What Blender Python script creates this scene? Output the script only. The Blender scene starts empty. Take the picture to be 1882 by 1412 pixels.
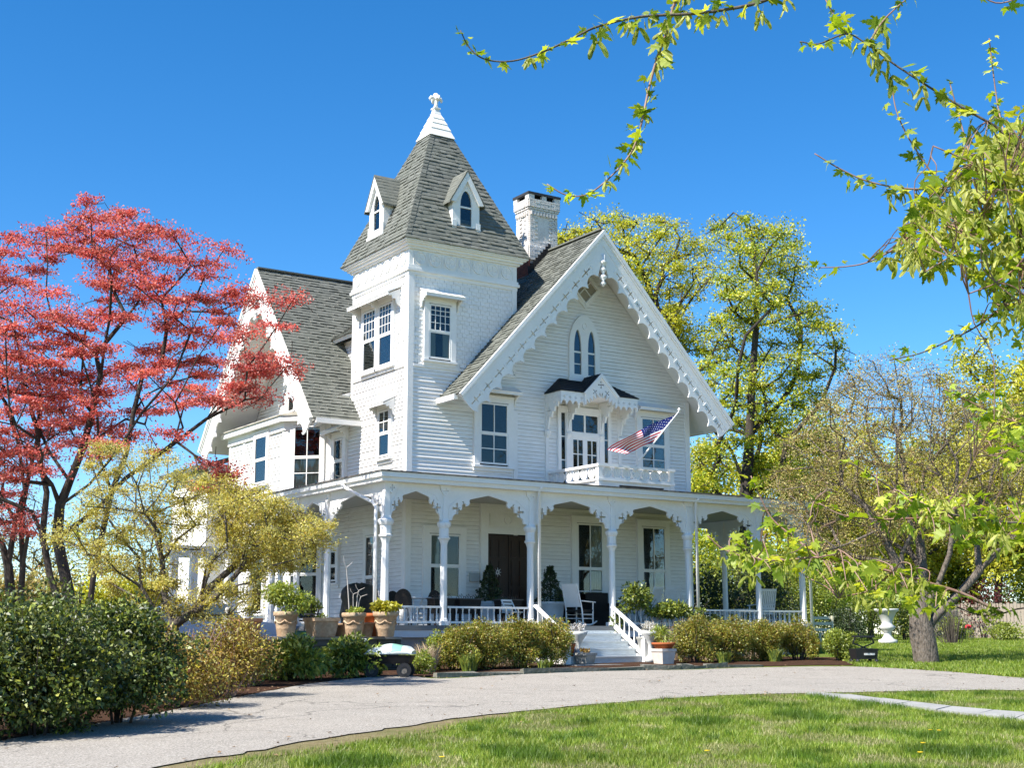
import bpy, math, random
import numpy as np
from mathutils import Vector, Matrix
from mathutils.geometry import tessellate_polygon
R = math.radians
S = bpy.context.scene
COL = S.collection
# ---------------------------------------------------------------- camera
YAW, PITCH, FPX = 33.31, 10.495, 2482.7
CAM = np.array([-17.495, -31.789, 0.942])
cam = bpy.data.cameras.new('camera')
cam.sensor_width = 36.0
cam.lens = FPX / 1882 * 36
cam.clip_start = 0.05
cam.clip_end = 6000
cam_o = bpy.data.objects.new('camera', cam)
COL.objects.link(cam_o)
cam_o.location = CAM
cam_o.rotation_euler = (R(90 + PITCH), 0, R(-YAW))
S.camera = cam_o
# ---------------------------------------------------------------- sky and sun
SUN_EL = 48.0
SUN_DIR = Vector((-0.99, -0.10, 0)).normalized()          # horizontal direction towards the sun
SUN_VEC = Vector((SUN_DIR.x * math.cos(R(SUN_EL)), SUN_DIR.y * math.cos(R(SUN_EL)), math.sin(R(SUN_EL))))
w = bpy.data.worlds.new('World')
S.world = w
w.use_nodes = True
wn, wl = w.node_tree.nodes, w.node_tree.links
wn.clear()
sky = wn.new('ShaderNodeTexSky')
sky.sky_type = 'NISHITA'
sky.sun_disc = False
sky.sun_elevation = R(SUN_EL)
sky.sun_rotation = math.atan2(SUN_DIR.x, SUN_DIR.y)
sky.altitude = 1600
sky.air_density = 1.0
sky.dust_density = 0.15
sky.ozone_density = 3.2
hs = wn.new('ShaderNodeHueSaturation')
hs.inputs['Saturation'].default_value = 1.33
bg = wn.new('ShaderNodeBackground')
bg.inputs['Strength'].default_value = 0.108
wo = wn.new('ShaderNodeOutputWorld')
wl.new(sky.outputs[0], hs.inputs['Color'])
wl.new(hs.outputs[0], bg.inputs[0])
wl.new(bg.outputs[0], wo.inputs[0])
sun = bpy.data.lights.new('sun', 'SUN')
sun.energy = 4.9
sun.angle = R(0.53)
sun.color = (1.0, 0.955, 0.88)
sun_o = bpy.data.objects.new('sun', sun)
COL.objects.link(sun_o)
sun_o.rotation_euler = SUN_VEC.to_track_quat('Z', 'Y').to_euler()
sun_o.location = (-40, -10, 60)
S.view_settings.view_transform = 'Standard'
S.view_settings.look = 'None'
S.view_settings.exposure = 1.06
S.view_settings.gamma = 1.0
S.view_settings.use_curve_mapping = False
S.render.engine = 'CYCLES'
S.cycles.use_denoising = True
S.cycles.use_adaptive_sampling = True
S.cycles.adaptive_threshold = 0.02
S.cycles.max_bounces = 7
S.cycles.diffuse_bounces = 4
S.cycles.transmission_bounces = 4
S.cycles.transparent_max_bounces = 6

# ---------------------------------------------------------------- places
sy, cy_ = math.sin(R(YAW)), math.cos(R(YAW))
sp_, cp_ = math.sin(R(PITCH)), math.cos(R(PITCH))
FW = np.array([sy * cp_, cy_ * cp_, sp_])
RT = np.array([cy_, -sy, 0.0])
UP = np.cross(RT, FW)


def at(px, py, D):
    """world point seen at photo pixel px,py standing D metres (level) in front of the viewer"""
    d = FW + RT * (px - 941) / FPX - UP * (py - 706) / FPX
    return CAM + d * (D / (d[0] * sy + d[1] * cy_))


def depth_of(x, y):
    return (x - CAM[0]) * sy + (y - CAM[1]) * cy_


def gz(x, y):
    D = depth_of(np.asarray(x, float), np.asarray(y, float))
    return -0.66 + 0.0250 * np.clip(np.where(D > 46, 46 + 10 * np.tanh((D - 46) / 10.0), D), -12, 60)


def gpt(px, py):
    d = FW + RT * (px - 941) / FPX - UP * (py - 706) / FPX
    h = d[0] * sy + d[1] * cy_
    t = -d[2] / h
    D = 1.602 / (t + 0.0250)
    q = CAM + d * (D / h)
    return np.array([q[0], q[1], float(gz(q[0], q[1]))])


def spot(px, D, dz=0.0):
    z = -0.66 + 0.0250 * D
    L = (px - 941) / FPX * (D * cp_ + (z - CAM[2]) * sp_)
    x = CAM[0] + sy * D + cy_ * L
    y = CAM[1] + cy_ * D - sy * L
    return np.array([x, y, float(gz(x, y)) + dz])


# ---------------------------------------------------------------- object helpers
def link(o, parent=None):
    COL.objects.link(o)
    if parent is not None:
        o.parent = parent
    return o


def tag(o, label=None, cat=None, group=None, kind=None):
    if label: o['label'] = label
    if cat: o['category'] = cat
    if group: o['group'] = group
    if kind: o['kind'] = kind
    return o


def thing(name, label, cat, loc=(0, 0, 0), rz=0.0, group=None, scale=1.0):
    o = bpy.data.objects.new(name, None)
    o.empty_display_size = 0.2
    COL.objects.link(o)
    o.location = loc
    o.rotation_euler = (0, 0, rz)
    o.scale = (scale,) * 3
    return tag(o, label, cat, group)


def copy_tree(o, parent=None):
    c = o.copy()
    COL.objects.link(c)
    if parent is not None:
        c.parent = parent
    for ch in list(o.children):
        copy_tree(ch, c)
    return c


class Frame:
    def __init__(self, o, u, n, v=(0, 0, 1)):
        self.o, self.u, self.n, self.v = Vector(o), Vector(u), Vector(n), Vector(v)

    def __call__(self, u, z, n=0.0):
        return self.o + self.u * u + self.v * z + self.n * n


W0 = Frame((0, 0, 0), (1, 0, 0), (0, -1, 0))               # front wall of the house
L0 = Frame((0, 0, 0), (0, -1, 0), (-1, 0, 0))              # left wall


class MB:
    def __init__(self):
        self.v, self.f, self.m = [], [], []

    def face(self, pts, mi=0):
        i = len(self.v)
        self.v += [tuple(p) for p in pts]
        self.f.append(tuple(range(i, i + len(pts))))
        self.m.append(mi)

    def hexa(self, a, b, mi=0):
        """solid between two quads a and b (same winding)"""
        i = len(self.v)
        self.v += [tuple(p) for p in a] + [tuple(p) for p in b]
        for q in ((3, 2, 1, 0), (4, 5, 6, 7), (0, 1, 5, 4), (1, 2, 6, 5), (2, 3, 7, 6), (3, 0, 4, 7)):
            self.f.append(tuple(i + k for k in q))
            self.m.append(mi)

    def box(self, x0, x1, y0, y1, z0, z1, mi=0):
        self.hexa([(x0, y0, z0), (x1, y0, z0), (x1, y1, z0), (x0, y1, z0)],
                  [(x0, y0, z1), (x1, y0, z1), (x1, y1, z1), (x0, y1, z1)], mi)

    def fbox(self, F, u0, u1, z0, z1, n0, n1, mi=0):
        self.hexa([F(u0, z0, n0), F(u1, z0, n0), F(u1, z1, n0), F(u0, z1, n0)],
                  [F(u0, z0, n1), F(u1, z0, n1), F(u1, z1, n1), F(u0, z1, n1)], mi)

    def bar(self, p, q, a, b, side=None, mi=0):
        """rectangular bar from p to q, a wide (level), b thick"""
        p, q = Vector(p), Vector(q)
        d = (q - p).normalized()
        s = Vector(side) if side is not None else (d.cross(Vector((0, 0, 1))) if abs(d.z) < 0.95 else Vector((1, 0, 0)))
        s = (s - d * s.dot(d)).normalized()
        t = d.cross(s)
        c = [s * (a / 2) + t * (b / 2), s * (-a / 2) + t * (b / 2), s * (-a / 2) - t * (b / 2), s * (a / 2) - t * (b / 2)]
        self.hexa([p + k for k in c], [q + k for k in c], mi)

    def prism(self, F, outer, n0, n1, holes=(), mi=0):
        """polygon in frame coordinates (u,z) extruded between n0 and n1, with holes"""
        loops = [list(outer)] + [list(h) for h in holes]
        tri = tessellate_polygon([[Vector((p[0], p[1], 0)) for p in l] for l in loops])
        flat = [p for l in loops for p in l]
        i = len(self.v)
        n = len(flat)
        self.v += [tuple(F(p[0], p[1], n1)) for p in flat] + [tuple(F(p[0], p[1], n0)) for p in flat]
        for t in tri:
            self.f.append(tuple(i + k for k in t)); self.m.append(mi)
            self.f.append(tuple(i + n + k for k in reversed(t))); self.m.append(mi)
        s = i
        for l in loops:
            k = len(l)
            for j in range(k):
                a, b = s + j, s + (j + 1) % k
                self.f.append((a, b, b + n, a + n)); self.m.append(mi)
            s += k

    def tube(self, pts, rad, n=6, cap=True, mi=0):
        P = [Vector(p) for p in pts]
        if not hasattr(rad, '__len__'):
            rad = [rad] * len(P)
        i0 = len(self.v)
        side = None
        for k, p in enumerate(P):
            d = (P[min(k + 1, len(P) - 1)] - P[max(k - 1, 0)])
            d = d.normalized() if d.length > 1e-9 else Vector((0, 0, 1))
            if side is None:
                side = d.cross(Vector((0.31, 0.2, 1)) if abs(d.z) < 0.9 else Vector((1, 0.2, 0)))
            side = (side - d * side.dot(d))
            side = side.normalized() if side.length > 1e-9 else d.orthogonal().normalized()
            t = d.cross(side)
            for j in range(n):
                a = 2 * math.pi * j / n
                self.v.append(tuple(p + (side * math.cos(a) + t * math.sin(a)) * rad[k]))
        for k in range(len(P) - 1):
            for j in range(n):
                a = i0 + k * n + j
                b = i0 + k * n + (j + 1) % n
                self.f.append((a, b, b + n, a + n)); self.m.append(mi)
        if cap:
            self.f.append(tuple(i0 + j for j in reversed(range(n)))); self.m.append(mi)
            self.f.append(tuple(i0 + (len(P) - 1) * n + j for j in range(n))); self.m.append(mi)

    def lathe(self, c, prof, n=16, mi=0, rot=0.0, sx=1.0, sy_=1.0, cap=True):
        c = Vector(c)
        i0 = len(self.v)
        for r, z in prof:
            for j in range(n):
                a = 2 * math.pi * (j + rot) / n
                self.v.append((c.x + r * sx * math.cos(a), c.y + r * sy_ * math.sin(a), c.z + z))
        for k in range(len(prof) - 1):
            for j in range(n):
                a = i0 + k * n + j
                b = i0 + k * n + (j + 1) % n
                self.f.append((a, b, b + n, a + n)); self.m.append(mi)
        if cap:
            self.f.append(tuple(i0 + j for j in reversed(range(n)))); self.m.append(mi)
            self.f.append(tuple(i0 + (len(prof) - 1) * n + j for j in range(n))); self.m.append(mi)

    def mesh(self, name, mats, smooth=False):
        me = bpy.data.meshes.new(name)
        me.from_pydata(self.v, [], self.f)
        if not isinstance(mats, (list, tuple)):
            mats = [mats]
        for mt in mats:
            me.materials.append(mt)
        if len(mats) > 1:
            me.polygons.foreach_set('material_index', self.m)
        if smooth:
            me.polygons.foreach_set('use_smooth', [True] * len(me.polygons))
        me.update()
        return me

    def build(self, name, mats, parent=None, smooth=False, kind=None, label=None):
        o = bpy.data.objects.new(name, self.mesh(name, mats, smooth))
        link(o, parent)
        if kind: o['kind'] = kind
        if label: o['label'] = label
        return o


def np_mesh(name, verts, faces, mat, parent=None, kind=None, smooth=False):
    """verts (N,3), faces (M,k) arrays -> one mesh object, quickly"""
    me = bpy.data.meshes.new(name)
    nv, (nf, k) = len(verts), faces.shape
    me.vertices.add(nv)
    me.vertices.foreach_set('co', np.ascontiguousarray(verts, np.float32).ravel())
    me.loops.add(nf * k)
    me.loops.foreach_set('vertex_index', np.ascontiguousarray(faces, np.int32).ravel())
    me.polygons.add(nf)
    me.polygons.foreach_set('loop_start', np.arange(0, nf * k, k, dtype=np.int32))
    try:
        me.polygons.foreach_set('loop_total', np.full(nf, k, np.int32))
    except Exception:
        pass
    if smooth:
        me.polygons.foreach_set('use_smooth', np.ones(nf, bool))
    me.materials.append(mat)
    me.update(calc_edges=True)
    me.validate()
    o = bpy.data.objects.new(name, me)
    link(o, parent)
    if kind: o['kind'] = kind
    return o


# ---------------------------------------------------------------- materials
def mat(name, col, rough=0.6, spec=0.3, noise=None, bump=None, metal=0.0, island=None, stretch=None):
    """noise=(scale, colour2, amount)   bump=(scale, strength, distance)   island=(colour a, colour b)"""
    m = bpy.data.materials.new(name)
    m.use_nodes = True
    nt = m.node_tree
    b = nt.nodes['Principled BSDF']
    b.inputs['Base Color'].default_value = (*col, 1)
    b.inputs['Roughness'].default_value = rough
    b.inputs['Specular IOR Level'].default_value = spec
    b.inputs['Metallic'].default_value = metal
    tc = nt.nodes.new('ShaderNodeTexCoord')
    vec = tc.outputs['Object']
    if stretch:
        mp = nt.nodes.new('ShaderNodeMapping')
        mp.inputs['Scale'].default_value = stretch
        nt.links.new(vec, mp.inputs[0])
        vec = mp.outputs[0]
    cur = None
    if island:
        g = nt.nodes.new('ShaderNodeNewGeometry')
        rp = nt.nodes.new('ShaderNodeValToRGB')
        cs = island
        rp.color_ramp.elements[0].color = (*cs[0], 1)
        rp.color_ramp.elements[1].color = (*cs[-1], 1)
        for i, c in enumerate(cs[1:-1]):
            e = rp.color_ramp.elements.new((i + 1) / (len(cs) - 1))
            e.color = (*c, 1)
        nt.links.new(g.outputs['Random Per Island'], rp.inputs[0])
        cur = rp.outputs[0]
    if noise:
        for sc, c2, am in (noise if isinstance(noise[0], (tuple, list)) else [noise]):
            nz = nt.nodes.new('ShaderNodeTexNoise')
            nz.inputs['Scale'].default_value = sc
            nz.inputs['Detail'].default_value = 6
            nz.inputs['Roughness'].default_value = 0.65
            nt.links.new(vec, nz.inputs['Vector'])
            rm = nt.nodes.new('ShaderNodeMapRange')
            rm.inputs[1].default_value = 0.4
            rm.inputs[2].default_value = 0.66
            rm.inputs[4].default_value = am
            nt.links.new(nz.outputs[0], rm.inputs[0])
            mx = nt.nodes.new('ShaderNodeMix')
            mx.data_type = 'RGBA'
            nt.links.new(rm.outputs[0], mx.inputs[0])
            if cur is None:
                mx.inputs[6].default_value = (*col, 1)
            else:
                nt.links.new(cur, mx.inputs[6])
            mx.inputs[7].default_value = (*c2, 1)
            cur = mx.outputs[2]
    if cur is not None:
        nt.links.new(cur, b.inputs['Base Color'])
    if bump:
        nz = nt.nodes.new('ShaderNodeTexNoise')
        nz.inputs['Scale'].default_value = bump[0]
        nz.inputs['Detail'].default_value = 5
        nt.links.new(vec, nz.inputs['Vector'])
        bp = nt.nodes.new('ShaderNodeBump')
        bp.inputs['Strength'].default_value = bump[1]
        bp.inputs['Distance'].default_value = bump[2]
        nt.links.new(nz.outputs[0], bp.inputs['Height'])
        nt.links.new(bp.outputs[0], b.inputs['Normal'])
    return m


def leaf_mat(name, cols, trans=0.4, gloss=0.02, tint=(1.25, 1.15, 0.7), rough=0.5, obj_rand=False):
    gloss = min(gloss, 0.045)
    rough = max(rough, 0.5)
    m = bpy.data.materials.new(name)
    m.use_nodes = True
    nt = m.node_tree
    nt.nodes.clear()
    out = nt.nodes.new('ShaderNodeOutputMaterial')
    g = nt.nodes.new('ShaderNodeNewGeometry')
    rp = nt.nodes.new('ShaderNodeValToRGB')
    rp.color_ramp.elements[0].color = (*cols[0], 1)
    rp.color_ramp.elements[1].color = (*cols[-1], 1)
    for i, c in enumerate(cols[1:-1]):
        e = rp.color_ramp.elements.new((i + 1) / (len(cols) - 1))
        e.color = (*c, 1)
    if obj_rand:
        oi = nt.nodes.new('ShaderNodeObjectInfo')
        ad = nt.nodes.new('ShaderNodeMath')
        fc_ = nt.nodes.new('ShaderNodeMath')
        fc_.operation = 'FRACT'
        nt.links.new(g.outputs['Random Per Island'], ad.inputs[0])
        nt.links.new(oi.outputs['Random'], ad.inputs[1])
        nt.links.new(ad.outputs[0], fc_.inputs[0])
        nt.links.new(fc_.outputs[0], rp.inputs[0])
    else:
        nt.links.new(g.outputs['Random Per Island'], rp.inputs[0])
    tc = nt.nodes.new('ShaderNodeTexCoord')
    nz = nt.nodes.new('ShaderNodeTexNoise')
    nz.inputs['Scale'].default_value = 1.3
    nz.inputs['Detail'].default_value = 3
    nt.links.new(tc.outputs['Object'], nz.inputs['Vector'])
    mr = nt.nodes.new('ShaderNodeMapRange')
    mr.inputs[1].default_value = 0.3
    mr.inputs[2].default_value = 0.7
    mr.inputs[3].default_value = 0.72
    mr.inputs[4].default_value = 1.28
    nt.links.new(nz.outputs[0], mr.inputs[0])
    vm = nt.nodes.new('ShaderNodeVectorMath')
    vm.operation = 'SCALE'
    nt.links.new(rp.outputs[0], vm.inputs[0])
    nt.links.new(mr.outputs[0], vm.inputs['Scale'])
    tm = nt.nodes.new('ShaderNodeVectorMath')
    tm.operation = 'MULTIPLY'
    nt.links.new(vm.outputs[0], tm.inputs[0])
    tm.inputs[1].default_value = tint
    df = nt.nodes.new('ShaderNodeBsdfDiffuse')
    tr = nt.nodes.new('ShaderNodeBsdfTranslucent')
    nt.links.new(vm.outputs[0], df.inputs[0])
    nt.links.new(tm.outputs[0], tr.inputs[0])
    mx = nt.nodes.new('ShaderNodeMixShader')
    mx.inputs[0].default_value = trans
    nt.links.new(df.outputs[0], mx.inputs[1])
    nt.links.new(tr.outputs[0], mx.inputs[2])
    gl = nt.nodes.new('ShaderNodeBsdfGlossy')
    gl.inputs['Roughness'].default_value = rough
    gl.inputs[0].default_value = (1, 1, 1, 1)
    m2 = nt.nodes.new('ShaderNodeMixShader')
    m2.inputs[0].default_value = gloss
    nt.links.new(mx.outputs[0], m2.inputs[1])
    nt.links.new(gl.outputs[0], m2.inputs[2])
    nt.links.new(m2.outputs[0], out.inputs[0])
    return m


WHITE = mat('white_paint', (0.80, 0.79, 0.765), 0.5, 0.3, noise=((2.2, (0.73, 0.71, 0.67), 0.5), (14, (0.70, 0.67, 0.62), 0.28)), bump=(30, 0.12, 0.004))
CLAP = mat('clapboard_paint', (0.83, 0.82, 0.795), 0.55, 0.25, noise=((0.8, (0.77, 0.75, 0.71), 0.6), (7, (0.60, 0.56, 0.50), 0.4)), bump=(45, 0.15, 0.004), stretch=(0.35, 0.35, 2.0))
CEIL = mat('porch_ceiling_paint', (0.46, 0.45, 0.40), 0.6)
SHEATH = mat('shadow_line_sheathing', (0.33, 0.32, 0.3), 0.9)  # dark grey put in so the clapboard gaps read as shadow lines
ROOF = mat('roof_shingles', (0.17, 0.175, 0.15), 0.9, 0.15, island=((0.10, 0.105, 0.093), (0.128, 0.134, 0.118), (0.142, 0.148, 0.131), (0.168, 0.173, 0.154)), noise=((0.7, (0.12, 0.128, 0.104), 0.5), (5, (0.19, 0.19, 0.165), 0.4)), bump=(90, 0.4, 0.01))
DROOF = mat('dark_roofing', (0.022, 0.023, 0.027), 0.85, 0.2, island=((0.014, 0.015, 0.018), (0.035, 0.036, 0.04)))
FLASH = mat('weathered_roof_edge', (0.06, 0.055, 0.055), 0.7, 0.2, noise=(6, (0.3, 0.29, 0.27), 0.7))
BRICKW = mat('white_painted_brick', (0.72, 0.70, 0.66), 0.75, 0.2, noise=((3, (0.55, 0.5, 0.45), 0.6), (20, (0.4, 0.25, 0.2), 0.35)), bump=(40, 0.4, 0.01))
BRICKR = mat('red_brick', (0.26, 0.085, 0.055), 0.85, 0.15, noise=(5, (0.17, 0.06, 0.045), 0.8))
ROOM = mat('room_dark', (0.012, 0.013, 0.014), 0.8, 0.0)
DOOR = mat('door_wood', (0.03, 0.011, 0.005), 0.45, 0.35, noise=(4, (0.012, 0.006, 0.004), 0.8), stretch=(6, 6, 0.6))
FLOOR = mat('porch_floor_paint', (0.16, 0.17, 0.17), 0.6)
TREAD = mat('step_paint', (0.62, 0.66, 0.67), 0.6, 0.3, noise=((3, (0.46, 0.5, 0.52), 0.7), (16, (0.33, 0.32, 0.29), 0.4)), bump=(25, 0.2, 0.004), stretch=(0.4, 1.6, 3))
METAL = mat('black_metal', (0.015, 0.015, 0.017), 0.45, 0.4)
WICKER = mat('dark_wicker', (0.022, 0.018, 0.016), 0.7, 0.2, noise=(30, (0.05, 0.04, 0.03), 0.6))
TERRA = mat('terracotta', (0.38, 0.15, 0.075), 0.85, 0.15, noise=((5, (0.5, 0.33, 0.22), 0.7), (14, (0.2, 0.1, 0.06), 0.4)), bump=(30, 0.3, 0.006))
TERRA_PALE = mat('pale_weathered_terracotta', (0.44, 0.29, 0.18), 0.9, 0.1, noise=((4, (0.55, 0.45, 0.32), 0.8), (13, (0.24, 0.17, 0.1), 0.5)), bump=(24, 0.5, 0.012))
ORANGE = mat('orange_clay', (0.42, 0.12, 0.04), 0.8, 0.2, noise=(6, (0.3, 0.09, 0.04), 0.6))
STONE = mat('grey_stone', (0.3, 0.29, 0.27), 0.9, 0.15, noise=((2.5, (0.2, 0.2, 0.18), 0.8), (18, (0.4, 0.39, 0.35), 0.5)), bump=(18, 0.5, 0.012))
WALLSTONE = mat('dark_wall_stone', (0.11, 0.105, 0.095), 0.95, 0.1, island=((0.07, 0.068, 0.06), (0.15, 0.14, 0.125)), noise=(7, (0.08, 0.09, 0.06), 0.6), bump=(14, 0.6, 0.02))
BLUESTONE = mat('pale_path_stone', (0.31, 0.305, 0.285), 0.9, 0.15, noise=((1.6, (0.22, 0.22, 0.205), 0.8), (22, (0.40, 0.385, 0.355), 0.5)), bump=(30, 0.3, 0.006))
PLANK = mat('weathered_fence_wood', (0.32, 0.27, 0.22), 0.9, 0.1, island=((0.25, 0.21, 0.17), (0.40, 0.34, 0.28)), noise=(5, (0.2, 0.17, 0.14), 0.5), stretch=(6, 6, 0.5))
SOIL = mat('mulch_soil', (0.075, 0.042, 0.026), 1.0, 0.05, noise=((5, (0.12, 0.06, 0.04), 0.8), (40, (0.03, 0.02, 0.014), 0.7)), bump=(60, 1.0, 0.04))
BARK = mat('grey_brown_bark', (0.105, 0.085, 0.068), 0.95, 0.1, noise=((9, (0.05, 0.04, 0.032), 0.8), (3, (0.17, 0.15, 0.125), 0.5)), bump=(16, 0.8, 0.03), stretch=(1.6, 1.6, 0.5))
BARKD = mat('dark_bark', (0.05, 0.04, 0.034), 0.95, 0.1, noise=((7, (0.025, 0.02, 0.018), 0.8), (2.5, (0.12, 0.105, 0.09), 0.45)), bump=(16, 0.8, 0.02), stretch=(1.6, 1.6, 0.5))
BARKP = mat('pale_flaky_bark', (0.15, 0.12, 0.095), 0.95, 0.1, noise=((6, (0.06, 0.047, 0.037), 0.9), (18, (0.3, 0.26, 0.22), 0.45)), bump=(12, 1.0, 0.05), stretch=(2, 2, 0.7))
TWIG = mat('reddish_twig', (0.22, 0.12, 0.09), 0.7, 0.2, noise=(8, (0.36, 0.27, 0.22), 0.6))
STRAW = mat('dry_straw', (0.5, 0.38, 0.24), 0.9, 0.1, island=((0.36, 0.25, 0.15), (0.68, 0.54, 0.36)))
EDGE = mat('mossy_edging_stone', (0.15, 0.145, 0.125), 0.95, 0.1, noise=((4, (0.09, 0.095, 0.06), 0.8), (16, (0.27, 0.25, 0.22), 0.6)), bump=(14, 0.9, 0.03))
RED = mat('flag_red', (0.5, 0.02, 0.035), 0.75, 0.15)
FWHITE = mat('flag_white', (0.8, 0.78, 0.77), 0.75, 0.15)
BLUE = mat('flag_blue', (0.012, 0.022, 0.13), 0.75, 0.15)
CURTAIN = mat('pale_curtain', (0.42, 0.38, 0.31), 0.95, 0.05, noise=(3, (0.3, 0.27, 0.22), 0.6), stretch=(8, 8, 0.4))


def glass_mat():
    m = bpy.data.materials.new('window_glass')
    m.use_nodes = True
    nt = m.node_tree
    nt.nodes.clear()
    out = nt.nodes.new('ShaderNodeOutputMaterial')
    fr = nt.nodes.new('ShaderNodeFresnel')
    fr.inputs[0].default_value = 1.5
    tc = nt.nodes.new('ShaderNodeTexCoord')
    nz = nt.nodes.new('ShaderNodeTexNoise')
    nz.inputs['Scale'].default_value = 1.6
    nt.links.new(tc.outputs['Object'], nz.inputs['Vector'])
    bp = nt.nodes.new('ShaderNodeBump')
    bp.inputs['Strength'].default_value = 0.25
    bp.inputs['Distance'].default_value = 0.012
    nt.links.new(nz.outputs[0], bp.inputs['Height'])
    ma = nt.nodes.new('ShaderNodeMath')
    ma.operation = 'MULTIPLY_ADD'
    ma.inputs[1].default_value = 0.9
    ma.inputs[2].default_value = 0.0
    nt.links.new(fr.outputs[0], ma.inputs[0])
    tr = nt.nodes.new('ShaderNodeBsdfTransparent')
    tr.inputs[0].default_value = (0.78, 0.85, 0.86, 1)
    gl = nt.nodes.new('ShaderNodeBsdfGlossy')
    gl.inputs['Roughness'].default_value = 0.01
    nt.links.new(bp.outputs[0], gl.inputs['Normal'])
    mx = nt.nodes.new('ShaderNodeMixShader')
    nt.links.new(ma.outputs[0], mx.inputs[0])
    nt.links.new(tr.outputs[0], mx.inputs[1])
    nt.links.new(gl.outputs[0], mx.inputs[2])
    nt.links.new(mx.outputs[0], out.inputs[0])
    return m


GLASS = glass_mat()
# ================================================================= ground
def VP(L, D, dz=0.0):
    x = CAM[0] + sy * D + cy_ * L
    y = CAM[1] + cy_ * D - sy * L
    return (float(x), float(y), float(gz(x, y)) + dz)


GROUND = mat('lawn_ground', (0.11, 0.15, 0.028), 1.0, 0.0,
             noise=((0.35, (0.15, 0.2, 0.035), 0.9), (3.5, (0.075, 0.11, 0.02), 0.7), (30, (0.19, 0.21, 0.06), 0.6)), bump=(40, 1.0, 0.05))
mb = MB()
Ds = [-60, -30, -12, 0, 15, 30, 46] + [46 + 2 * k for k in range(1, 16)] + [90, 130, 200, 400, 900, 2500]
Ls = [-2500, -800, -300, -120, -60, -30, 0, 30, 60, 120, 300, 800, 2500]
for i in range(len(Ds) - 1):
    for j in range(len(Ls) - 1):
        mb.face([VP(Ls[j], Ds[i]), VP(Ls[j + 1], Ds[i]), VP(Ls[j + 1], Ds[i + 1]), VP(Ls[j], Ds[i + 1])])
mb.build('ground', GROUND, kind='structure')


def asphalt_mat():
    m = mat('faded_asphalt', (0.225, 0.197, 0.162), 0.95, 0.12,
            noise=((0.3, (0.165, 0.145, 0.12), 0.85), (1.4, (0.29, 0.257, 0.215), 0.7), (22, (0.12, 0.11, 0.098), 0.75), (48, (0.56, 0.52, 0.46), 0.75)), bump=(110, 0.7, 0.01))
    nt = m.node_tree
    b = nt.nodes['Principled BSDF']
    src = b.inputs['Base Color'].links[0].from_socket
    tc = nt.nodes.new('ShaderNodeTexCoord')
    nz = nt.nodes.new('ShaderNodeTexNoise')
    nz.inputs['Scale'].default_value = 0.9
    nz.inputs['Detail'].default_value = 5
    nt.links.new(tc.outputs['Object'], nz.inputs['Vector'])
    vm = nt.nodes.new('ShaderNodeVectorMath')
    vm.operation = 'MULTIPLY_ADD'
    vm.inputs[1].default_value = (2.2, 2.2, 0)
    nt.links.new(nz.outputs['Color'], vm.inputs[0])
    nt.links.new(tc.outputs['Object'], vm.inputs[2])
    vo = nt.nodes.new('ShaderNodeTexVoronoi')
    vo.feature = 'DISTANCE_TO_EDGE'
    vo.inputs['Scale'].default_value = 0.22
    nt.links.new(vm.outputs[0], vo.inputs['Vector'])
    mr = nt.nodes.new('ShaderNodeMapRange')
    mr.inputs[1].default_value = 0.001
    mr.inputs[2].default_value = 0.008
    mr.inputs[3].default_value = 0.55
    mr.inputs[4].default_value = 0.0
    nt.links.new(vo.outputs['Distance'], mr.inputs[0])
    mx = nt.nodes.new('ShaderNodeMix')
    mx.data_type = 'RGBA'
    nt.links.new(mr.outputs[0], mx.inputs[0])
    nt.links.new(src, mx.inputs[6])
    mx.inputs[7].default_value = (0.05, 0.045, 0.04, 1)
    nt.links.new(mx.outputs[2], b.inputs['Base Color'])
    return m


ASPH = asphalt_mat()
rg = np.random.default_rng(3)


def resample(pts, step):
    pts = np.array(pts, float)
    seg = np.linalg.norm(np.diff(pts, axis=0), axis=1)
    s = np.concatenate([[0], np.cumsum(seg)])
    t = np.linspace(0, s[-1], max(2, int(s[-1] / step)))
    return np.stack([np.interp(t, s, pts[:, k]) for k in range(pts.shape[1])], 1)


def smooth_curve(pts, n=6):
    P = [np.array(p, float) for p in pts]
    P = [2 * P[0] - P[1]] + P + [2 * P[-1] - P[-2]]
    out = []
    for i in range(1, len(P) - 2):
        for k in range(n):
            t = k / n
            a, b, c, d = P[i - 1], P[i], P[i + 1], P[i + 2]
            out.append(0.5 * ((2 * b) + (-a + c) * t + (2 * a - 5 * b + 4 * c - d) * t * t + (-a + 3 * b - 3 * c + d) * t ** 3))
    out.append(P[-2])
    return np.array(out)


FAR_PX = [(-420, 1452), (-160, 1402), (0, 1366), (160, 1338), (320, 1308), (420, 1288), (530, 1266), (640, 1251), (740, 1243), (800, 1250), (930, 1243.5), (1080, 1237), (1265, 1233), (1400, 1229),
          (1500, 1227.5), (1600, 1228.5), (1750, 1238), (1882, 1249), (2150, 1275), (2500, 1310)]
NEAR_PX = [(-420, 1600), (-100, 1510), (120, 1452), (290, 1412), (400, 1395), (480, 1381), (560, 1366), (650, 1352), (800, 1330), (950, 1312), (1100, 1297), (1250, 1285), (1400, 1278.5),
           (1500, 1276.5), (1700, 1273), (1882, 1272), (2150, 1290), (2500, 1325)]
far_c = resample(smooth_curve([gpt(*q)[:2] for q in FAR_PX]), 0.25)
near_c = resample(smooth_curve([gpt(*q)[:2] for q in NEAR_PX]), 0.2)


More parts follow.
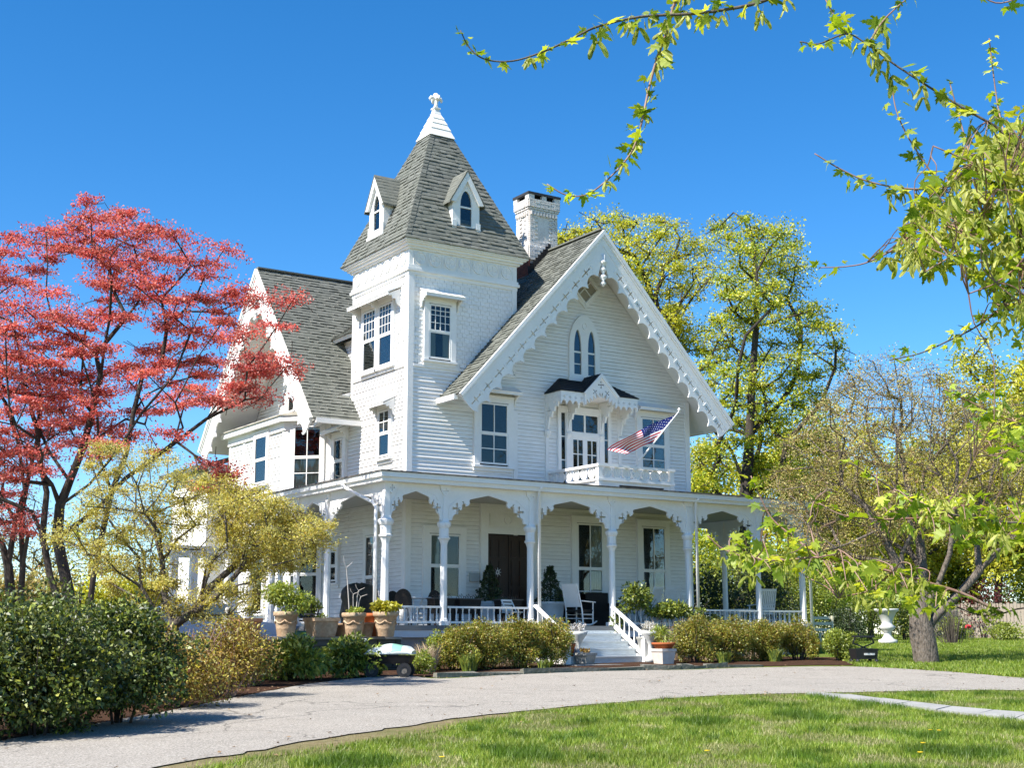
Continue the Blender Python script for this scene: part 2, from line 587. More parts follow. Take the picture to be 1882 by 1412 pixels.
def rag(c, amp, seed):
    r = np.random.default_rng(seed)
    n = len(c)
    k = np.convolve(r.normal(size=n + 8), np.ones(5) / 5, 'same')[4:n + 4] * amp + r.normal(size=n) * amp * 0.35
    t = np.gradient(c, axis=0)
    t /= np.linalg.norm(t, axis=1)[:, None] + 1e-9
    return c + np.stack([-t[:, 1], t[:, 0]], 1) * k[:, None]


near_r = rag(near_c, 0.07, 5)
far_r = rag(far_c, 0.05, 6)
DRIVE_POLY = np.concatenate([far_r, near_r[::-1]])


def sheet(name, poly, mt, dz, kind='structure'):
    pts = [Vector((p[0], p[1], 0)) for p in poly]
    tri = tessellate_polygon([pts])
    me = bpy.data.meshes.new(name)
    me.from_pydata([(p[0], p[1], float(gz(p[0], p[1])) + dz) for p in poly], [], [tuple(t) for t in tri])
    me.materials.append(mt)
    me.update()
    bm_flip = me.polygons[0].normal.z < 0
    if bm_flip:
        me.flip_normals()
    o = bpy.data.objects.new(name, me)
    link(o)
    o['kind'] = kind
    return o


def inside(P, poly):
    x, y = P[:, 0], P[:, 1]
    r = np.zeros(len(P), bool)
    a = poly
    b = np.roll(poly, -1, axis=0)
    for (x0, y0), (x1, y1) in zip(a, b):
        if y0 == y1:
            continue
        c = ((y0 > y) != (y1 > y)) & (x < (x1 - x0) * (y - y0) / (y1 - y0) + x0)
        r ^= c
    return r


# dry bare margin between the drive and the near lawn, then the drive over it
DRY = mat('dry_bare_margin', (0.2, 0.155, 0.085), 1.0, 0.0, noise=((9, (0.3, 0.25, 0.15), 0.7), (2, (0.11, 0.13, 0.04), 0.6)), bump=(60, 0.8, 0.03))
tn = np.gradient(near_c, axis=0)
tn /= np.linalg.norm(tn, axis=1)[:, None]
nrm = np.stack([tn[:, 1], -tn[:, 0]], 1)
wid = 0.42 + 0.25 * np.sin(np.arange(len(near_c)) * 0.11) ** 2
wid = np.where(depth_of(near_c[:, 0], near_c[:, 1]) > 19.5, 0.18, wid)
margin_out = rag(near_c + nrm * wid[:, None], 0.12, 8)
sheet('bare_margin', np.concatenate([near_c - nrm * 0.3, margin_out[::-1]]), DRY, 0.008)
sheet('driveway', DRIVE_POLY, ASPH, 0.022)

# mulch bed between the drive and the house / terrace
bed = [gpt(*q)[:2] for q in [(-420, 1450), (-160, 1400), (0, 1364), (160, 1336), (320, 1306), (420, 1286), (530, 1264), (640, 1249), (740, 1241), (800, 1247), (930, 1241), (1080, 1234), (1265, 1229.5), (1400, 1226), (1500, 1224), (1590, 1224)]]
bed = np.array([list(b) for b in bed] + [list(VP(9.3, 38)[:2]), list(VP(4, 40)[:2]), list(VP(-8, 40)[:2]), list(VP(-14, 36)[:2]), list(VP(-12, 15)[:2])])
sheet('garden_bed', bed, SOIL, 0.012)

# stone path: every slab a piece
path_top = [(1490, 1276), (1568, 1280.5), (1664, 1293), (1786, 1306), (1882, 1314.5), (2050, 1331), (2250, 1352)]
path_bot = [(1478, 1278.5), (1550, 1287.5), (1715, 1309), (1824, 1321.5), (1882, 1327.5), (2050, 1345), (2250, 1368)]
pt_ = resample(smooth_curve([gpt(*q)[:2] for q in path_top]), 0.1)
pb_ = resample(smooth_curve([gpt(*q)[:2] for q in path_bot]), 0.1)
n = min(len(pt_), len(pb_))
pt_ = pt_[np.linspace(0, len(pt_) - 1, 60).astype(int)]
pb_ = pb_[np.linspace(0, len(pb_) - 1, 60).astype(int)]
path = thing('stone_path', None, None)
path['kind'] = 'structure'
cuts = [0, 6, 13, 19, 26, 32, 37, 42, 47, 53, 59]
for k in range(len(cuts) - 1):
    a, b = cuts[k], cuts[k + 1]
    h = 0.03 + rg.uniform(0, 0.012)
    q = [pb_[a], pb_[b], pt_[b], pt_[a]]
    c = sum(q) / 4
    q = [c + (p - c) * rg.uniform(0.955, 0.985) for p in q]
    m_ = MB()
    lo = [(p[0], p[1], float(gz(*p)) - 0.05) for p in q]
    hi = [(p[0], p[1], float(gz(*p)) + h + rg.uniform(-0.006, 0.006)) for p in q]
    m_.hexa(lo, hi)
    m_.build('slab', BLUESTONE, path)
PATH_POLY = np.concatenate([pt_, pb_[::-1]])

# ================================================================= grass
BLADE = leaf_mat('grass_blades', ((0.09, 0.155, 0.010), (0.16, 0.245, 0.014), (0.225, 0.31, 0.022), (0.36, 0.38, 0.09)), 0.35, 0.03)


def blades(name, P, h, wd, seed, mt):
    r = np.random.default_rng(seed)
    n = len(P)
    z = gz(P[:, 0], P[:, 1])
    base = np.stack([P[:, 0], P[:, 1], z], 1)
    a = r.uniform(0, 2 * np.pi, n)
    hh = h * r.uniform(0.5, 1.25, n)
    lean = r.normal(0, 0.42, (n, 2))
    side = np.stack([np.cos(a), np.sin(a), np.zeros(n)], 1) * (wd * r.uniform(0.7, 1.3, n))[:, None]
    tip = base + np.stack([lean[:, 0] * hh, lean[:, 1] * hh, hh], 1)
    v = np.stack([base - side, base + side, tip], 1).reshape(-1, 3)
    f = np.arange(3 * n).reshape(-1, 3)
    return np_mesh(name, v, f, mt, kind='stuff')


def lawn_points(n, d0, d1, l0, l1, seed, dpow=1.0):
    r = np.random.default_rng(seed)
    D = d0 + (d1 - d0) * r.uniform(0, 1, n) ** dpow
    L = r.uniform(l0, l1, n)
    lim = D * 0.42 + 0.6
    k = np.abs(L) < lim
    D, L = D[k], L[k]
    return np.stack([CAM[0] + sy * D + cy_ * L, CAM[1] + cy_ * D - sy * L], 1)


NEAR_LAWN = np.concatenate([margin_out, [list(VP(30, 18)[:2]), list(VP(30, 5)[:2]), list(VP(-14, 5)[:2])]])
P = lawn_points(560000, 11.8, 25, -10, 10, 11, 1.25)
k = inside(P, NEAR_LAWN) & ~inside(P, PATH_POLY) & ~inside(P, DRIVE_POLY)
P = P[k]
# patchiness: the turf thins out and pales in places
def vnoise(P, s, seed):
    r = np.random.default_rng(seed)
    o = np.zeros(len(P))
    for i in range(7):
        an = r.uniform(0, 2 * np.pi)
        fq = s * r.uniform(0.5, 1.9)
        o += np.sin((P[:, 0] * np.cos(an) + P[:, 1] * np.sin(an)) * fq + r.uniform(0, 6.28))
    return o / 7 ** 0.5
nn = vnoise(P, 2.4, 4) + 0.5 * vnoise(P, 8, 5)
keep = np.random.default_rng(9).uniform(0, 1, len(P)) < np.clip(0.86 + 0.35 * nn, 0.25, 1)
P, nn = P[keep], nn[keep]
Dp = depth_of(P[:, 0], P[:, 1])
LUSH = leaf_mat('lush_grass_blades', ((0.055, 0.11, 0.008), (0.09, 0.165, 0.012), (0.13, 0.21, 0.018)), 0.35, 0.02)
blades('lawn_grass', P[(nn > -0.6) & (nn <= 0.85)], 0.058, 0.0042, 21, BLADE)
blades('lush_grass', P[nn > 0.85], 0.085, 0.0046, 23, LUSH)
DRYB = leaf_mat('pale_grass_blades', ((0.2, 0.22, 0.06), (0.3, 0.29, 0.11), (0.42, 0.38, 0.2)), 0.3, 0.02)
blades('dry_grass', P[nn <= -0.6], 0.045, 0.004, 22, DRYB)
# lawn behind the drive on the right
far_pts = lawn_points(240000, 29, 62, 6, 26, 31, 1.3)
BACK_LAWN = np.array([list(gpt(*q)[:2]) for q in [(1575, 1226.5), (1750, 1236), (1882, 1247), (2150, 1273), (2500, 1308)]] + [list(VP(34, 62)[:2]), list(VP(12, 62)[:2])])
far_pts = far_pts[inside(far_pts, BACK_LAWN)]
blades('back_lawn_grass', far_pts, 0.075, 0.012, 33, BLADE)
# stray tufts along the broken drive edge
rr = np.random.default_rng(41)
tp = margin_out[rr.integers(0, len(margin_out), 6000)] + rr.normal(0, 0.10, (6000, 2))
tp = tp[~inside(tp, DRIVE_POLY)]
blades('edge_tufts', tp, 0.055, 0.0045, 42, BLADE)
# last year's leaves blown along the drive edges
lt = np.random.default_rng(61)
lc_ = np.vstack([far_c[lt.integers(0, len(far_c), 420)] + lt.normal(0, .28, (420, 2)), near_c[lt.integers(0, len(near_c), 160)] + lt.normal(0, .3, (160, 2)), far_c[lt.integers(0, len(far_c), 120)] * .6 + near_c[lt.integers(0, len(near_c), 120)] * .4 + lt.normal(0, .6, (120, 2))])
lz = gz(lc_[:, 0], lc_[:, 1]) + .03
an_ = lt.uniform(0, 6.28, len(lc_))
sz_ = lt.uniform(.015, .04, len(lc_))
cs_, sn_ = np.cos(an_) * sz_, np.sin(an_) * sz_
q4 = np.stack([np.stack([lc_[:, 0] + a_ * cs_ - b_ * sn_ * .6, lc_[:, 1] + a_ * sn_ + b_ * cs_ * .6, lz + lt.uniform(0, .02, len(lc_))], 1) for a_, b_ in ((-1, 0), (0, -1), (1, 0), (0, 1))], 1)
np_mesh('leaf_litter', q4.reshape(-1, 3), np.arange(4 * len(lc_)).reshape(-1, 4), mat('dry_leaf_litter', (.2, .12, .06), .9, .1, island=((.1, .06, .035), (.3, .2, .11))), kind='stuff')
# dandelions
YEL = mat('dandelion_yellow', (0.75, 0.5, 0.02), 0.8)
for i, (px, py, lab) in enumerate([(1692, 1395, None), (1710, 1352, None), (1727, 1353, None), (1697, 1377, None), (812, 1404, None), (1300, 1392, None)]):
    g = gpt(px, py)
    lab = ['yellow dandelion nearest the bottom of the lawn on the right', 'left one of two small dandelions close together below the path',
           'right one of two small dandelions close together below the path', 'dandelion above the lowest one on the right lawn',
           'dandelion at the lawn edge on the far left', 'lone dandelion in the middle of the front lawn'][i]
    t = thing('dandelion', lab, 'flower', g, group='dandelions in the front lawn')
    m_ = MB()
    for q in range(10):
        a = q * 0.628
        m_.hexa([(0, 0, .055), (.004 * math.cos(a), .004 * math.sin(a), .055), (.004 * math.cos(a), .004 * math.sin(a), .06), (0, 0, .06)],
                [(.03 * math.cos(a - .3), .03 * math.sin(a - .3), .062), (.03 * math.cos(a + .3), .03 * math.sin(a + .3), .062), (.03 * math.cos(a + .3), .03 * math.sin(a + .3), .066), (.03 * math.cos(a - .3), .03 * math.sin(a - .3), .066)])
    m_.build('flower_head', YEL, t)
    m_ = MB()
    m_.tube([(0, 0, 0), (.003, 0, .056)], .003, 5)
    m_.build('stem', BLADE, t)
# ================================================================= the house
HOUSE = thing('victorian_house', 'large white Victorian house with square pointed tower, steep fretwork gables and wraparound porch', 'house', (0, 0, 0))
rh = random.Random(7)


def interval(poly, z):
    xs = []
    n = len(poly)
    for i in range(n):
        (x0, z0), (x1, z1) = poly[i], poly[(i + 1) % n]
        if z0 == z1:
            continue
        if min(z0, z1) <= z <= max(z0, z1):
            xs.append(x0 + (x1 - x0) * (z - z0) / (z1 - z0))
    return (min(xs), max(xs)) if len(xs) >= 2 else None


def clapboard(F, poly, step=0.105, z0=None, proud=0.03):
    """overlapping boards, each tilted out at its lower edge"""
    mb = MB()
    zs = [p[1] for p in poly]
    z = min(zs) if z0 is None else z0
    while z < max(zs) - 0.01:
        a, b = interval(poly, z + 0.004), interval(poly, min(z + step, max(zs) - 0.001))
        if a and b:
            # boards of random length butted end to end, each a hair out of line
            cuts = [0.0]
            Ln = a[1] - a[0]
            while cuts[-1] < 1:
                cuts.append(min(1, cuts[-1] + rh.uniform(2.4, 4.8) / max(Ln, 0.5)))
            for c0, c1 in zip(cuts[:-1], cuts[1:]):
                p = proud + rh.uniform(-0.004, 0.004)
                dz = rh.uniform(-0.0025, 0.0025)
                gap = 0.006
                u0, u1 = a[0] + Ln * c0, a[0] + Ln * c1
                w0, w1 = b[0] + (b[1] - b[0]) * c0, b[0] + (b[1] - b[0]) * c1
                zt = min(z + step, max(zs))
                mb.face([F(u0, z + dz, p), F(u1, z + dz, p), F(w1, zt + dz - gap, 0.006), F(w0, zt + dz - gap, 0.006)])
                mb.face([F(u0, z + dz, 0.0), F(u1, z + dz, 0.0), F(u1, z + dz, p), F(u0, z + dz, p)])
        z += step
    return mb


def wall_boards(name, F, poly, step=0.105):
    return clapboard(F, poly, step).build(name, CLAP, HOUSE, kind='stuff')


# ---- solid cores behind the boards
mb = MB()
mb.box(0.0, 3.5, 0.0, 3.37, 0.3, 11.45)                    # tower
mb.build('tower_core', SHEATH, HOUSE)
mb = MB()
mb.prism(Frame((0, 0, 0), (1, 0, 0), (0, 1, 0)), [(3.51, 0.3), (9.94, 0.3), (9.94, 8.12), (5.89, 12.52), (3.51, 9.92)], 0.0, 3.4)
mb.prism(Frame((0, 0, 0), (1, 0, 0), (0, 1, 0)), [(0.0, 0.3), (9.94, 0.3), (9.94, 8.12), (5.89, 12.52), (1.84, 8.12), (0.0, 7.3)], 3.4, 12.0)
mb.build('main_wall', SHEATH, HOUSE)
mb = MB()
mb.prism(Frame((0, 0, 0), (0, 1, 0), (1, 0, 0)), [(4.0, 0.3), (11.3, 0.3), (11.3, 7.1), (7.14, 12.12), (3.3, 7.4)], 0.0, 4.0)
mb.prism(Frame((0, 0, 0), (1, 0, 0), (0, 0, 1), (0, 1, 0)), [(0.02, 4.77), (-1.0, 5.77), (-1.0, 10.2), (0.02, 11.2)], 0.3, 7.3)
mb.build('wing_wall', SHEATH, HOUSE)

DG = Frame((-1.0, 5.77, 0), (2 ** -.5, -2 ** -.5, 0), (-2 ** -.5, -2 ** -.5, 0))
BY = Frame((-1.0, 0, 0), (0, -1, 0), (-1, 0, 0))
wall_boards('clapboard', W0, [(0.0, 1.15), (3.5, 1.15), (3.5, 8.2), (0.0, 8.2)])
wall_boards('clapboard', W0, [(3.5, 1.15), (9.94, 1.15), (9.94, 8.15), (5.89, 12.5), (3.5, 9.9)])
wall_boards('clapboard', L0, [(-3.37, 1.0), (0.0, 1.0), (0.0, 8.2), (-3.37, 8.2)])
wall_boards('clapboard', L0, [(-4.77, 1.0), (-3.37, 1.0), (-3.37, 7.4), (-4.77, 7.2)])
wall_boards('clapboard', L0, [(-11.2, 7.1), (-3.2, 7.1), (-7.14, 12.0)])
wall_boards('clapboard', DG, [(0.0, 1.0), (1.414, 1.0), (1.414, 7.25), (0.0, 7.25)])
wall_boards('clapboard', BY, [(-10.2, 1.0), (-5.77, 1.0), (-5.77, 7.25), (-10.2, 7.25)])
wall_boards('clapboard', Frame((9.94, 0, 0), (0, 1, 0), (1, 0, 0)), [(0, 1.0), (12, 1.0), (12, 7.9), (0, 7.9)])


# ---- staggered shingle siding on the upper tower
def shingle_siding(F, u0, u1, z0, z1):
    mb = MB()
    row, z = 0, z0
    while z < z1:
        u = u0 - (0.075 if row % 2 else 0)
        k = 0
        while u < u1:
            wd = 0.15
            a, b = max(u, u0), min(u + wd - 0.006, u1)
            if b - a > 0.02:
                drop = 0.028 if (k + row) % 2 else 0.0
                drop += rh.uniform(-0.006, 0.006)
                p = 0.028 + rh.uniform(-0.004, 0.004)
                zt = min(z + 0.13, z1)
                mb.face([F(a, z - drop, p), F(b, z - drop, p), F(b, zt, 0.008), F(a, zt, 0.008)])
                mb.face([F(a, z - drop, 0), F(b, z - drop, 0), F(b, z - drop, p), F(a, z - drop, p)])
                mb.face([F(b, z - drop, 0), F(b, zt, 0), F(b, zt, 0.008), F(b, z - drop, p)])
            u += wd
            k += 1
        z += 0.125
        row += 1
    mb.build('shingle_siding', CLAP, HOUSE, kind='stuff')


shingle_siding(W0, 0.14, 3.5, 8.27, 10.75)
shingle_siding(L0, -3.37, -0.14, 8.27, 10.75)
shingle_siding(Frame((3.5, 0, 0), (0, 1, 0), (1, 0, 0)), 0, 3.37, 9.6, 10.75)


def trim(name, *boxes, F=W0, m=None):
    mb = MB()
    for b in boxes:
        mb.fbox(F, *b)
    return mb.build(name, m or WHITE, HOUSE)


# corner boards and belt courses
for F, u0, u1, z0, z1 in ((W0, -0.035, 0.14, 1.15, 10.75), (L0, -0.14, 0.0, 1.0, 10.75), (L0, -3.37, -3.25, 7.5, 10.75), (W0, 3.38, 3.53, 9.95, 10.75), (W0, 9.8, 9.98, 1.15, 8.05),
                          (W0, 3.42, 3.56, 1.15, 7.2), (DG, 0.0, 0.17, 1.0, 7.25), (BY, -5.93, -5.77, 1.0, 7.25), (DG, 1.27, 1.43, 1.0, 7.25), (BY, -10.2, -10.05, 1.0, 7.25), (BY, -9.0, -8.87, 1.0, 7.25), (L0, -4.75, -4.62, 1.0, 7.2)):
    trim('corner_board', (u0, u1, z0, z1, 0.0, 0.045), F=F)
trim('belt_board', (0.14, 3.5, 8.16, 8.24, 0.0, 0.05))
trim('belt_board', (-3.37, -0.14, 8.16, 8.24, 0.0, 0.05), F=L0)


# ---- windows
def window(F, u0, u1, z0, z1, cols=2, rows=2, sashes=2, casing=0.14, hood=None, curtain=None, sill=True, head=0.16, fancy=False, lead=False):
    """glass between u0..u1 and z0..z1; casing boards around; sashes, panes and hood are its pieces"""
    mb = MB()
    c = casing
    mb.fbox(F, u0 - c, u0 - 0.02, z0 - 0.05, z1 + 0.02, 0.0, 0.10)
    mb.fbox(F, u1 + 0.02, u1 + c, z0 - 0.05, z1 + 0.02, 0.0, 0.10)
    mb.fbox(F, u0 - c, u1 + c, z1 + 0.02, z1 + 0.02 + head, 0.0, 0.105)
    mb.fbox(F, u0 - c - 0.03, u1 + c + 0.03, z1 + 0.02 + head, z1 + 0.06 + head, 0.0, 0.135)
    if sill:
        mb.fbox(F, u0 - c - 0.03, u1 + c + 0.03, z0 - 0.11, z0 - 0.05, 0.0, 0.15)
        mb.fbox(F, u0 - c, u1 + c, z0 - 0.2, z0 - 0.11, 0.0, 0.075)
    wn_ = mb.build('window', WHITE, HOUSE)
    mb = MB()
    mb.fbox(F, u0 - 0.02, u1 + 0.02, z0 - 0.05, z1 + 0.02, 0.0, 0.042)
    mb.build('dark_interior', ROOM, wn_)
    if curtain:
        mb = MB()
        for (a, b, za, zb) in curtain:
            nf = 14
            for k in range(nf):
                ua, ub = a + (b - a) * k / nf, a + (b - a) * (k + 1) / nf
                na, nb = (0.046, 0.058) if k % 2 else (0.058, 0.046)
                mb.face([F(ua, za, na), F(ub, za, nb), F(ub, zb, nb), F(ua, zb, na)])
        mb.build('curtain', CURTAIN, wn_)
    H = (z1 - z0) / sashes
    mb = MB()
    panes = []
    for s in range(sashes):
        n0 = 0.062 if s < sashes - 1 or sashes == 1 else 0.074
        za, zb = z0 + s * H, z0 + (s + 1) * H
        ft = 0.045
        mb.fbox(F, u0 - 0.02, u0 + ft - 0.01, za, zb, n0, n0 + 0.03)
        mb.fbox(F, u1 - ft + 0.01, u1 + 0.02, za, zb, n0, n0 + 0.03)
        mb.fbox(F, u0 + ft - 0.01, u1 - ft + 0.01, za - 0.005, za + ft, n0, n0 + 0.03)
        mb.fbox(F, u0 + ft - 0.01, u1 - ft + 0.01, zb - ft, zb + 0.005, n0, n0 + 0.03)
        r_ = rows[s] if isinstance(rows, (list, tuple)) else rows
        c_ = cols[s] if isinstance(cols, (list, tuple)) else cols
        ua, ub, va, vb = u0 + ft - 0.01, u1 - ft + 0.01, za + ft, zb - ft
        us = [ua + (ub - ua) * k / c_ for k in range(c_ + 1)]
        vs = [va + (vb - va) * k / r_ for k in range(r_ + 1)]
        if lead and s == sashes - 1:
            us = [ua, ua + (ub - ua) * 0.24, ua + (ub - ua) * 0.5, ua + (ub - ua) * 0.76, ub] if (ub - ua) > 0.5 else [ua, ua + (ub - ua) * 0.28, ua + (ub - ua) * 0.72, ub]
            vs = [va, va + (vb - va) * 0.3, va + (vb - va) * 0.62, va + (vb - va) * 0.82, vb]
        mt = 0.009 if (lead and s == sashes - 1) else 0.013
        for k in range(1, len(us) - 1):
            mb.fbox(F, us[k] - mt, us[k] + mt, va, vb, n0 + 0.002, n0 + 0.027)
        for k in range(1, len(vs) - 1):
            mb.fbox(F, ua, ub, vs[k] - mt, vs[k] + mt, n0 + 0.004, n0 + 0.025)
        for i in range(len(us) - 1):
            for j in range(len(vs) - 1):
                panes.append((us[i], us[i + 1], vs[j], vs[j + 1], n0 + 0.012))
    mb.build('sash', WHITE, wn_)
    for (a, b, c2, d, n_) in panes:
        p = MB()
        p.fbox(F, a - 0.004, b + 0.004, c2 - 0.004, d + 0.004, n_ - 0.003, n_)
        p.build('pane', GLASS, wn_)
    if hood:
        hw, zt, dp = hood                                # half overhang each side, top height, projection
        a, b = u0 - c - hw, u1 + c + hw
        mb = MB()
        dr = dp * 0.5
        mb.hexa([F(a, zt, 0.02), F(b, zt, 0.02), F(b, zt - dr, dp), F(a, zt - dr, dp)],
                [F(a, zt + 0.035, 0.02), F(b, zt + 0.035, 0.02), F(b, zt - dr + 0.035, dp + 0.02), F(a, zt - dr + 0.035, dp + 0.02)])
        hd = mb.build('window_hood', WHITE, wn_)
        mb = MB()
        # scalloped valance and two brackets
        mb.fbox(F, a, b, zt - dr - 0.05, zt - dr, dp - 0.03, dp)
        for e in (a + 0.03, b - 0.07):
            G = Frame(F(e, 0, 0), F.n, F.u)
            prof = [(0.02, zt - 0.02), (dp - 0.03, zt - dr - 0.01), (dp - 0.03, zt - dr - 0.06), (dp * .72, zt - dr - 0.03), (dp * .66, zt - dr - 0.1), (dp * .5, zt - dr - 0.06),
                    (dp * .42, zt - dr - 0.16), (dp * .3, zt - dr - 0.14), (dp * .22, zt - dr - 0.28), (0.02, zt - dr - 0.34)]
            mb.prism(G, prof, 0.0, 0.045)
        mb.build('hood_bracket', WHITE, wn_)
    return wn_


# second floor, front
window(W0, 2.28, 3.19, 5.62, 7.35, 2, (2, 1), 2, 0.2, hood=(0.10, 7.85, 0.42))
window(W0, 8.03, 8.95, 5.72, 7.42, 2, (2, 1), 2, 0.17, hood=(0.08, 7.85, 0.38))
# tower
window(W0, 0.61, 1.29, 8.43, 9.96, (1, 3), (1, 3), 2, 0.17, hood=(0.12, 10.36, 0.4), curtain=[(0.64, 0.82, 8.45, 9.2), (1.05, 1.27, 8.45, 9.2)], lead=True)
window(L0, -1.58, -0.83, 8.36, 10.12, (1, 3), (1, 3), 2, 0.12, curtain=[(-1.5, -0.86, 8.4, 9.2)], lead=True)
window(L0, -2.56, -1.81, 8.36, 10.12, (1, 3), (1, 3), 2, 0.12, curtain=[(-2.5, -1.86, 8.4, 9.2)], lead=True)
mb = MB()                                                  # one hood over the pair
F = L0
mb.hexa([F(-2.95, 10.46, 0.03), F(-0.42, 10.46, 0.03), F(-0.42, 10.26, 0.44), F(-2.95, 10.26, 0.44)],
        [F(-2.95, 10.5, 0.03), F(-0.42, 10.5, 0.03), F(-0.42, 10.3, 0.46), F(-2.95, 10.3, 0.46)])
mb.fbox(F, -2.95, -0.42, 10.2, 10.255, 0.40, 0.435)
hd = mb.build('window_hood', WHITE, HOUSE)
for e in (-2.92, -1.71, -0.5):
    mb = MB()
    G = Frame(F(e, 0, 0), F.n, F.u)
    mb.prism(G, [(0.02, 10.42), (0.40, 10.24), (0.40, 10.18), (0.3, 10.2), (0.27, 10.1), (0.18, 10.12), (0.14, 9.98), (0.02, 9.9)], 0.0, 0.05)
    mb.build('hood_bracket', WHITE, hd)
window(L0, -1.49, -0.88, 5.78, 7.07, (1, 2), (1, 2), 2, 0.11, hood=(0.12, 7.4, 0.42))
window(L0, -4.32, -3.72, 5.3, 6.6, 1, 1, 2, 0.16, hood=(0.1, 7.02, 0.42))
window(DG, 0.30, 1.15, 5.2, 7.12, (2, 2), (2, 1), 2, 0.12, sill=False, head=0.08, curtain=[(0.3, 1.15, 5.2, 6.12)])  # pale curtain added to imitate the grey reflection in the lower sash
window(BY, -7.9, -7.0, 5.55, 7.02, 1, 1, 2, 0.14, head=0.1)
# ground floor under the porch
window(W0, 0.70, 1.64, 1.9, 3.6, (1, 1), (1, 1), 2, 0.2, curtain=[(0.73, 1.0, 2.8, 3.58)])
window(W0, 5.6, 6.51, 1.5, 4.1, 2, (2, 1), 2, 0.2, curtain=[(6.06, 6.5, 1.5, 4.08)])
window(W0, 7.99, 8.87, 1.5, 4.1, 2, (2, 1), 2, 0.18)
window(L0, -4.55, -4.01, 2.45, 3.33, 1, 1, 2, 0.14)
window(L0, -2.15, -1.65, 1.35, 3.63, 1, 1, 2, 0.13, sill=False)
window(DG, 0.28, 1.15, 1.35, 4.0, 1, 1, 2, 0.12)
window(BY, -7.9, -7.0, 1.6, 4.0, 1, 1, 2, 0.14)
# wing gable, pair of slim windows behind the maple
window(L0, -7.0, -6.5, 7.9, 9.2, 1, 1, 2, 0.1)
window(L0, -7.75, -7.25, 7.9, 9.2, 1, 1, 2, 0.1)


# ---- pointed pair of lancets and the diamond window in the front gable
def gothic(u0, u1, z0, zs, za, n=7):
    """outline of a pointed arch opening: sill corners, springing zs, apex za"""
    um = (u0 + u1) / 2
    pts = [(u0, z0), (u1, z0), (u1, zs)]
    for k in range(1, n):
        t = k / n
        pts.append((u1 + (um - u1) * (1 - math.cos(t * math.pi / 2)) ** 0.9, zs + (za - zs) * math.sin(t * math.pi / 2) ** 0.95))
    pts.append((um, za))
    for k in range(n - 1, 0, -1):
        t = k / n
        pts.append((u0 + (um - u0) * (1 - math.cos(t * math.pi / 2)) ** 0.9, zs + (za - zs) * math.sin(t * math.pi / 2) ** 0.95))
    pts.append((u0, zs))
    return pts


l1, l2 = gothic(5.53, 5.80, 8.5, 9.25, 9.85), gothic(6.04, 6.31, 8.5, 9.25, 9.85)
mb = MB()
mb.prism(W0, gothic(5.36, 6.48, 8.36, 9.35, 10.32), 0.0, 0.10, holes=[l1, l2])
mb.fbox(W0, 5.3, 6.54, 8.28, 8.36, 0.0, 0.15)
aw = mb.build('arched_window', WHITE, HOUSE)
for a, l in ((5.53, l1), (6.04, l2)):
    mb = MB(); mb.prism(W0, l, 0.0, 0.042); mb.build('dark_interior', ROOM, aw)
    mb = MB(); mb.prism(W0, l, 0.052, 0.056); mb.build('pane', GLASS, aw)
    mb = MB()
    mb.fbox(W0, a, a + 0.27, 9.15, 9.2, 0.045, 0.075)
    mb.fbox(W0, a, a + 0.27, 8.80, 8.825, 0.045, 0.072)
    mb.build('sash', WHITE, aw)
mb = MB()
for k in range(16):
    a0, a1 = k * math.pi / 8, (k + 1) * math.pi / 8
    c = (5.92, 9.98)
    mb.prism(W0, [(c[0] + .09 * math.cos(a0), c[1] + .11 * math.sin(a0)), (c[0] + .09 * math.cos(a1), c[1] + .11 * math.sin(a1)), (c[0] + .065 * math.cos(a1), c[1] + .085 * math.sin(a1)), (c[0] + .065 * math.cos(a0), c[1] + .085 * math.sin(a0))], 0.1, 0.125)
mb.build('ring_moulding', WHITE, aw)
dc = (5.97, 11.16)
dia = lambda r: [(dc[0] - r, dc[1]), (dc[0], dc[1] - r), (dc[0] + r, dc[1]), (dc[0], dc[1] + r)]
mb = MB()
mb.prism(W0, dia(0.62), 0.0, 0.09, holes=[dia(0.44)])
dw = mb.build('diamond_window', WHITE, HOUSE)
mb = MB(); mb.prism(W0, dia(0.52), 0.09, 0.12, holes=[dia(0.44)]); mb.build('casing', WHITE, dw)
mb = MB(); mb.prism(W0, dia(0.44), 0.0, 0.04); mb.build('pane', mat('stained_beige_pane', (0.33, 0.29, 0.22), 0.4), dw)
mb = MB()
for s in (-1, 1):
    mb.bar(W0(dc[0] - 0.22, dc[1] - 0.22 * s, 0.06), W0(dc[0] + 0.22, dc[1] + 0.22 * s, 0.06), 0.03, 0.03)
mb.build('sash', WHITE, dw)

# ---- front door
mb = MB()
mb.fbox(W0, 2.3, 2.53, 1.15, 4.5, 0.0, 0.12)
mb.fbox(W0, 3.93, 4.16, 1.15, 4.5, 0.0, 0.12)
mb.fbox(W0, 2.53, 3.93, 3.68, 3.84, 0.0, 0.11)
mb.fbox(W0, 2.53, 3.93, 4.32, 4.5, 0.0, 0.11)
mb.fbox(W0, 2.53, 3.93, 3.84, 4.32, 0.0, 0.05)
fd = mb.build('front_door_frame', WHITE, HOUSE)
mb = MB()
mb.fbox(W0, 2.62, 3.84, 3.92, 3.945, 0.05, 0.075); mb.fbox(W0, 2.62, 3.84, 4.22, 4.245, 0.05, 0.075)
mb.fbox(W0, 2.62, 2.645, 3.945, 4.22, 0.05, 0.075); mb.fbox(W0, 3.815, 3.84, 3.945, 4.22, 0.05, 0.075)
for k in range(20):
    a0, a1 = k * math.pi / 10, (k + 1) * math.pi / 10
    c = (3.23, 4.08)
    mb.prism(W0, [(c[0] + r * math.cos(a), c[1] + r * math.sin(a)) for r, a in ((.13, a0), (.13, a1), (.1, a1), (.1, a0))], 0.05, 0.085)
mb.build('panel_moulding', WHITE, fd)
mb = MB()
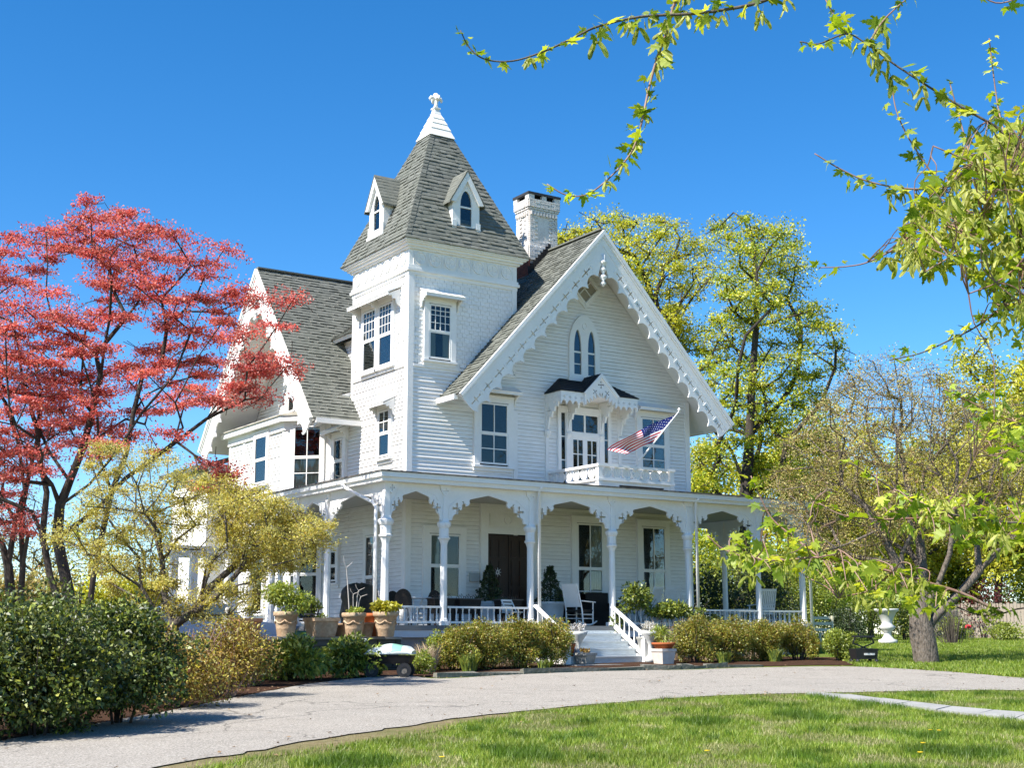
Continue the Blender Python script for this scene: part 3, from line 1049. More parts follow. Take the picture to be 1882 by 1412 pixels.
mb.fbox(W0, 2.53, 3.93, 1.15, 3.68, 0.0, 0.042)
mb.build('dark_interior', ROOM, fd)
for a in (2.55, 3.24):
    mb = MB()
    mb.fbox(W0, a, a + 0.67, 1.17, 3.66, 0.043, 0.065)
    mb.build('door_leaf', DOOR, fd)
    for (za, zb) in ((1.3, 1.75), (1.85, 2.15), (2.25, 2.95), (3.05, 3.5)):
        for ua, ub in ((a + 0.08, a + 0.31), (a + 0.36, a + 0.59)):
            mb = MB()
            mb.fbox(W0, ua, ub, za, zb, 0.065, 0.085)
            mb.build('door_panel', DOOR, fd)
mb = MB()
mb.fbox(W0, 4.18, 4.23, 2.0, 2.2, 0.12 - 0.12, 0.05)
mb.build('door_bell', METAL, HOUSE)
mb = MB()                                                  # star decoration on the left leaf
for k in range(8):
    a = k * math.pi / 4
    mb.prism(W0, [(2.86 + .03 * math.cos(a - .4), 2.62 + .03 * math.sin(a - .4)), (2.86 + .13 * math.cos(a), 2.62 + .13 * math.sin(a)), (2.86 + .03 * math.cos(a + .4), 2.62 + .03 * math.sin(a + .4))], 0.088, 0.1)
mb.build('door_star', FWHITE, fd)
# letter box on the wall left of the door
mb = MB()
mb.fbox(W0, 1.98, 2.24, 2.35, 2.56, 0.02, 0.11)
mb.fbox(W0, 1.97, 2.25, 2.56, 2.585, 0.02, 0.13)
mb.build('wall_letterbox', mat('letterbox_grey', (0.45, 0.47, 0.46), 0.5), HOUSE)
cu = bpy.data.curves.new('house_number_text', 'FONT')
cu.body = '17'
cu.size = 0.2
cu.extrude = 0.006
tmp = bpy.data.objects.new('house_number_text', cu)
COL.objects.link(tmp)
bpy.context.view_layer.update()
hm = bpy.data.meshes.new_from_object(tmp.evaluated_get(bpy.context.evaluated_depsgraph_get()))
bpy.data.objects.remove(tmp)
hm.materials.clear()
hm.materials.append(METAL)
hn = bpy.data.objects.new('house_number', hm)
hn['kind'] = 'stuff'
link(hn, HOUSE)
hn.location = (4.42, -0.05, 2.62)
hn.rotation_euler = (R(90), 0, 0)

# ================================================================= roofs
def lerp(a, b, t):
    return a + (b - a) * t


def shingle_slope(name, O, U, V, Ulen, Vlen, clipf=None, m=None, course=0.14, skip=None, kind='stuff'):
    """O: eave corner, U: unit along eave, V: unit up the slope; clipf(v)->(u0,u1)"""
    O, U, V = Vector(O), Vector(U).normalized(), Vector(V).normalized()
    N = U.cross(V).normalized()
    mb = MB()
    k = 0
    v = -0.02
    while v < Vlen - 0.02:
        v1 = min(v + course * 1.03, Vlen)
        c0 = clipf(max(v, 0)) if clipf else (0, Ulen)
        c1 = clipf(v1) if clipf else (0, Ulen)
        u = c0[0] - rh.uniform(0, 0.25)
        while u < c0[1]:
            wd = rh.choice((0.11, 0.15, 0.2, 0.26))
            a, b = max(u, c0[0]), min(u + wd, c0[1])
            if b - a > 0.01:
                a1, b1 = min(max(u, c1[0]), c1[1]), min(max(u + wd, c1[0]), c1[1])
                t = 0.013 + (0.017 if rh.random() < 0.45 else 0.0) + rh.uniform(0, 0.004)
                d = rh.uniform(-0.006, 0.006)
                p = lambda uu, vv, nn: O + U * uu + V * vv + N * nn
                i = len(mb.v)
                mb.v += [tuple(q) for q in (p(a, v + d, t), p(b, v + d, t), p(b1, v1, 0.002), p(a1, v1, 0.002), p(a, v + d, -0.004), p(b, v + d, -0.004))]
                mb.f += [(i, i + 1, i + 2, i + 3), (i + 4, i + 5, i + 1, i)]
                mb.m += [0, 0]
            u += wd
        v += course
        k += 1
    return mb.build(name, m or ROOF, HOUSE, kind=kind)


def slab(name, quad, th, m, parent=None):
    """roof deck: quad (wound so its normal faces up/out), thickness below"""
    q = [Vector(p) for p in quad]
    n = (q[1] - q[0]).cross(q[-1] - q[0]).normalized()
    if n.z < 0:
        n = -n
    mb = MB()
    mb.hexa([p - n * th for p in q], q)
    return mb.build(name, m, parent or HOUSE)


SL = Vector((4.93, 0, 5.40)).length
slab('main_roof', [(0.96, -1.05, 7.31), (5.89, -1.05, 12.71), (5.89, 12.3, 12.71), (0.96, 12.3, 7.31)][::-1], 0.10, WHITE)
slab('main_roof', [(10.82, -1.05, 7.31), (5.89, -1.05, 12.71), (5.89, 12.3, 12.71), (10.82, 12.3, 7.31)], 0.10, WHITE)
shingle_slope('roof_shingles', (0.94, 12.3, 7.30), (0, -1, 0), (4.93, 0, 5.40), 13.4, SL)
shingle_slope('roof_shingles', (10.84, -1.1, 7.30), (0, 1, 0), (-4.93, 0, 5.40), 13.4, SL)
SW = Vector((0, 4.41, 5.33)).length
slab('wing_roof', [(-1.5, 2.73, 6.96), (5.5, 2.73, 6.96), (5.5, 7.14, 12.29), (-1.5, 7.14, 12.29)], 0.10, WHITE)
slab('wing_roof', [(-1.5, 11.55, 6.96), (-1.5, 7.14, 12.29), (5.5, 7.14, 12.29), (5.5, 11.55, 6.96)][::-1], 0.10, WHITE)
shingle_slope('roof_shingles', (-1.55, 2.71, 6.95), (1, 0, 0), (0, 4.41, 5.33), 7.0, SW)
shingle_slope('roof_shingles', (5.5, 11.57, 6.95), (-1, 0, 0), (0, -4.41, 5.33), 7.0, SW)
for nm, p, q, up in (('ridge_cap', (5.89, -1.1, 12.74), (5.89, 12.3, 12.74), 0), ('ridge_cap', (-1.55, 7.14, 12.32), (5.4, 7.14, 12.32), 0)):
    mb = MB(); mb.bar(p, q, 0.2, 0.05); mb.build(nm, ROOF, HOUSE)

# ---- tower cornice with roundels, roof and spire cap
mb = MB()
for o, z0, z1 in ((0.05, 10.74, 10.84), (0.10, 10.84, 10.92), (0.07, 10.92, 11.0), (0.035, 11.0, 11.47), (0.10, 11.47, 11.53), (0.17, 11.53, 11.60), (0.24, 11.60, 11.645), (0.29, 11.645, 11.70)):
    mb.box(-o, 3.5 + o, -o, 3.37 + o, z0, z1)
CORN = mb.build('tower_cornice', WHITE, HOUSE)


def roundel(name, F, u, z, r, n0, parent, mt=WHITE, bars=True, flat=False):
    mb = MB()
    N = 18
    ring = lambda rr: [(u + rr * math.cos(2 * math.pi * k / N), z + rr * math.sin(2 * math.pi * k / N)) for k in range(N)]
    mb.prism(F, ring(r), n0, n0 + 0.035, holes=[ring(r * 0.84)])
    mb.prism(F, ring(r * 0.84), n0, n0 + 0.008)
    if bars:
        for k in range(4):
            a = k * math.pi / 2
            ca, sa = math.cos(a), math.sin(a)
            loc = [(0.05, -0.09), (0.42, -0.07), (0.52, -0.2), (0.72, 0.0), (0.52, 0.2), (0.42, 0.07), (0.05, 0.09)]
            mb.prism(F, [(u + r * (x * ca - y * sa), z + r * (x * sa + y * ca)) for x, y in loc], n0 + 0.008, n0 + 0.026)
    return mb.build(name, mt, parent)


for k in range(7):
    roundel('roundel', W0, 0.32 + k * 0.477, 11.235, 0.185, 0.036, CORN)
    roundel('roundel', L0, -0.30 - k * 0.462, 11.235, 0.185, 0.036, CORN)
    for F, u in ((W0, 0.32 + k * 0.477), (L0, -0.30 - k * 0.462)):
        mb = MB()
        mb.fbox(F, u - 0.2185, u - 0.2085, 11.03, 11.44, 0.035, 0.05)
        mb.fbox(F, u + 0.2085, u + 0.2185, 11.03, 11.44, 0.035, 0.05)
        mb.build('frieze_divider', WHITE, CORN)

AP = Vector((1.75, 1.685, 16.41))
EV = [Vector((-0.31, -0.31, 11.70)), Vector((3.81, -0.31, 11.70)), Vector((3.81, 3.68, 11.70)), Vector((-0.31, 3.68, 11.70))]
TOPT = (15.55 - 11.70) / (16.41 - 11.70)
mb = MB()
tp4 = [lerp(e, AP, TOPT) for e in EV]
mb.hexa(EV, tp4)
mb.build('tower_roof', ROOF, HOUSE)
for i in range(4):
    a, b = EV[i], EV[(i + 1) % 4]
    U = (b - a).normalized()
    mid = (a + b) / 2
    V = (AP - mid)
    ln = (b - a).length
    Vl = V.length
    shingle_slope('tower_shingles', a, U, V, ln, Vl * TOPT, clipf=lambda v, ln=ln, Vl=Vl: (ln / 2 * v / Vl, ln - ln / 2 * v / Vl))
    mb = MB()                                              # hip caps, one folded shingle after another
    T = lerp(a, AP, TOPT)
    nc = 34
    out = (a - Vector((1.75, 1.685, a.z))).normalized()
    sd = out.cross(Vector((0, 0, 1)))
    for k in range(nc):
        p, q = lerp(a, T, k / nc), lerp(a, T, (k + 1.15) / nc)
        l = 0.026 + rh.uniform(0, 0.006)
        for s in (-1, 1):
            w_ = sd * (s * 0.12) - out * 0.115
            mb.face([p + out * l, p + w_ + out * l, q + w_ + out * 0.008, q + out * 0.008])
            mb.face([p + out * l, p + w_ + out * l, p + w_, p])
    mb.build('hip_shingles', ROOF, HOUSE, kind='stuff')

mb = MB()                                                  # stepped white cap
zz = [(15.52, 0.415), (15.78, 0.325), (15.98, 0.25), (16.16, 0.18), (16.33, 0.115)]
c = (1.75, 1.685)
for k in range(4):
    (z0, h0), (z1, h1) = zz[k], zz[k + 1]
    h0b, h1b = h0 + 0.02, h1
    mb.hexa([(c[0] - h0b, c[1] - h0b, z0), (c[0] + h0b, c[1] - h0b, z0), (c[0] + h0b, c[1] + h0b, z0), (c[0] - h0b, c[1] + h0b, z0)],
            [(c[0] - h1b, c[1] - h1b, z1), (c[0] + h1b, c[1] - h1b, z1), (c[0] + h1b, c[1] + h1b, z1), (c[0] - h1b, c[1] + h1b, z1)])
mb.lathe((c[0], c[1], 16.33), [(0.17, 0), (0.11, 0.16), (0.155, 0.17), (0.155, 0.21), (0.09, 0.23)], 4, rot=0.5)
CAP = mb.build('spire_cap', WHITE, HOUSE)
mb = MB()
mb.lathe((c[0], c[1], 16.54), [(0.085, 0), (0.06, 0.1), (0.075, 0.22), (0.06, 0.3), (0.085, 0.36), (0.1, 0.4), (0.06, 0.47), (0.01, 0.49)], 10)
for k in range(4):
    a = k * math.pi / 2
    dx, dy = math.cos(a), math.sin(a)
    mb.tube([(c[0] + dx * t, c[1] + dy * t, 16.54 + h) for t, h in ((0.04, 0.26), (0.1, 0.33), (0.16, 0.33), (0.2, 0.28), (0.19, 0.22))], [0.05, 0.055, 0.055, 0.045, 0.02], 7)
mb.build('finial', WHITE, CAP, smooth=True)


# ---- tower dormers
def dormer(F, uc, zb, n_face, depth):
    """pointed dormer; F has n outwards. Face plane at n_face"""
    ze, zp, hb, he = zb + 0.86, zb + 1.82, 0.45, 0.56
    g = gothic(uc - 0.19, uc + 0.19, zb + 0.19, zb + 0.80, zb + 1.24, 5)
    mb = MB()
    mb.prism(F, [(uc - hb, zb), (uc + hb, zb), (uc + hb, ze + 0.05), (uc, zp - 0.16), (uc - hb, ze + 0.05)], n_face - 0.05, n_face, holes=[g])
    mb.fbox(F, uc - hb, uc - hb + 0.04, zb, ze + 0.03, n_face - depth, n_face - 0.05)
    mb.fbox(F, uc + hb - 0.04, uc + hb, zb, ze + 0.03, n_face - depth, n_face - 0.05)
    mb.fbox(F, uc - hb - 0.05, uc + hb + 0.05, zb - 0.06, zb + 0.02, n_face - 0.1, n_face + 0.06)
    mb.fbox(F, uc - hb - 0.02, uc - hb + 0.12, zb + 0.02, zb + 0.32, n_face, n_face + 0.03)
    mb.fbox(F, uc + hb - 0.12, uc + hb + 0.02, zb + 0.02, zb + 0.32, n_face, n_face + 0.03)
    for s in (-1, 1):                                      # rake boards
        mb.prism(F, [(uc, zp), (uc + s * he, ze), (uc + s * (he - 0.16), ze - 0.02), (uc, zp - 0.3)][::s], n_face + 0.0, n_face + 0.09)
    d = mb.build('dormer', WHITE, HOUSE)
    mb = MB(); mb.prism(F, g, n_face - 0.12, n_face - 0.1); mb.build('dark_interior', ROOM, d)
    mb = MB(); mb.prism(F, g, n_face - 0.045, n_face - 0.04); mb.build('pane', GLASS, d)
    mb = MB(); mb.fbox(F, uc - 0.19, uc + 0.19, zb + 0.72, zb + 0.77, n_face - 0.04, n_face - 0.005); mb.build('sash', WHITE, d)
    mb = MB()
    for s in (-1, 1):
        nrow = 9
        sd = Vector((he, 0, -(zp - ze)))
        for k in range(nrow):
            t0, t1 = k / nrow, (k + 1.08) / nrow
            ua, za = uc + s * he * t1 * 1.06, zp + 0.03 - (zp - ze) * t1 * 1.06
            ub, zb_ = uc + s * he * t0 * 1.06, zp + 0.03 - (zp - ze) * t0 * 1.06
            nn = n_face + 0.1
            while nn > n_face - depth:
                wd = rh.choice((0.16, 0.22, 0.28))
                l = 0.02 + (0.012 if rh.random() < .5 else 0)
                q = [F(ua, za + l, nn), F(ua, za + l, nn - wd), F(ub, zb_ + 0.006, nn - wd), F(ub, zb_ + 0.006, nn)]
                mb.face(q if s > 0 else q[::-1])
                mb.face([F(ua, za - 0.03, nn), F(ua, za - 0.03, nn - wd), F(ua, za + l, nn - wd), F(ua, za + l, nn)])
                mb.face([F(ua, za + l, nn), F(ub, zb_ + .006, nn), F(ub, zb_ - 0.05, nn), F(ua, za - 0.05, nn)])
                nn -= wd
    mb.build('dormer_roof', ROOF, d)


dormer(W0, 1.80, 12.22, 0.03, 1.05)
dormer(L0, -1.98, 12.32, 0.03, 1.05)
dormer(Frame((3.5, 0, 0), (0, 1, 0), (1, 0, 0)), 1.685, 12.3, 0.03, 1.05)

# small lower eave between tower and wing, and the low gabled dormer behind the tower
mb = MB()
mb.hexa([(-0.5, 4.9, 7.02), (-0.5, 3.40, 7.62), (0.5, 3.40, 7.95), (0.5, 4.9, 7.35)], [(-0.5, 4.9, 7.16), (-0.5, 3.40, 7.76), (0.5, 3.40, 8.09), (0.5, 4.9, 7.49)])
mb.build('eave_return', WHITE, HOUSE)
shingle_slope('roof_shingles', (-0.52, 4.9, 7.17), (0, -1.5, 0.6), (1, 0, 0.33), 1.62, 1.05)
mb = MB()
mb.box(0.5, 1.6, 3.38, 5.2, 8.5, 9.75)
db = mb.build('low_dormer', WHITE, HOUSE)
clapboard(Frame((0.5, 0, 0), (0, -1, 0), (-1, 0, 0)), [(-5.2, 8.5), (-3.38, 8.5), (-3.38, 9.75), (-5.2, 9.75)]).build('clapboard', CLAP, db, kind='stuff')
slab('low_dormer_roof', [(0.1, 6.1, 9.78), (0.1, 3.37, 9.78), (1.5, 3.37, 10.75), (1.5, 7.0, 10.75)], 0.12, WHITE)
shingle_slope('roof_shingles', (0.08, 6.1, 9.79), (0, -1, 0), (1.4, 0, 0.97), 2.75, 1.7)

# ---- chimney of painted brick
mb = MB()
CX0, CX1, CY0, CY1 = 5.16, 6.2, 1.7, 2.4
mb.box(CX0, CX1, CY0, CY1, 11.3, 14.3)
CH = mb.build('chimney', BRICKW, HOUSE)
mb = MB()
mr_ = MB()
z = 12.35
row = 0
while z < 14.28:
    grow = 0.0
    if 13.95 < z < 14.05: grow = 0.03
    elif z >= 14.05: grow = 0.06
    elif z < 12.75: grow = 0.05
    for F, w_ in ((Frame((CX0, CY0, 0), (1, 0, 0), (0, -1, 0)), CX1 - CX0), (Frame((CX0, CY1, 0), (0, -1, 0), (-1, 0, 0)), CY1 - CY0), (Frame((CX1, CY0, 0), (0, 1, 0), (1, 0, 0)), CY1 - CY0)):
        u = -grow - (0.1 if row % 2 else 0)
        while u < w_ + grow:
            a, b = max(u, -grow), min(u + 0.2, w_ + grow)
            pan = 0.0
            if 12.95 < z < 13.75 and a > 0.16 and b < w_ - 0.16:
                pan = -0.03
            if b - a > 0.02:
                mb.fbox(F, a + 0.004, b - 0.004, z, z + 0.058, -0.02, 0.03 + grow + pan + rh.uniform(-0.004, 0.004))
            u += 0.21
    z += 0.066
    row += 1
for F, w_ in ((Frame((CX0, CY0, 0), (1, 0, 0), (0, -1, 0)), CX1 - CX0), (Frame((CX0, CY1, 0), (0, -1, 0), (-1, 0, 0)), CY1 - CY0)):
    u = 0.03
    while u < w_ - 0.05:
        mb.fbox(F, u, u + 0.055, 13.82, 13.94, 0.0, 0.075)
        u += 0.115
mb.build('brick_courses', BRICKW, CH, kind='stuff')
mb = MB()
for x0, x1 in ((CX0 - .08, CX0 + .14), (CX0 + .43, CX0 + .6), (CX1 - .14, CX1 + .08)):
    for y0, y1 in ((CY0 - .08, CY0 + .12), (CY1 - .12, CY1 + .08)):
        mb.box(x0, x1, y0, y1, 14.3, 14.46)
mb.build('flue_piers', BRICKW, CH)
mb = MB(); mb.box(CX0 - .1, CX1 + .1, CY0 - .1, CY1 + .1, 14.46, 14.54); mb.build('cap_slab', mat('dark_slate_cap', (0.035, 0.035, 0.04), 0.8), CH)
mb = MB(); mb.box(CX0 + .02, CX1 - .02, CY0 + .04, CY1 - .04, 14.3, 14.46); mb.build('dark_flue', ROOM, CH)
mb = MB()                                                  # stepped flashing climbing the roof, bare brick below
st = 9
for k in range(st):
    x0 = CX0 - 0.12 + k * (5.89 - CX0 + 0.12) / st
    x1 = x0 + (5.89 - CX0 + 0.12) / st + 0.01
    zr = 12.71 - (5.89 - x0) * 1.0954
    mb.box(x0, x1, CY0 - 0.10, CY0 - 0.082, zr - 0.12, zr + 0.34)
mb.build('stepped_flashing', mat('dark_lead', (0.02, 0.018, 0.018), 0.7), CH)
mb = MB()
z = 11.1
row = 0
while z < 12.3:
    u = CY0 - 0.09 - (0.1 if row % 2 else 0)
    while u < CY1 + 0.06:
        a, b = max(u, CY0 - 0.08), min(u + 0.2, CY1 + 0.06)
        if b - a > 0.02:
            mb.box(CX0 - 0.1, CX0 - 0.02, a + 0.004, b - 0.004, z, z + 0.06)
        u += 0.21
    z += 0.066
    row += 1
mb.build('bare_bricks', BRICKR, CH, kind='stuff')
mb = MB()                                                  # second chimney, just seen behind the tower roof
mb.box(3.0, 3.6, 8.8, 9.4, 10.0, 14.15)
mb.box(2.94, 3.66, 8.74, 9.46, 14.15, 14.3)
mb.build('rear_chimney', BRICKW, HOUSE)
# ================================================================= fretwork
def cross_poly(c, r, ang, thin=0.2, n=5):
    """trefoil-ended cross outline: r half length"""
    pts = []
    for k in range(4):
        a = ang + k * math.pi / 2
        ca, sa = math.cos(a), math.sin(a)
        loc = [(thin * .55, -thin * .55), (0.58, -thin * 0.5), (0.66, -0.24), (0.9, -0.22), (1.0, 0.0), (0.9, 0.22), (0.66, 0.24), (0.58, thin * 0.5)]
        for x, y in loc:
            pts.append((c[0] + r * (x * ca - y * sa), c[1] + r * (x * sa + y * ca)))
    return pts


def bargeboards(name, apex, F_u, F_n, hw, dz, nb):
    F = Frame(apex, F_u, F_n)
    ln = math.hypot(hw, dz)
    rx, rz = hw / ln, -dz / ln
    for s in (1, -1):
        def P(t, w):
            return (s * (rx * t + rz * w), rz * t - rx * w)
        t0 = lambda w: -rz / rx * w                        # where the offset line meets the centre line
        parent = None
        for w0, w1, n0, n1 in ((0.0, 0.10, 0.0, 0.13), (0.10, 0.15, 0.0, 0.095), (0.15, 0.33, 0.0, 0.06)):
            mb = MB()
            mb.prism(F, [P(t0(w0), w0), P(ln, w0), P(ln - (0.0), w1), P(t0(w1), w1)], n0, n1)
            o = mb.build('rake_board', WHITE, HOUSE)
        # scalloped, pierced lower board
        wi, wv, wc = 0.33, 0.64, 0.82
        ts, te = t0(wc) + 0.28, ln - 0.02
        L = (te - ts) / nb
        edge = []
        for b in range(nb):
            for k in range(8):
                q = k / 8
                w = wc - (wc - wv) * math.sin(math.pi * q) ** 0.6
                if k == 0:
                    edge.append(P(ts + b * L - 0.03, wc - 0.02)); edge.append(P(ts + b * L, wc + 0.03)); edge.append(P(ts + b * L + 0.03, wc - 0.02))
                else:
                    edge.append(P(ts + (b + q) * L, w))
        outer = [P(t0(wi), wi)] + [P(te + 0.02, wi), P(te + 0.02, wi + 0.25), P(te - 0.04, wi + 0.42), P(te - 0.16, wc - 0.05)] + edge[::-1] + [P(t0(wv) + 0.06, wv - 0.02)] + ([P(t0(0.5), 0.5)])
        holes = []
        rot = math.atan2(rz, s * rx)
        for b in range(nb):
            c = P(ts + (b + 0.5) * L, 0.475)
            holes.append([(c[0] + x * math.cos(rot) - y * math.sin(rot), c[1] + x * math.sin(rot) + y * math.cos(rot)) for x, y in
                          [(-.19, -.03), (-.12, -.015), (-.03, -.02), (-.015, -.10), (.015, -.10), (.03, -.02), (.12, -.015), (.19, -.03), (.21, 0), (.19, .03), (.12, .015), (.03, .02), (.015, .10), (-.015, .10), (-.03, .02), (-.12, .015), (-.19, .03), (-.21, 0)]])
        mb = MB()
        mb.prism(F, outer, 0.0, 0.045, holes=holes)
        o = mb.build('bargeboard', WHITE, HOUSE)
        for b in range(nb):                                # small blocks between the crosses
            a = P(ts + b * L, 0.40); c = P(ts + b * L, 0.55)
            mb = MB()
            mb.bar(F(a[0], a[1], 0.05), F(c[0], c[1], 0.05), 0.03, 0.014, side=F.u * rx * s + F.v * rz)
            mb.build('bargeboard_block', WHITE, o)
    mb = MB()                                              # turned pendant at the apex
    c = F(0, -0.75, 0.03)
    mb.lathe(c, [(0.02, -0.98), (0.05, -0.93), (0.10, -0.88), (0.035, -0.8), (0.10, -0.72), (0.12, -0.66), (0.03, -0.6), (0.075, -0.5), (0.11, -0.45), (0.05, -0.38), (0.06, -0.3), (0.14, -0.24), (0.06, -0.17), (0.07, 0.0)], 12)
    mb.build('gable_pendant', WHITE, HOUSE, smooth=True)


bargeboards('front', (5.89, -1.05, 12.71), (1, 0, 0), (0, -1, 0), 4.93, 5.40, 11)
bargeboards('wing', (-1.5, 7.14, 12.29), (0, -1, 0), (-1, 0, 0), 4.41, 5.33, 10)
# eave gutters on the front wing sides
for x in (0.93, 10.83):
    mb = MB(); mb.box(x - 0.06, x + 0.06, -1.0, 12.2, 7.17, 7.31); mb.build('eave_gutter', WHITE, HOUSE)
mb = MB(); mb.box(-1.45, 0.0, 2.66, 2.78, 6.82, 6.96); mb.build('eave_gutter', WHITE, HOUSE)

# bay: flat roof with its cornice
mb = MB()
mb.prism(Frame((0, 0, 0), (1, 0, 0), (0, 0, 1), (0, 1, 0)), [(0.1, 4.5), (-1.25, 5.62), (-1.25, 10.4), (0.1, 11.3)], 7.25, 7.42)
br = mb.build('bay_cornice', WHITE, HOUSE)
mb = MB()
mb.hexa([(-1.30, 5.6, 7.42), (-1.30, 10.42, 7.42), (-0.0, 11.2, 7.42), (-0.0, 4.6, 7.42)], [(-1.30, 5.6, 7.45), (-1.30, 10.42, 7.45), (-0.0, 11.2, 7.75), (-0.0, 4.6, 7.75)])
mb.build('bay_roof', mat('weathered_bay_roof', (0.5, 0.47, 0.4), 0.8, noise=(3, (0.2, 0.18, 0.15), 0.7)), br)
mb = MB()
mb.prism(Frame((0, 0, 0), (1, 0, 0), (0, 0, 1), (0, 1, 0)), [(0.05, 4.62), (-1.08, 5.74), (-1.08, 10.25), (0.05, 11.2)], 7.0, 7.25)
mb.build('bay_frieze', WHITE, br)
# low lean-to roof at the back of the wing
slab('rear_roof', [(-1.6, 11.6, 6.5), (0.6, 11.6, 7.2), (0.6, 15.5, 7.2), (-1.6, 15.5, 6.5)], 0.15, ROOF)
mb = MB(); mb.box(-1.2, 3.0, 11.6, 15.0, 0.3, 6.6); mb.build('rear_wall', CLAP, HOUSE)

# ================================================================= balcony and its canopy
# doors: transom lights, two glazed leaves, side lights
mb = MB()
u0, u1 = 4.94, 6.88
for a, b, za, zb, n0, n1 in ((u0, 5.04, 5.1, 7.5, 0, .10), (6.78, u1, 5.1, 7.5, 0, .10), (5.22, 5.40, 5.1, 7.42, 0, .12), (6.42, 6.60, 5.1, 7.42, 0, .12), (5.04, 6.78, 7.32, 7.5, 0, .11), (5.4, 6.42, 6.62, 6.74, 0, .10)):
    mb.fbox(W0, a, b, za, zb, n0, n1)
BD = mb.build('balcony_doorway', WHITE, HOUSE)
mb = MB(); mb.fbox(W0, 5.04, 6.78, 5.1, 7.32, 0, 0.042); mb.build('dark_interior', ROOM, BD)


def lights(u0, u1, z0, z1, nc, nr, parent, stile=0.05, mid=0.014, n0=0.05, bottom=None):
    mb = MB()
    bt = bottom or stile
    mb.fbox(W0, u0, u0 + stile, z0, z1, n0, n0 + 0.035)
    mb.fbox(W0, u1 - stile, u1, z0, z1, n0, n0 + 0.035)
    mb.fbox(W0, u0 + stile, u1 - stile, z0, z0 + bt, n0, n0 + 0.034)
    mb.fbox(W0, u0 + stile, u1 - stile, z1 - stile, z1, n0, n0 + 0.034)
    a, b, c, d = u0 + stile, u1 - stile, z0 + bt, z1 - stile
    for k in range(1, nc):
        u = a + (b - a) * k / nc
        mb.fbox(W0, u - mid, u + mid, c, d, n0 + .002, n0 + 0.03)
    for k in range(1, nr):
        z = c + (d - c) * k / nr
        mb.fbox(W0, a, b, z - mid, z + mid, n0 + .004, n0 + 0.028)
    mb.build('door_sash', WHITE, parent)
    for i in range(nc):
        for j in range(nr):
            p = MB()
            p.fbox(W0, a + (b - a) * i / nc, a + (b - a) * (i + 1) / nc, c + (d - c) * j / nr, c + (d - c) * (j + 1) / nr, n0 + 0.01, n0 + 0.014)
            p.build('pane', GLASS, parent)


lights(5.40, 5.91, 5.12, 6.62, 2, 3, BD, 0.08, bottom=0.16)
lights(5.91, 6.42, 5.12, 6.62, 2, 3, BD, 0.08, bottom=0.16)
lights(5.40, 6.42, 6.74, 7.32, 2, 1, BD, 0.035, 0.03)
lights(5.04, 5.22, 5.2, 7.32, 1, 3, BD, 0.02)
lights(6.60, 6.78, 5.2, 7.32, 1, 3, BD, 0.02)

# canopy
CE, CZ = 0.86, 7.80
mb = MB()
for q in ([(4.50, -CE, CZ), (5.92, -CE, CZ), (5.92, 0.0, 8.32), (5.05, 0.0, 8.32)], [(5.92, -CE, CZ), (7.34, -CE, CZ), (6.79, 0.0, 8.32), (5.92, 0.0, 8.32)], [(4.50, 0.0, CZ), (4.50, -CE, CZ), (5.05, 0.0, 8.32)], [(7.34, -CE, CZ), (7.34, 0.0, CZ), (6.79, 0.0, 8.32)],
          [(5.34, -CE - .03, CZ + .02), (5.92, -CE - .03, CZ + 0.60), (5.92, 0.0, CZ + 0.60), (5.34, -.3, CZ + .02)], [(6.50, -CE - .03, CZ + .02), (5.92, -CE - .03, CZ + 0.60), (5.92, 0.0, CZ + 0.60), (6.50, -.3, CZ + .02)]):
    V_ = [Vector(p) for p in q]
    n_ = (V_[1] - V_[0]).cross(V_[-1] - V_[0]).normalized()
    if n_.z < 0: n_ = -n_
    a = [p + n_ * 0.02 for p in V_]
    mb.face(a)
    for k in range(len(q)):
        mb.face([V_[k], V_[(k + 1) % len(q)], a[(k + 1) % len(q)], a[k]])
    # raised courses
    if len(q) == 4:
        for c_ in range(1, 7):
            t = c_ / 7
            p0, p1 = lerp(a[0], a[3], t), lerp(a[1], a[2], t)
            p2, p3 = lerp(a[1], a[2], t + .13), lerp(a[0], a[3], t + .13)
            mb.face([p0 + n_ * .012, p1 + n_ * .012, p2, p3]); mb.face([p0, p1, p1 + n_ * .012, p0 + n_ * .012])
CAN = mb.build('balcony_canopy', DROOF, HOUSE)
mb = MB()
mb.fbox(W0, 4.53, 7.31, CZ - 0.09, CZ - 0.005, 0.0, CE - 0.03)    # soffit and top band
mb.build('soffit', WHITE, CAN)


def fringe(F, u0, u1, zt, drop, nsc, n0, n1, parent, holes=True):
    edge = []
    L = (u1 - u0) / nsc
    for b in range(nsc):
        for k in range(6):
            q = k / 6
            edge.append((u0 + (b + q) * L, zt - drop + (drop * 0.42) * math.sin(math.pi * q) ** 0.7))
    edge.append((u1, zt - drop))
    hs_ = []
    if holes:
        for b in range(nsc):
            hs_.append(cross_poly((u0 + (b + 0.5) * L, zt - drop * 0.28), min(0.05, L * .3), 0))
    mb = MB()
    mb.prism(F, [(u1, zt), (u0, zt)] + edge, n0, n1, holes=hs_)
    return mb.build('scalloped_fringe', WHITE, parent)


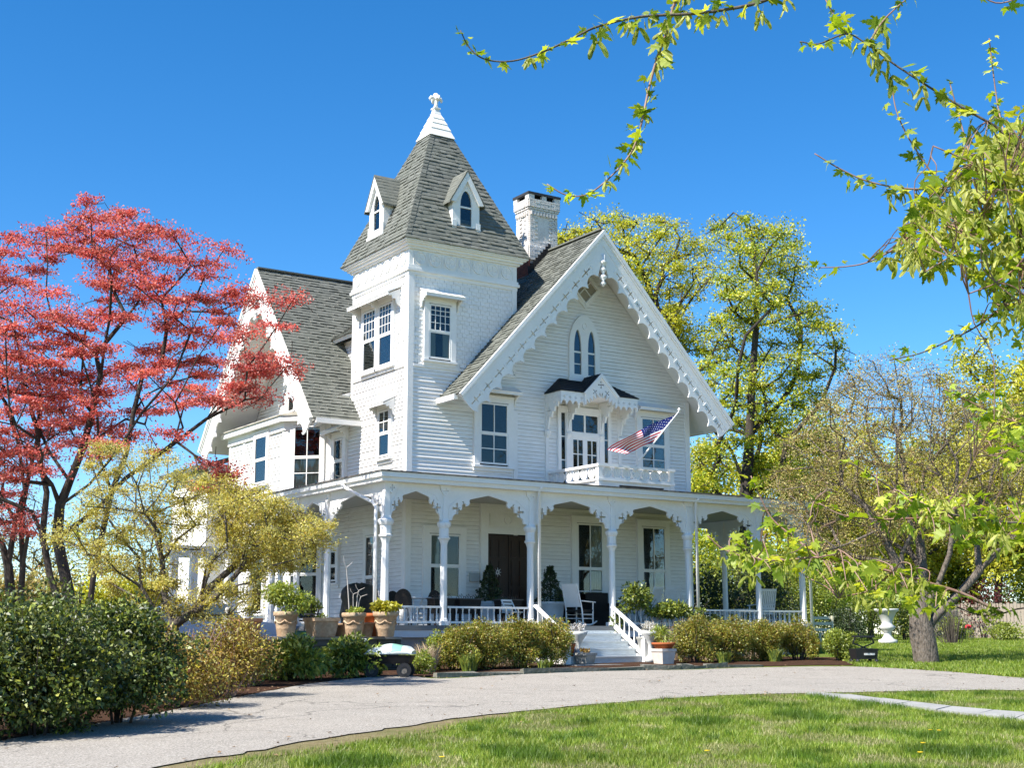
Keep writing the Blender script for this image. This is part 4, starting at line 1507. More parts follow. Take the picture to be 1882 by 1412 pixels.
fringe(W0, 4.53, 5.36, CZ - 0.09, 0.30, 4, CE - 0.07, CE - 0.03, CAN)
fringe(W0, 6.48, 7.31, CZ - 0.09, 0.30, 4, CE - 0.07, CE - 0.03, CAN)
fringe(Frame((4.53, 0, 0), (0, -1, 0), (-1, 0, 0)), 0.03, CE - 0.08, CZ - 0.09, 0.30, 4, -0.04, 0.0, CAN)
fringe(Frame((7.31, 0, 0), (0, 1, 0), (1, 0, 0)), -CE + 0.08, -0.03, CZ - 0.09, 0.30, 4, -0.04, 0.0, CAN)
mb = MB()                                                  # little gable front
gab = [(5.32, CZ - 0.02), (5.92, CZ + 0.57), (6.52, CZ - 0.02), (6.50, CZ - 0.34)]
for k in range(5, 0, -1):
    gab += [(5.92 + 0.58 * k / 5 - 0.05, CZ - 0.36 + 0.32 * (1 - k / 5)), (5.92 + 0.58 * (k - 0.5) / 5, CZ - 0.20 + 0.32 * (1 - (k - .5) / 5))]
for k in range(0, 6):
    gab += [(5.92 - 0.58 * k / 5 + (0.05 if k else 0), CZ - 0.36 + 0.32 * (1 - k / 5))]
    if k < 5: gab += [(5.92 - 0.58 * (k + 0.5) / 5, CZ - 0.20 + 0.32 * (1 - (k + .5) / 5))]
gab.append((5.34, CZ - 0.34))
mb.prism(W0, gab, CE - 0.02, CE + 0.025, holes=[cross_poly((5.92, CZ + 0.28), 0.11, 0), cross_poly((5.70, CZ + 0.05), 0.09, .7), cross_poly((6.14, CZ + 0.05), 0.09, -.7)])
for s in (-1, 1):
    mb.prism(W0, [(5.92, CZ + 0.62), (5.92 + s * 0.64, CZ - 0.02), (5.92 + s * 0.57, CZ - 0.06), (5.92, CZ + 0.5)][::s], CE + 0.02, CE + 0.07)
mb.build('canopy_gable', WHITE, CAN)
for u in (4.57, 5.30, 6.50, 7.22):                         # brackets with pilaster strips
    mb = MB()
    G = Frame(W0(u - 0.03, 0, 0), W0.n, W0.u)
    zt = CZ - 0.10
    mb.prism(G, [(0.0, zt), (CE - 0.1, zt), (CE - 0.1, zt - 0.2), (CE - 0.2, zt - 0.2), (CE - 0.24, zt - 0.33), (CE - 0.36, zt - 0.31), (CE - 0.4, zt - 0.46), (CE - 0.5, zt - 0.44), (CE - 0.55, zt - 0.62), (CE - 0.64, zt - 0.6),
                 (0.16, zt - 0.82), (0.12, zt - 0.95), (0.0, zt - 1.0)], 0.0, 0.06, holes=[cross_poly((CE - 0.35, zt - 0.14), 0.09, 0), cross_poly((0.2, zt - 0.42), 0.1, 0)])
    mb.fbox(W0, u - 0.05, u + 0.05, 5.1, zt, 0.0, 0.075)
    mb.lathe(W0(u, zt - 1.0, 0.10), [(0.04, -0.16), (0.09, -0.06), (0.1, 0.0), (0.07, 0.03)], 8)
    mb.build('bracket', WHITE, CAN)

# balcony
BX0, BX1, BD_ = 4.65, 7.24, 2.41
mb = MB()
mb.box(BX0, BX1, -BD_, 0.0, 4.98, 5.07)
mb.box(BX0 - .06, BX1 + .06, -BD_ - .06, 0.0, 5.07, 5.13)
for x0, x1, y0, y1 in ((BX0 - .04, BX0 + .1, -BD_ - .04, -BD_ + .1), (BX1 - .1, BX1 + .04, -BD_ - .04, -BD_ + .1)):
    mb.box(x0, x1, y0, y1, 4.8, 5.46)
mb.box(BX0 - .07, BX1 + .07, -BD_ - .07, -BD_ + .07, 5.46, 5.53)
mb.box(BX0 - .07, BX0 + .07, -BD_ + .07, 0.0, 5.46, 5.53)
mb.box(BX1 - .07, BX1 + .07, -BD_ + .07, 0.0, 5.46, 5.53)
mb.box(BX0 + .1, BX1 - .1, -BD_ - .01, -BD_ + .02, 5.13, 5.17)
mb.box(BX0, BX0 + .7, -BD_, -BD_ + .05, 4.78, 4.98)
mb.box(BX1 - .3, BX1, -BD_, -BD_ + .05, 4.78, 4.98)
mb.box(BX0, BX0 + .05, -BD_ + .05, 0.0, 4.78, 4.98)
BAL = mb.build('balcony', WHITE, HOUSE)
FB = Frame((0, -BD_, 0), (1, 0, 0), (0, -1, 0))
FBL = Frame((BX0, 0, 0), (0, -1, 0), (-1, 0, 0))
for k in range(7):
    roundel('roundel', FB, BX0 + 0.29 + k * 0.335, 5.305, 0.158, -0.02, BAL)
for k in range(6):
    roundel('roundel', FBL, 0.28 + k * 0.36, 5.305, 0.158, -0.02, BAL)

# ================================================================= porch
PX0, PX1, PY = -2.0, 11.99, -2.63
FRONT_X = [-2.0, -0.36, 2.23, 4.89, 7.57, 10.22, 11.99]
LEFT_Y = [-2.63, 0.56, 2.49, 4.15, 5.75, 7.5]
RIGHT_Y = [-2.63, 0.75, 4.0]
ZF = 1.15
mb = MB()
mb.box(-2.22, 12.2, -2.82, 0.0, 1.03, 1.15)
mb.box(-2.22, 0.0, 0.0, 7.7, 1.03, 1.15)
mb.box(9.94, 12.2, 0.0, 4.2, 1.03, 1.15)
mb.build('porch_floor', FLOOR, HOUSE)
trim('porch_skirt', (-2.2, 2.2, 0.86, 1.03, 2.74, 2.80), (4.95, 12.18, 0.86, 1.03, 2.74, 2.80))
mb = MB(); mb.box(-2.15, 12.1, -2.70, 0.0, -0.3, 0.86); mb.box(-2.15, 0.0, 0.0, 7.6, -0.3, 1.03); mb.build('porch_base', mat('porch_base_grey', (0.3, 0.31, 0.32), 0.8, noise=(4, (0.2, 0.2, 0.2), 0.6)), HOUSE)
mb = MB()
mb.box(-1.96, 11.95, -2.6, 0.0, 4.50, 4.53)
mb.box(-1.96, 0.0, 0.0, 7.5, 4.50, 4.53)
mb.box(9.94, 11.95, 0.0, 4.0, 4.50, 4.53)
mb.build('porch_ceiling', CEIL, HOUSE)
# low pitched roof, dark edge, white fascia
ex0, ex1, ey, eb, er = -2.30, 12.29, -2.93, 7.7, 4.3
mb = MB()
zt, zw = 4.86, 5.02
mb.face([(ex0, ey, zt), (ex1, ey, zt), (9.94, 0, zw), (0, 0, zw)])
mb.face([(ex0, eb, zt), (ex0, ey, zt), (0, 0, zw), (0, eb, zw)])
mb.face([(ex1, ey, zt), (ex1, er, zt), (9.94, er, zw), (9.94, 0, zw)])
mb.build('porch_roof', FLASH, HOUSE)
mb = MB()
mb.box(ex0 - .03, ex1 + .03, ey - .03, ey + .2, 4.825, 4.86)
mb.box(ex0 - .03, ex0 + .2, ey + .2, eb, 4.825, 4.86)
mb.box(ex1 - .2, ex1 + .03, ey + .2, er, 4.825, 4.86)
mb.build('roof_edge', FLASH, HOUSE)
mb = MB()
mb.box(ex0, ex1, ey, ey + .06, 4.70, 4.825)
mb.box(ex0 + .05, ex1 - .05, ey + .06, ey + .12, 4.62, 4.75)
mb.box(ex0, ex0 + .06, ey + .06, eb, 4.70, 4.825)
mb.box(ex0 + .06, ex0 + .12, ey + .12, eb, 4.62, 4.75)
mb.box(ex1 - .06, ex1, ey + .06, er, 4.70, 4.825)
mb.box(ex0 + .06, ex1 - .06, ey + .06, PY + .03, 4.60, 4.62)
mb.box(ex0 + .06, PX0 + .03, PY + .03, eb, 4.60, 4.62)
mb.box(PX1 - .03, ex1 - .06, PY + .03, er, 4.60, 4.62)
mb.build('porch_fascia', WHITE, HOUSE)


def bracket_edge(w, zb=3.68, za=4.42):
    """left half of a bay opening seen from outside: from the column foot of the bracket up to the apex"""
    k = min(1.0, (w / 2 - 0.1) / 1.2)
    X = lambda u: u * k if k < 1 else u
    A = [(0.10, zb), (0.13, zb + .06), (0.21, zb + .06), (0.225, zb + .12)]
    A += [(0.24, zb + .17), (0.29, zb + .215), (0.37, zb + .23), (0.385, zb + .30), (0.42, zb + .37), (0.49, zb + .41), (0.52, zb + .405)]
    A += [(0.50, zb + .455), (0.54, zb + .50), (0.60, zb + .50), (0.64, zb + .47), (0.63, zb + .43), (0.70, zb + .46), (0.735, zb + .52), (0.72, zb + .58), (0.75, zb + .615)]
    return [(X(u), z) for u, z in A] + [(w / 2, za)]


def bay(F, u0, u1, parent):
    w = u1 - u0
    h = bracket_edge(w)
    left = [(u0 + u, z) for u, z in h]
    right = [(u1 - u, z) for u, z in h[:-1]][::-1]
    k = min(1.0, (w / 2 - 0.1) / 1.2)
    holes = []
    for s, b in ((1, u0), (-1, u1)):
        holes.append(cross_poly((b + s * 0.36 * k, 4.045), 0.145 * min(1, k + .15), 0, 0.3))
        holes.append([(b + s * x * k, z) for x, z in ((0.50, 4.225), (0.54, 4.19), (0.57, 4.18), (0.575, 4.215), (0.53, 4.235))][::s])
    mb = MB()
    mb.prism(F, [(u0, 3.66)] + left + right + [(u1, 3.66), (u1, 4.62), (u0, 4.62)], -0.03, 0.03, holes=holes)
    o = mb.build('porch_arch', WHITE, parent)
    mb = MB()                                              # raised moulding following the arch
    pl_ = [(u0 + 0.1, 3.8), (u0 + 0.13 * 1, 4.1), (u0 + 0.45 * k, 4.34), (u0 + w / 2, 4.52), (u1 - 0.45 * k, 4.34), (u1 - 0.13, 4.1), (u1 - 0.1, 3.8)]
    for a, b in zip(pl_[:-1], pl_[1:]):
        mb.bar(F(a[0], a[1], 0.03), F(b[0], b[1], 0.03), 0.02, 0.018, side=F.n)
    mb.build('arch_moulding', WHITE, o)
    return o


FP = Frame((0, PY, 0), (1, 0, 0), (0, -1, 0))
FL = Frame((PX0, 0, 0), (0, -1, 0), (-1, 0, 0))
FR = Frame((PX1, 0, 0), (0, 1, 0), (1, 0, 0))
for a, b in zip(FRONT_X[:-1], FRONT_X[1:]):
    bay(FP, a, b, HOUSE)
for a, b in zip(LEFT_Y[:-1], LEFT_Y[1:]):
    bay(FL, -b, -a, HOUSE)
for a, b in zip(RIGHT_Y[:-1], RIGHT_Y[1:]):
    bay(FR, a, b, HOUSE)


def column(x, y, corner=False):
    s = 1.12 if corner else 1.0
    mb = MB()
    mb.box(x - .13 * s, x + .13 * s, y - .13 * s, y + .13 * s, ZF, ZF + .10)
    mb.lathe((x, y, 0), [(.115 * s, ZF + .10), (.105 * s, ZF + .16), (.092 * s, ZF + .18), (.083 * s, 3.12), (.09 * s, 3.16), (.12 * s, 3.24), (.15 * s, 3.27), (.155 * s, 3.31), (.115 * s, 3.33)], 8, rot=0.5)
    mb.lathe((x, y, 0), [(.125 * s, 3.33), (.125 * s, 3.54), (.15 * s, 3.56), (.175 * s, 3.62), (.175 * s, 3.67), (.14 * s, 3.70)], 8, rot=0.5)
    mb.lathe((x, y, 0), [(.135 * s, 3.70), (.10 * s, 3.78), (.085 * s, 4.05), (.085 * s, 4.60)], 4, rot=0.5)
    c = mb.build('porch_column', WHITE, HOUSE)
    return c


def shield(F, u):
    mb = MB()
    mb.prism(F, [(u - .16, 4.58), (u - .15, 4.5), (u - .06, 4.36), (u, 4.33), (u + .06, 4.36), (u + .15, 4.5), (u + .16, 4.58)], 0.03, 0.075, holes=[cross_poly((u, 4.46), 0.075, 0, 0.16)])
    mb.fbox(F, u - .17, u + .17, 4.58, 4.6, 0.03, 0.10)
    mb.build('column_shield', WHITE, HOUSE)


for i, x in enumerate(FRONT_X):
    column(x, PY, i in (0, len(FRONT_X) - 1))
    shield(FP, x + (0.12 if i == 0 else -0.12 if i == 6 else 0))
for y in LEFT_Y[1:]:
    column(PX0, y); shield(FL, -y)
for y in RIGHT_Y[1:]:
    column(PX1, y)


def baluster_mesh():
    mb = MB()
    mb.lathe((0, 0, 0), [(.028, 0), (.028, .05), (.020, .065), (.026, .10), (.017, .16), (.014, .23), (.017, .28), (.024, .30), (.024, .34)], 7)
    return mb.mesh('baluster', WHITE, True)


BALU = baluster_mesh()


def railing(F, u0, u1, z0=1.25, z1=1.62):
    mb = MB()
    mb.fbox(F, u0, u1, z1 - .05, z1, -.05, .05)
    mb.fbox(F, u0, u1, z0 - .05, z0, -.035, .035)
    r = mb.build('porch_railing', WHITE, HOUSE)
    n = max(2, int(round((u1 - u0) / 0.19)))
    for k in range(n):
        b = bpy.data.objects.new('baluster', BALU)
        link(b, r)
        p = F(u0 + (k + .5) * (u1 - u0) / n, z0, 0)
        b.location = p
        b.scale = (1, 1, (z1 - .05 - z0) / 0.34)
    return r


for i, (a, b) in enumerate(zip(FRONT_X[:-1], FRONT_X[1:])):
    if i != 2:
        railing(FP, a + .1, b - .1)
railing(FR, -2.53, 0.65)
railing(FR, 0.85, 3.9)

# steps
NST, RISE, RUN = 5, 0.19, 0.30
SX0, SX1 = 2.34, 4.78
ST = bpy.data.objects.new('front_steps', None)
link(ST, HOUSE)
for x in (SX0 - .05, SX1):
    mb = MB()
    mb.prism(Frame((x, 0, 0), (0, 1, 0), (1, 0, 0)), [(-2.78, 1.03), (-2.78, 0.1), (-4.02, 0.1), (-4.02, 0.28)], 0.0, 0.05)
    mb.build('stringer', WHITE, ST)
for k in range(NST):
    zt = ZF - k * RISE
    y = -2.83 - k * RUN
    mb = MB(); mb.box(SX0, SX1, y, y + .02, zt - RISE, zt - .032 if k else zt - .12); mb.build('riser', TREAD, ST)
    if k:
        mb = MB(); mb.box(SX0 - .02, SX1 + .02, y - .03, y + RUN - .002, zt - .032, zt); mb.build('tread', TREAD, ST)
for x in (SX0 - 0.02, SX1 + 0.02):                         # sloping rails down to newels
    top, bot = Vector((x, -2.72, 1.66)), Vector((x, -4.02, 0.93))
    mb = MB()
    mb.bar(top, bot, .09, .06)
    lo_t, lo_b = Vector((x, -2.75, 1.20)), Vector((x, -4.02, 0.42))
    mb.bar(lo_t, lo_b, .05, .12)
    r = mb.build('step_railing', WHITE, HOUSE)
    mb = MB()
    mb.box(x - .075, x + .075, -4.17, -4.02, 0.15, 0.92)
    mb.box(x - .11, x + .11, -4.21, -3.98, 0.92, 0.98)
    mb.lathe((x, -4.095, .98), [(.13, 0), (.05, .06)], 4, rot=.5)
    mb.build('newel_post', WHITE, r)
    for k in range(6):
        t = (k + .6) / 6.4
        a, b = lerp(top, bot, t), lerp(lo_t, lo_b, t)
        bo = bpy.data.objects.new('baluster', BALU)
        link(bo, r)
        bo.location = (x, a.y, b.z + .03)
        bo.scale = (1, 1, (a.z - b.z - .05) / .34)
# downspouts
for pts in ([(-1.62, -2.93, 4.68), (-1.75, -2.92, 4.55), (-2.13, -2.86, 4.2), (-2.15, -2.80, 4.0), (-2.15, -2.80, 1.0)], [(2.40, -2.93, 4.7), (2.40, -2.80, 4.6), (2.40, -2.80, 1.1)], [(7.76, -2.93, 4.7), (7.76, -2.80, 4.6), (7.76, -2.80, 1.1)], [(12.1, -2.93, 4.7), (12.16, -2.80, 4.6), (12.16, -2.80, 1.1)]):
    if pts[0][0] == -1.62:
        pts = [(-2.33, -0.85, 4.68), (-2.28, -0.95, 4.58), (-2.2, -2.3, 4.12), (-2.17, -2.42, 4.0), (-2.17, -2.45, 1.1)]
    mb = MB(); mb.tube(pts, 0.045, 8); mb.build('downspout', WHITE, HOUSE, smooth=True)
# rear wing glimpsed through the right porch
mb = MB(); mb.box(9.95, 13.4, 9.0, 13.0, 0.3, 5.2); mb.build('kitchen_wall', CLAP, HOUSE)
window(Frame((0, 9.0, 0), (1, 0, 0), (0, -1, 0)), 10.9, 11.8, 2.0, 3.8, 2, 2, 2, 0.14)

# ================================================================= terrace
TER = thing('stone_terrace', 'low dark stone terrace wall topped with flagstones, left of the porch', 'wall')
TX0, TX1, TY0, TY1, TZ = -13.5, -2.22, -3.9, 9.0, 0.88
mb = MB(); mb.box(TX0, TX1, TY0 + .02, TY1, -0.6, TZ - .06); mb.build('core', WALLSTONE, TER)
rt_ = random.Random(5)
z = 0.0
while z < TZ - 0.1:
    h = rt_.uniform(.13, .22)
    h = min(h, TZ - .075 - z)
    x = TX0
    while x < TX1:
        wd = rt_.uniform(.24, .55)
        b = min(x + wd, TX1)
        if b - x > .06:
            m_ = MB()
            o = rt_.uniform(0, .05)
            m_.hexa([(x + .012, TY0 - o, z + .01), (b - .012, TY0 - o + rt_.uniform(-.01, .01), z + .01), (b - .012, TY0 + .1, z + .01), (x + .012, TY0 + .1, z + .01)],
                    [(x + .02, TY0 - o + .01, z + h - .01), (b - .02, TY0 - o + .01, z + h - .01), (b - .012, TY0 + .1, z + h - .01), (x + .012, TY0 + .1, z + h - .01)])
            m_.build('stone', WALLSTONE, TER)
        x += wd
    z += h
x = TX0
while x < TX1:
    wd = rt_.uniform(.7, 1.2)
    b = min(x + wd, TX1)
    for y0, y1 in ((TY0 - .06, TY0 + .8), (TY0 + .8, TY0 + 1.7), (TY0 + 1.7, TY1)):
        m_ = MB(); m_.box(x + .006, b - .006, y0 + .006, y1 - .006, TZ - .06, TZ + rt_.uniform(-.006, .006)); m_.build('flagstone', STONE, TER)
    x += wd

# edging stones beside the drive and the landing before the steps
EDG = thing('stone_edging', 'row of low grey edging stones between the flower bed and the drive', 'kerb')
ec = resample(smooth_curve([gpt(*q)[:2] for q in [(800, 1247), (870, 1244), (930, 1241.5), (1010, 1239), (1085, 1236), (1180, 1233), (1268, 1230.5), (1330, 1228), (1400, 1226)]]), 0.05)
s = 0
while s < len(ec) - 12:
    e = min(s + rt_.randint(8, 24), len(ec) - 1)
    a, b = ec[s], ec[e]
    d = (b - a) / np.linalg.norm(b - a)
    nn_ = np.array([-d[1], d[0]])
    a2, b2 = a + d * .012, b - d * .012
    zz_ = float(gz(*a))
    m_ = MB()
    h = rt_.uniform(.07, .13)
    q = [a2 - nn_ * .06, b2 - nn_ * .06, b2 + nn_ * .12, a2 + nn_ * .12]
    m_.hexa([(p[0], p[1], zz_ - .1) for p in q], [(p[0] + rt_.uniform(-.03, .03), p[1] + rt_.uniform(-.03, .03), zz_ + h + rt_.uniform(-.03, .03)) for p in q])
    m_.build('stone', EDGE, EDG)
    s = e
LAN = thing('landing_stones', 'pale flat landing stones at the foot of the front steps', 'stone step')
for x0, x1 in ((2.0, 3.45), (3.46, 5.6)):
    m_ = MB(); m_.box(x0, x1, -4.95, -4.03, 0.0, 0.2 + rt_.uniform(-.01, .01)); m_.build('stone', STONE, LAN)
# ================================================================= things on the porch and terrace
rf = random.Random(12)


def pot_profile(h, r, style):
    if style == 'rim':
        return [(r * .68, 0), (r * .70, .02), (r * .78, h * .3), (r * .80, h * .32), (r * .80, h * .36), (r * .92, h * .8), (r * 1.0, h * .82), (r * 1.04, h * .88), (r * 1.04, h * .97), (r, h), (r * .9, h), (r * .86, h * .9)]
    return [(r * .62, 0), (r * .9, h * .82), (r * 1.0, h * .84), (r * 1.0, h), (r * .88, h), (r * .85, h * .9)]


def pot(name, label, loc, h, r, m, style='rim', relief=False, group=None, sq=False):
    t = thing(name, label, 'flowerpot', loc, group=group)
    mb = MB()
    n = 4 if sq else 20
    if sq:
        mb.lathe((0, 0, 0), [(r * 1.1, 0), (r * 1.36, h * .8), (r * 1.48, h * .82), (r * 1.48, h), (r * 1.3, h), (r * 1.26, h * .9)], 4, rot=.5)
    else:
        mb.lathe((0, 0, 0), pot_profile(h, r, style), n)
    mb.build('pot_body', m, t, smooth=not sq)
    mb = MB(); mb.lathe((0, 0, h * .86), [(r * (1.2 if sq else .86), 0), (0.01, .02)], n, rot=.5 if sq else 0, cap=False); mb.build('soil', SOIL, t)
    if relief:                                             # garland swags and rosettes in relief
        mb = MB()
        for k in range(6):
            a0 = k * math.pi / 3
            pts = []
            for j in range(7):
                a = a0 + j / 6 * math.pi / 3
                z = h * (.66 - .13 * math.sin(math.pi * j / 6))
                rr = r * (.80 + .12 * (z / h - .36) / .44) + .004
                pts.append((rr * math.cos(a), rr * math.sin(a), z))
            mb.tube(pts, .018, 5)
        mb.build('garland', m, t, smooth=True)
    return t


def leaf_quads(C, A, Nn, ln, wd, fold=0.18):
    """C centres (N,3) at the leaf base, A unit directions, Nn normals -> verts, faces of kite leaves"""
    n = len(C)
    B = np.cross(A, Nn)
    B /= np.linalg.norm(B, axis=1)[:, None] + 1e-9
    Nn = np.cross(B, A)
    ln = np.asarray(ln).reshape(-1, 1) * np.ones((n, 1))
    wd = np.asarray(wd).reshape(-1, 1) * np.ones((n, 1))
    v = np.empty((n, 4, 3))
    v[:, 0] = C
    v[:, 1] = C + A * ln * .45 + B * wd * .5 + Nn * ln * fold
    v[:, 2] = C + A * ln - Nn * ln * 0.1
    v[:, 3] = C + A * ln * .45 - B * wd * .5 + Nn * ln * fold
    f = np.arange(4 * n).reshape(-1, 4)
    return v.reshape(-1, 3), f


def unit(a):
    return a / (np.linalg.norm(a, axis=1)[:, None] + 1e-9)


def foliage(name, C, size, m, parent, seed, up=0.5, aspect=.55, out=None, outw=0.6, droop=0.0, fold=.18, kind='stuff'):
    r = np.random.default_rng(seed)
    n = len(C)
    A = r.normal(size=(n, 3))
    if out is not None:
        A = unit(A) + out * outw
    A[:, 2] -= droop
    A = unit(A)
    Nn = r.normal(size=(n, 3)) * .6
    Nn[:, 2] += up
    ln = size * r.uniform(.6, 1.3, n)
    v, f = leaf_quads(C, A, unit(Nn), ln, ln * aspect * r.uniform(.8, 1.2, n), fold)
    return np_mesh(name, v, f, m, parent, kind=kind)


def blob_points(c, rad, n, seed, shell=.55, lumps=14, lump=.42, zmin=None):
    """leaf positions through a lumpy bush: many small ellipsoids set over a large one; returns points and outward directions"""
    r = np.random.default_rng(seed)
    c, rad = np.array(c, float), np.array(rad, float)
    d = unit(r.normal(size=(lumps, 3)))
    lc = d * r.uniform(.35, .78, (lumps, 1))
    lr = r.uniform(lump * .75, lump * 1.3, lumps)
    lc = np.vstack([lc, [[0, 0, 0]]])
    lr = np.append(lr, .62)
    w = lr ** 2
    k = r.choice(lumps + 1, n, p=w / w.sum())
    q = unit(r.normal(size=(n, 3)))
    rr = (shell + (1 - shell) * r.uniform(0, 1, n) ** .6)[:, None] * lr[k][:, None]
    p = lc[k] + q * rr
    o = unit(p + q * .5)
    P_ = c + p * rad
    if zmin is not None:
        kk = P_[:, 2] > zmin
        P_, o = P_[kk], o[kk]
    return P_, o


# ---- leaf colours
L_HEDGE = leaf_mat('hedge_leaves', ((0.026, 0.044, 0.010), (0.043, 0.071, 0.013), (0.078, 0.103, 0.017), (0.143, 0.157, 0.031)), .25, .10, rough=.35)
L_RHODO = leaf_mat('rhododendron_leaves', ((0.053, 0.097, 0.016), (0.121, 0.174, 0.022), (0.217, 0.270, 0.034), (0.362, 0.366, 0.056)), .25, .09, rough=.35)
L_BARB = leaf_mat('young_shrub_leaves', ((0.164, 0.175, 0.021), (0.261, 0.291, 0.029), (0.370, 0.384, 0.044), (0.370, 0.198, 0.051), (0.480, 0.466, 0.073)), .35, .05)
L_LIME = leaf_mat('lime_leaves', ((0.145, 0.208, 0.024), (0.221, 0.296, 0.033), (0.306, 0.376, 0.045), (0.425, 0.448, 0.075)), .4, .05)
L_DARK = leaf_mat('dark_evergreen_leaves', ((0.022, 0.039, 0.013), (0.036, 0.060, 0.018), (0.072, 0.105, 0.026)), .2, .06)
L_YELLOW = leaf_mat('golden_maple_leaves', ((0.34, 0.29, 0.03), (0.49, 0.43, 0.055), (0.58, 0.53, 0.11), (0.62, 0.59, 0.24), (0.48, 0.31, 0.06)), .4, .03)
L_RED = leaf_mat('red_maple_leaves', ((0.36, 0.055, 0.05), (0.48, 0.09, 0.08), (0.57, 0.15, 0.13), (0.62, 0.23, 0.15), (0.60, 0.21, 0.24)), .42, .03, tint=(1.4, .9, .8))
L_GREEN = leaf_mat('spring_maple_leaves', ((0.144, 0.233, 0.017), (0.256, 0.355, 0.023), (0.416, 0.478, 0.029), (0.641, 0.587, 0.039)), .42, .04)
L_GOLDG = leaf_mat('yellow_green_leaves', ((0.308, 0.347, 0.028), (0.440, 0.459, 0.034), (0.572, 0.560, 0.046), (0.660, 0.605, 0.069)), .42, .04)
L_OLIVE = leaf_mat('tiny_olive_leaves', ((0.27, 0.24, 0.08), (0.38, 0.34, 0.11), (0.46, 0.41, 0.15), (0.38, 0.22, 0.12)), .3, .02)
L_BROWN = leaf_mat('bronze_leaves', ((0.170, 0.104, 0.031), (0.255, 0.162, 0.039), (0.323, 0.243, 0.042), (0.204, 0.081, 0.035)), .35, .03)
L_CHART = leaf_mat('chartreuse_leaves', ((0.28, 0.28, 0.015), (0.38, 0.36, 0.02), (0.46, 0.43, 0.05)), .35, .04)
PETALW = mat('white_petals', (0.75, 0.72, 0.68), .8)


def plant_in(name, label, cat, loc, rad, n, size, m, seed, group=None, stems=0, shell=.3, aspect=.5, up=.5, stemmat=None, droop=0.0):
    t = thing(name, label, cat, loc, group=group)
    C, o = blob_points((0, 0, rad[2] * .9), rad, n, seed, shell=shell, lumps=9, zmin=0.0)
    foliage('foliage', C, size, m, t, seed + 1, up=up, out=o, aspect=aspect, droop=droop)
    mb = MB()
    r = random.Random(seed)
    for k in range(max(4, stems)):
        a = r.uniform(0, 6.28)
        mb.tube([(0, 0, -.02), (rad[0] * .3 * math.cos(a), rad[1] * .3 * math.sin(a), rad[2] * .8), (rad[0] * .75 * math.cos(a), rad[1] * .75 * math.sin(a), rad[2] * 1.5)], [.01, .007, .003], 4)
    mb.build('stems', stemmat or BARK, t)
    return t


TT = TZ
def onter(px, D):
    s_ = at(px, 1168, D)
    return (float(s_[0]), float(s_[1]), TT)


# row of pots along the terrace wall, left to right
p1 = onter(452, 29.95); pot('rectangular_planter', 'rectangular relief terracotta planter farthest left on the terrace wall', p1, .40, .26, TERRA, sq=True, group='clay pots on the terrace')
p2 = onter(525, 30.4); pot('clay_pot', 'large round clay pot holding a bushy green plant', p2, .55, .275, TERRA_PALE, relief=True, group='clay pots on the terrace')
plant_in('potted_shrub', 'bushy bright green plant growing in the large clay pot', 'plant', (p2[0], p2[1], p2[2] + .48), (.58, .58, .48), 2600, .075, L_LIME, 51)
p3 = onter(590, 30.7); pot('rectangular_planter', 'rectangular planter with face reliefs, right of the bushy potted plant', p3, .42, .30, TERRA_PALE, sq=True, group='clay pots on the terrace')
plant_in('seedling', 'few green shoots in the rectangular relief planter', 'plant', (p3[0], p3[1], p3[2] + .36), (.2, .2, .07), 120, .06, L_LIME, 52)
p4 = onter(650, 30.8); pot('clay_pot', 'pale garlanded clay pot with bare white twigs standing in it', p4, .53, .27, TERRA_PALE, relief=True, group='clay pots on the terrace')
plant_in('potted_herb', 'low green sprouts in the garlanded pot with bare twigs', 'plant', (p4[0], p4[1], p4[2] + .45), (.28, .28, .10), 500, .06, L_LIME, 53)
tw = thing('bare_twigs', 'pale bare forked twigs rising out of the garlanded clay pot', 'twigs', (p4[0], p4[1], p4[2] + .45))
for a, h, dx in ((0, 1.35, -.22), (1, .62, -.03), (2, .72, .10), (3, .55, .16)):
    mb = MB()
    mb.tube([(dx * .5, 0, 0), (dx * .8, .02, h * .6), (dx, 0, h * .8)], [.014, .011, .009], 5)
    mb.tube([(dx, 0, h * .8), (dx - .06, .0, h * .9), (dx - .08, 0, h)], [.008, .006, .004], 4)
    mb.tube([(dx, 0, h * .8), (dx + .08, .0, h * .85), (dx + .16, 0, h * .9)], [.008, .006, .004], 4)
    mb.build('twig', mat('bleached_twig', (.5, .45, .4), .9), tw)
p5 = onter(708, 31.0); pot('clay_pot', 'garlanded clay pot of chartreuse foliage beside the corner column', p5, .55, .28, TERRA_PALE, relief=True, group='clay pots on the terrace')
plant_in('chartreuse_plant', 'dome of bright chartreuse leaves in the corner clay pot', 'plant', (p5[0], p5[1], p5[2] + .47), (.40, .40, .17), 900, .10, L_CHART, 54)
p6 = onter(683, 31.5); pot('clay_pot', 'plain red clay pot half hidden between two garlanded pots', p6, .53, .26, ORANGE, style='plain', group='clay pots on the terrace')
p7 = onter(626, 31.3); pot('clay_pot', 'small pale pot just left of the pot with bare twigs', p7, .30, .2, TERRA_PALE, style='plain', group='clay pots on the terrace')
p8 = onter(672, 31.25); pot('clay_pot', 'small bowl-shaped clay pot in the gap before the plain red pot', p8, .32, .2, TERRA_PALE, group='clay pots on the terrace')
ho = thing('garden_hose', 'coil of green hose lying behind the pots on the terrace', 'hose', onter(560, 31.2))
mb = MB()
pts = [(.42 * math.cos(a * .35) * (1 + .04 * math.sin(a)), .3 * math.sin(a * .35), .015 + .002 * a) for a in range(54)]
mb.tube(pts, .014, 6)
mb.build('hose_coil', mat('hose_green', (.06, .2, .16), .5), ho)
dk = thing('wire_plant_stand', 'dark wire plant stand behind the terrace pots', 'plant stand', onter(572, 31.9))
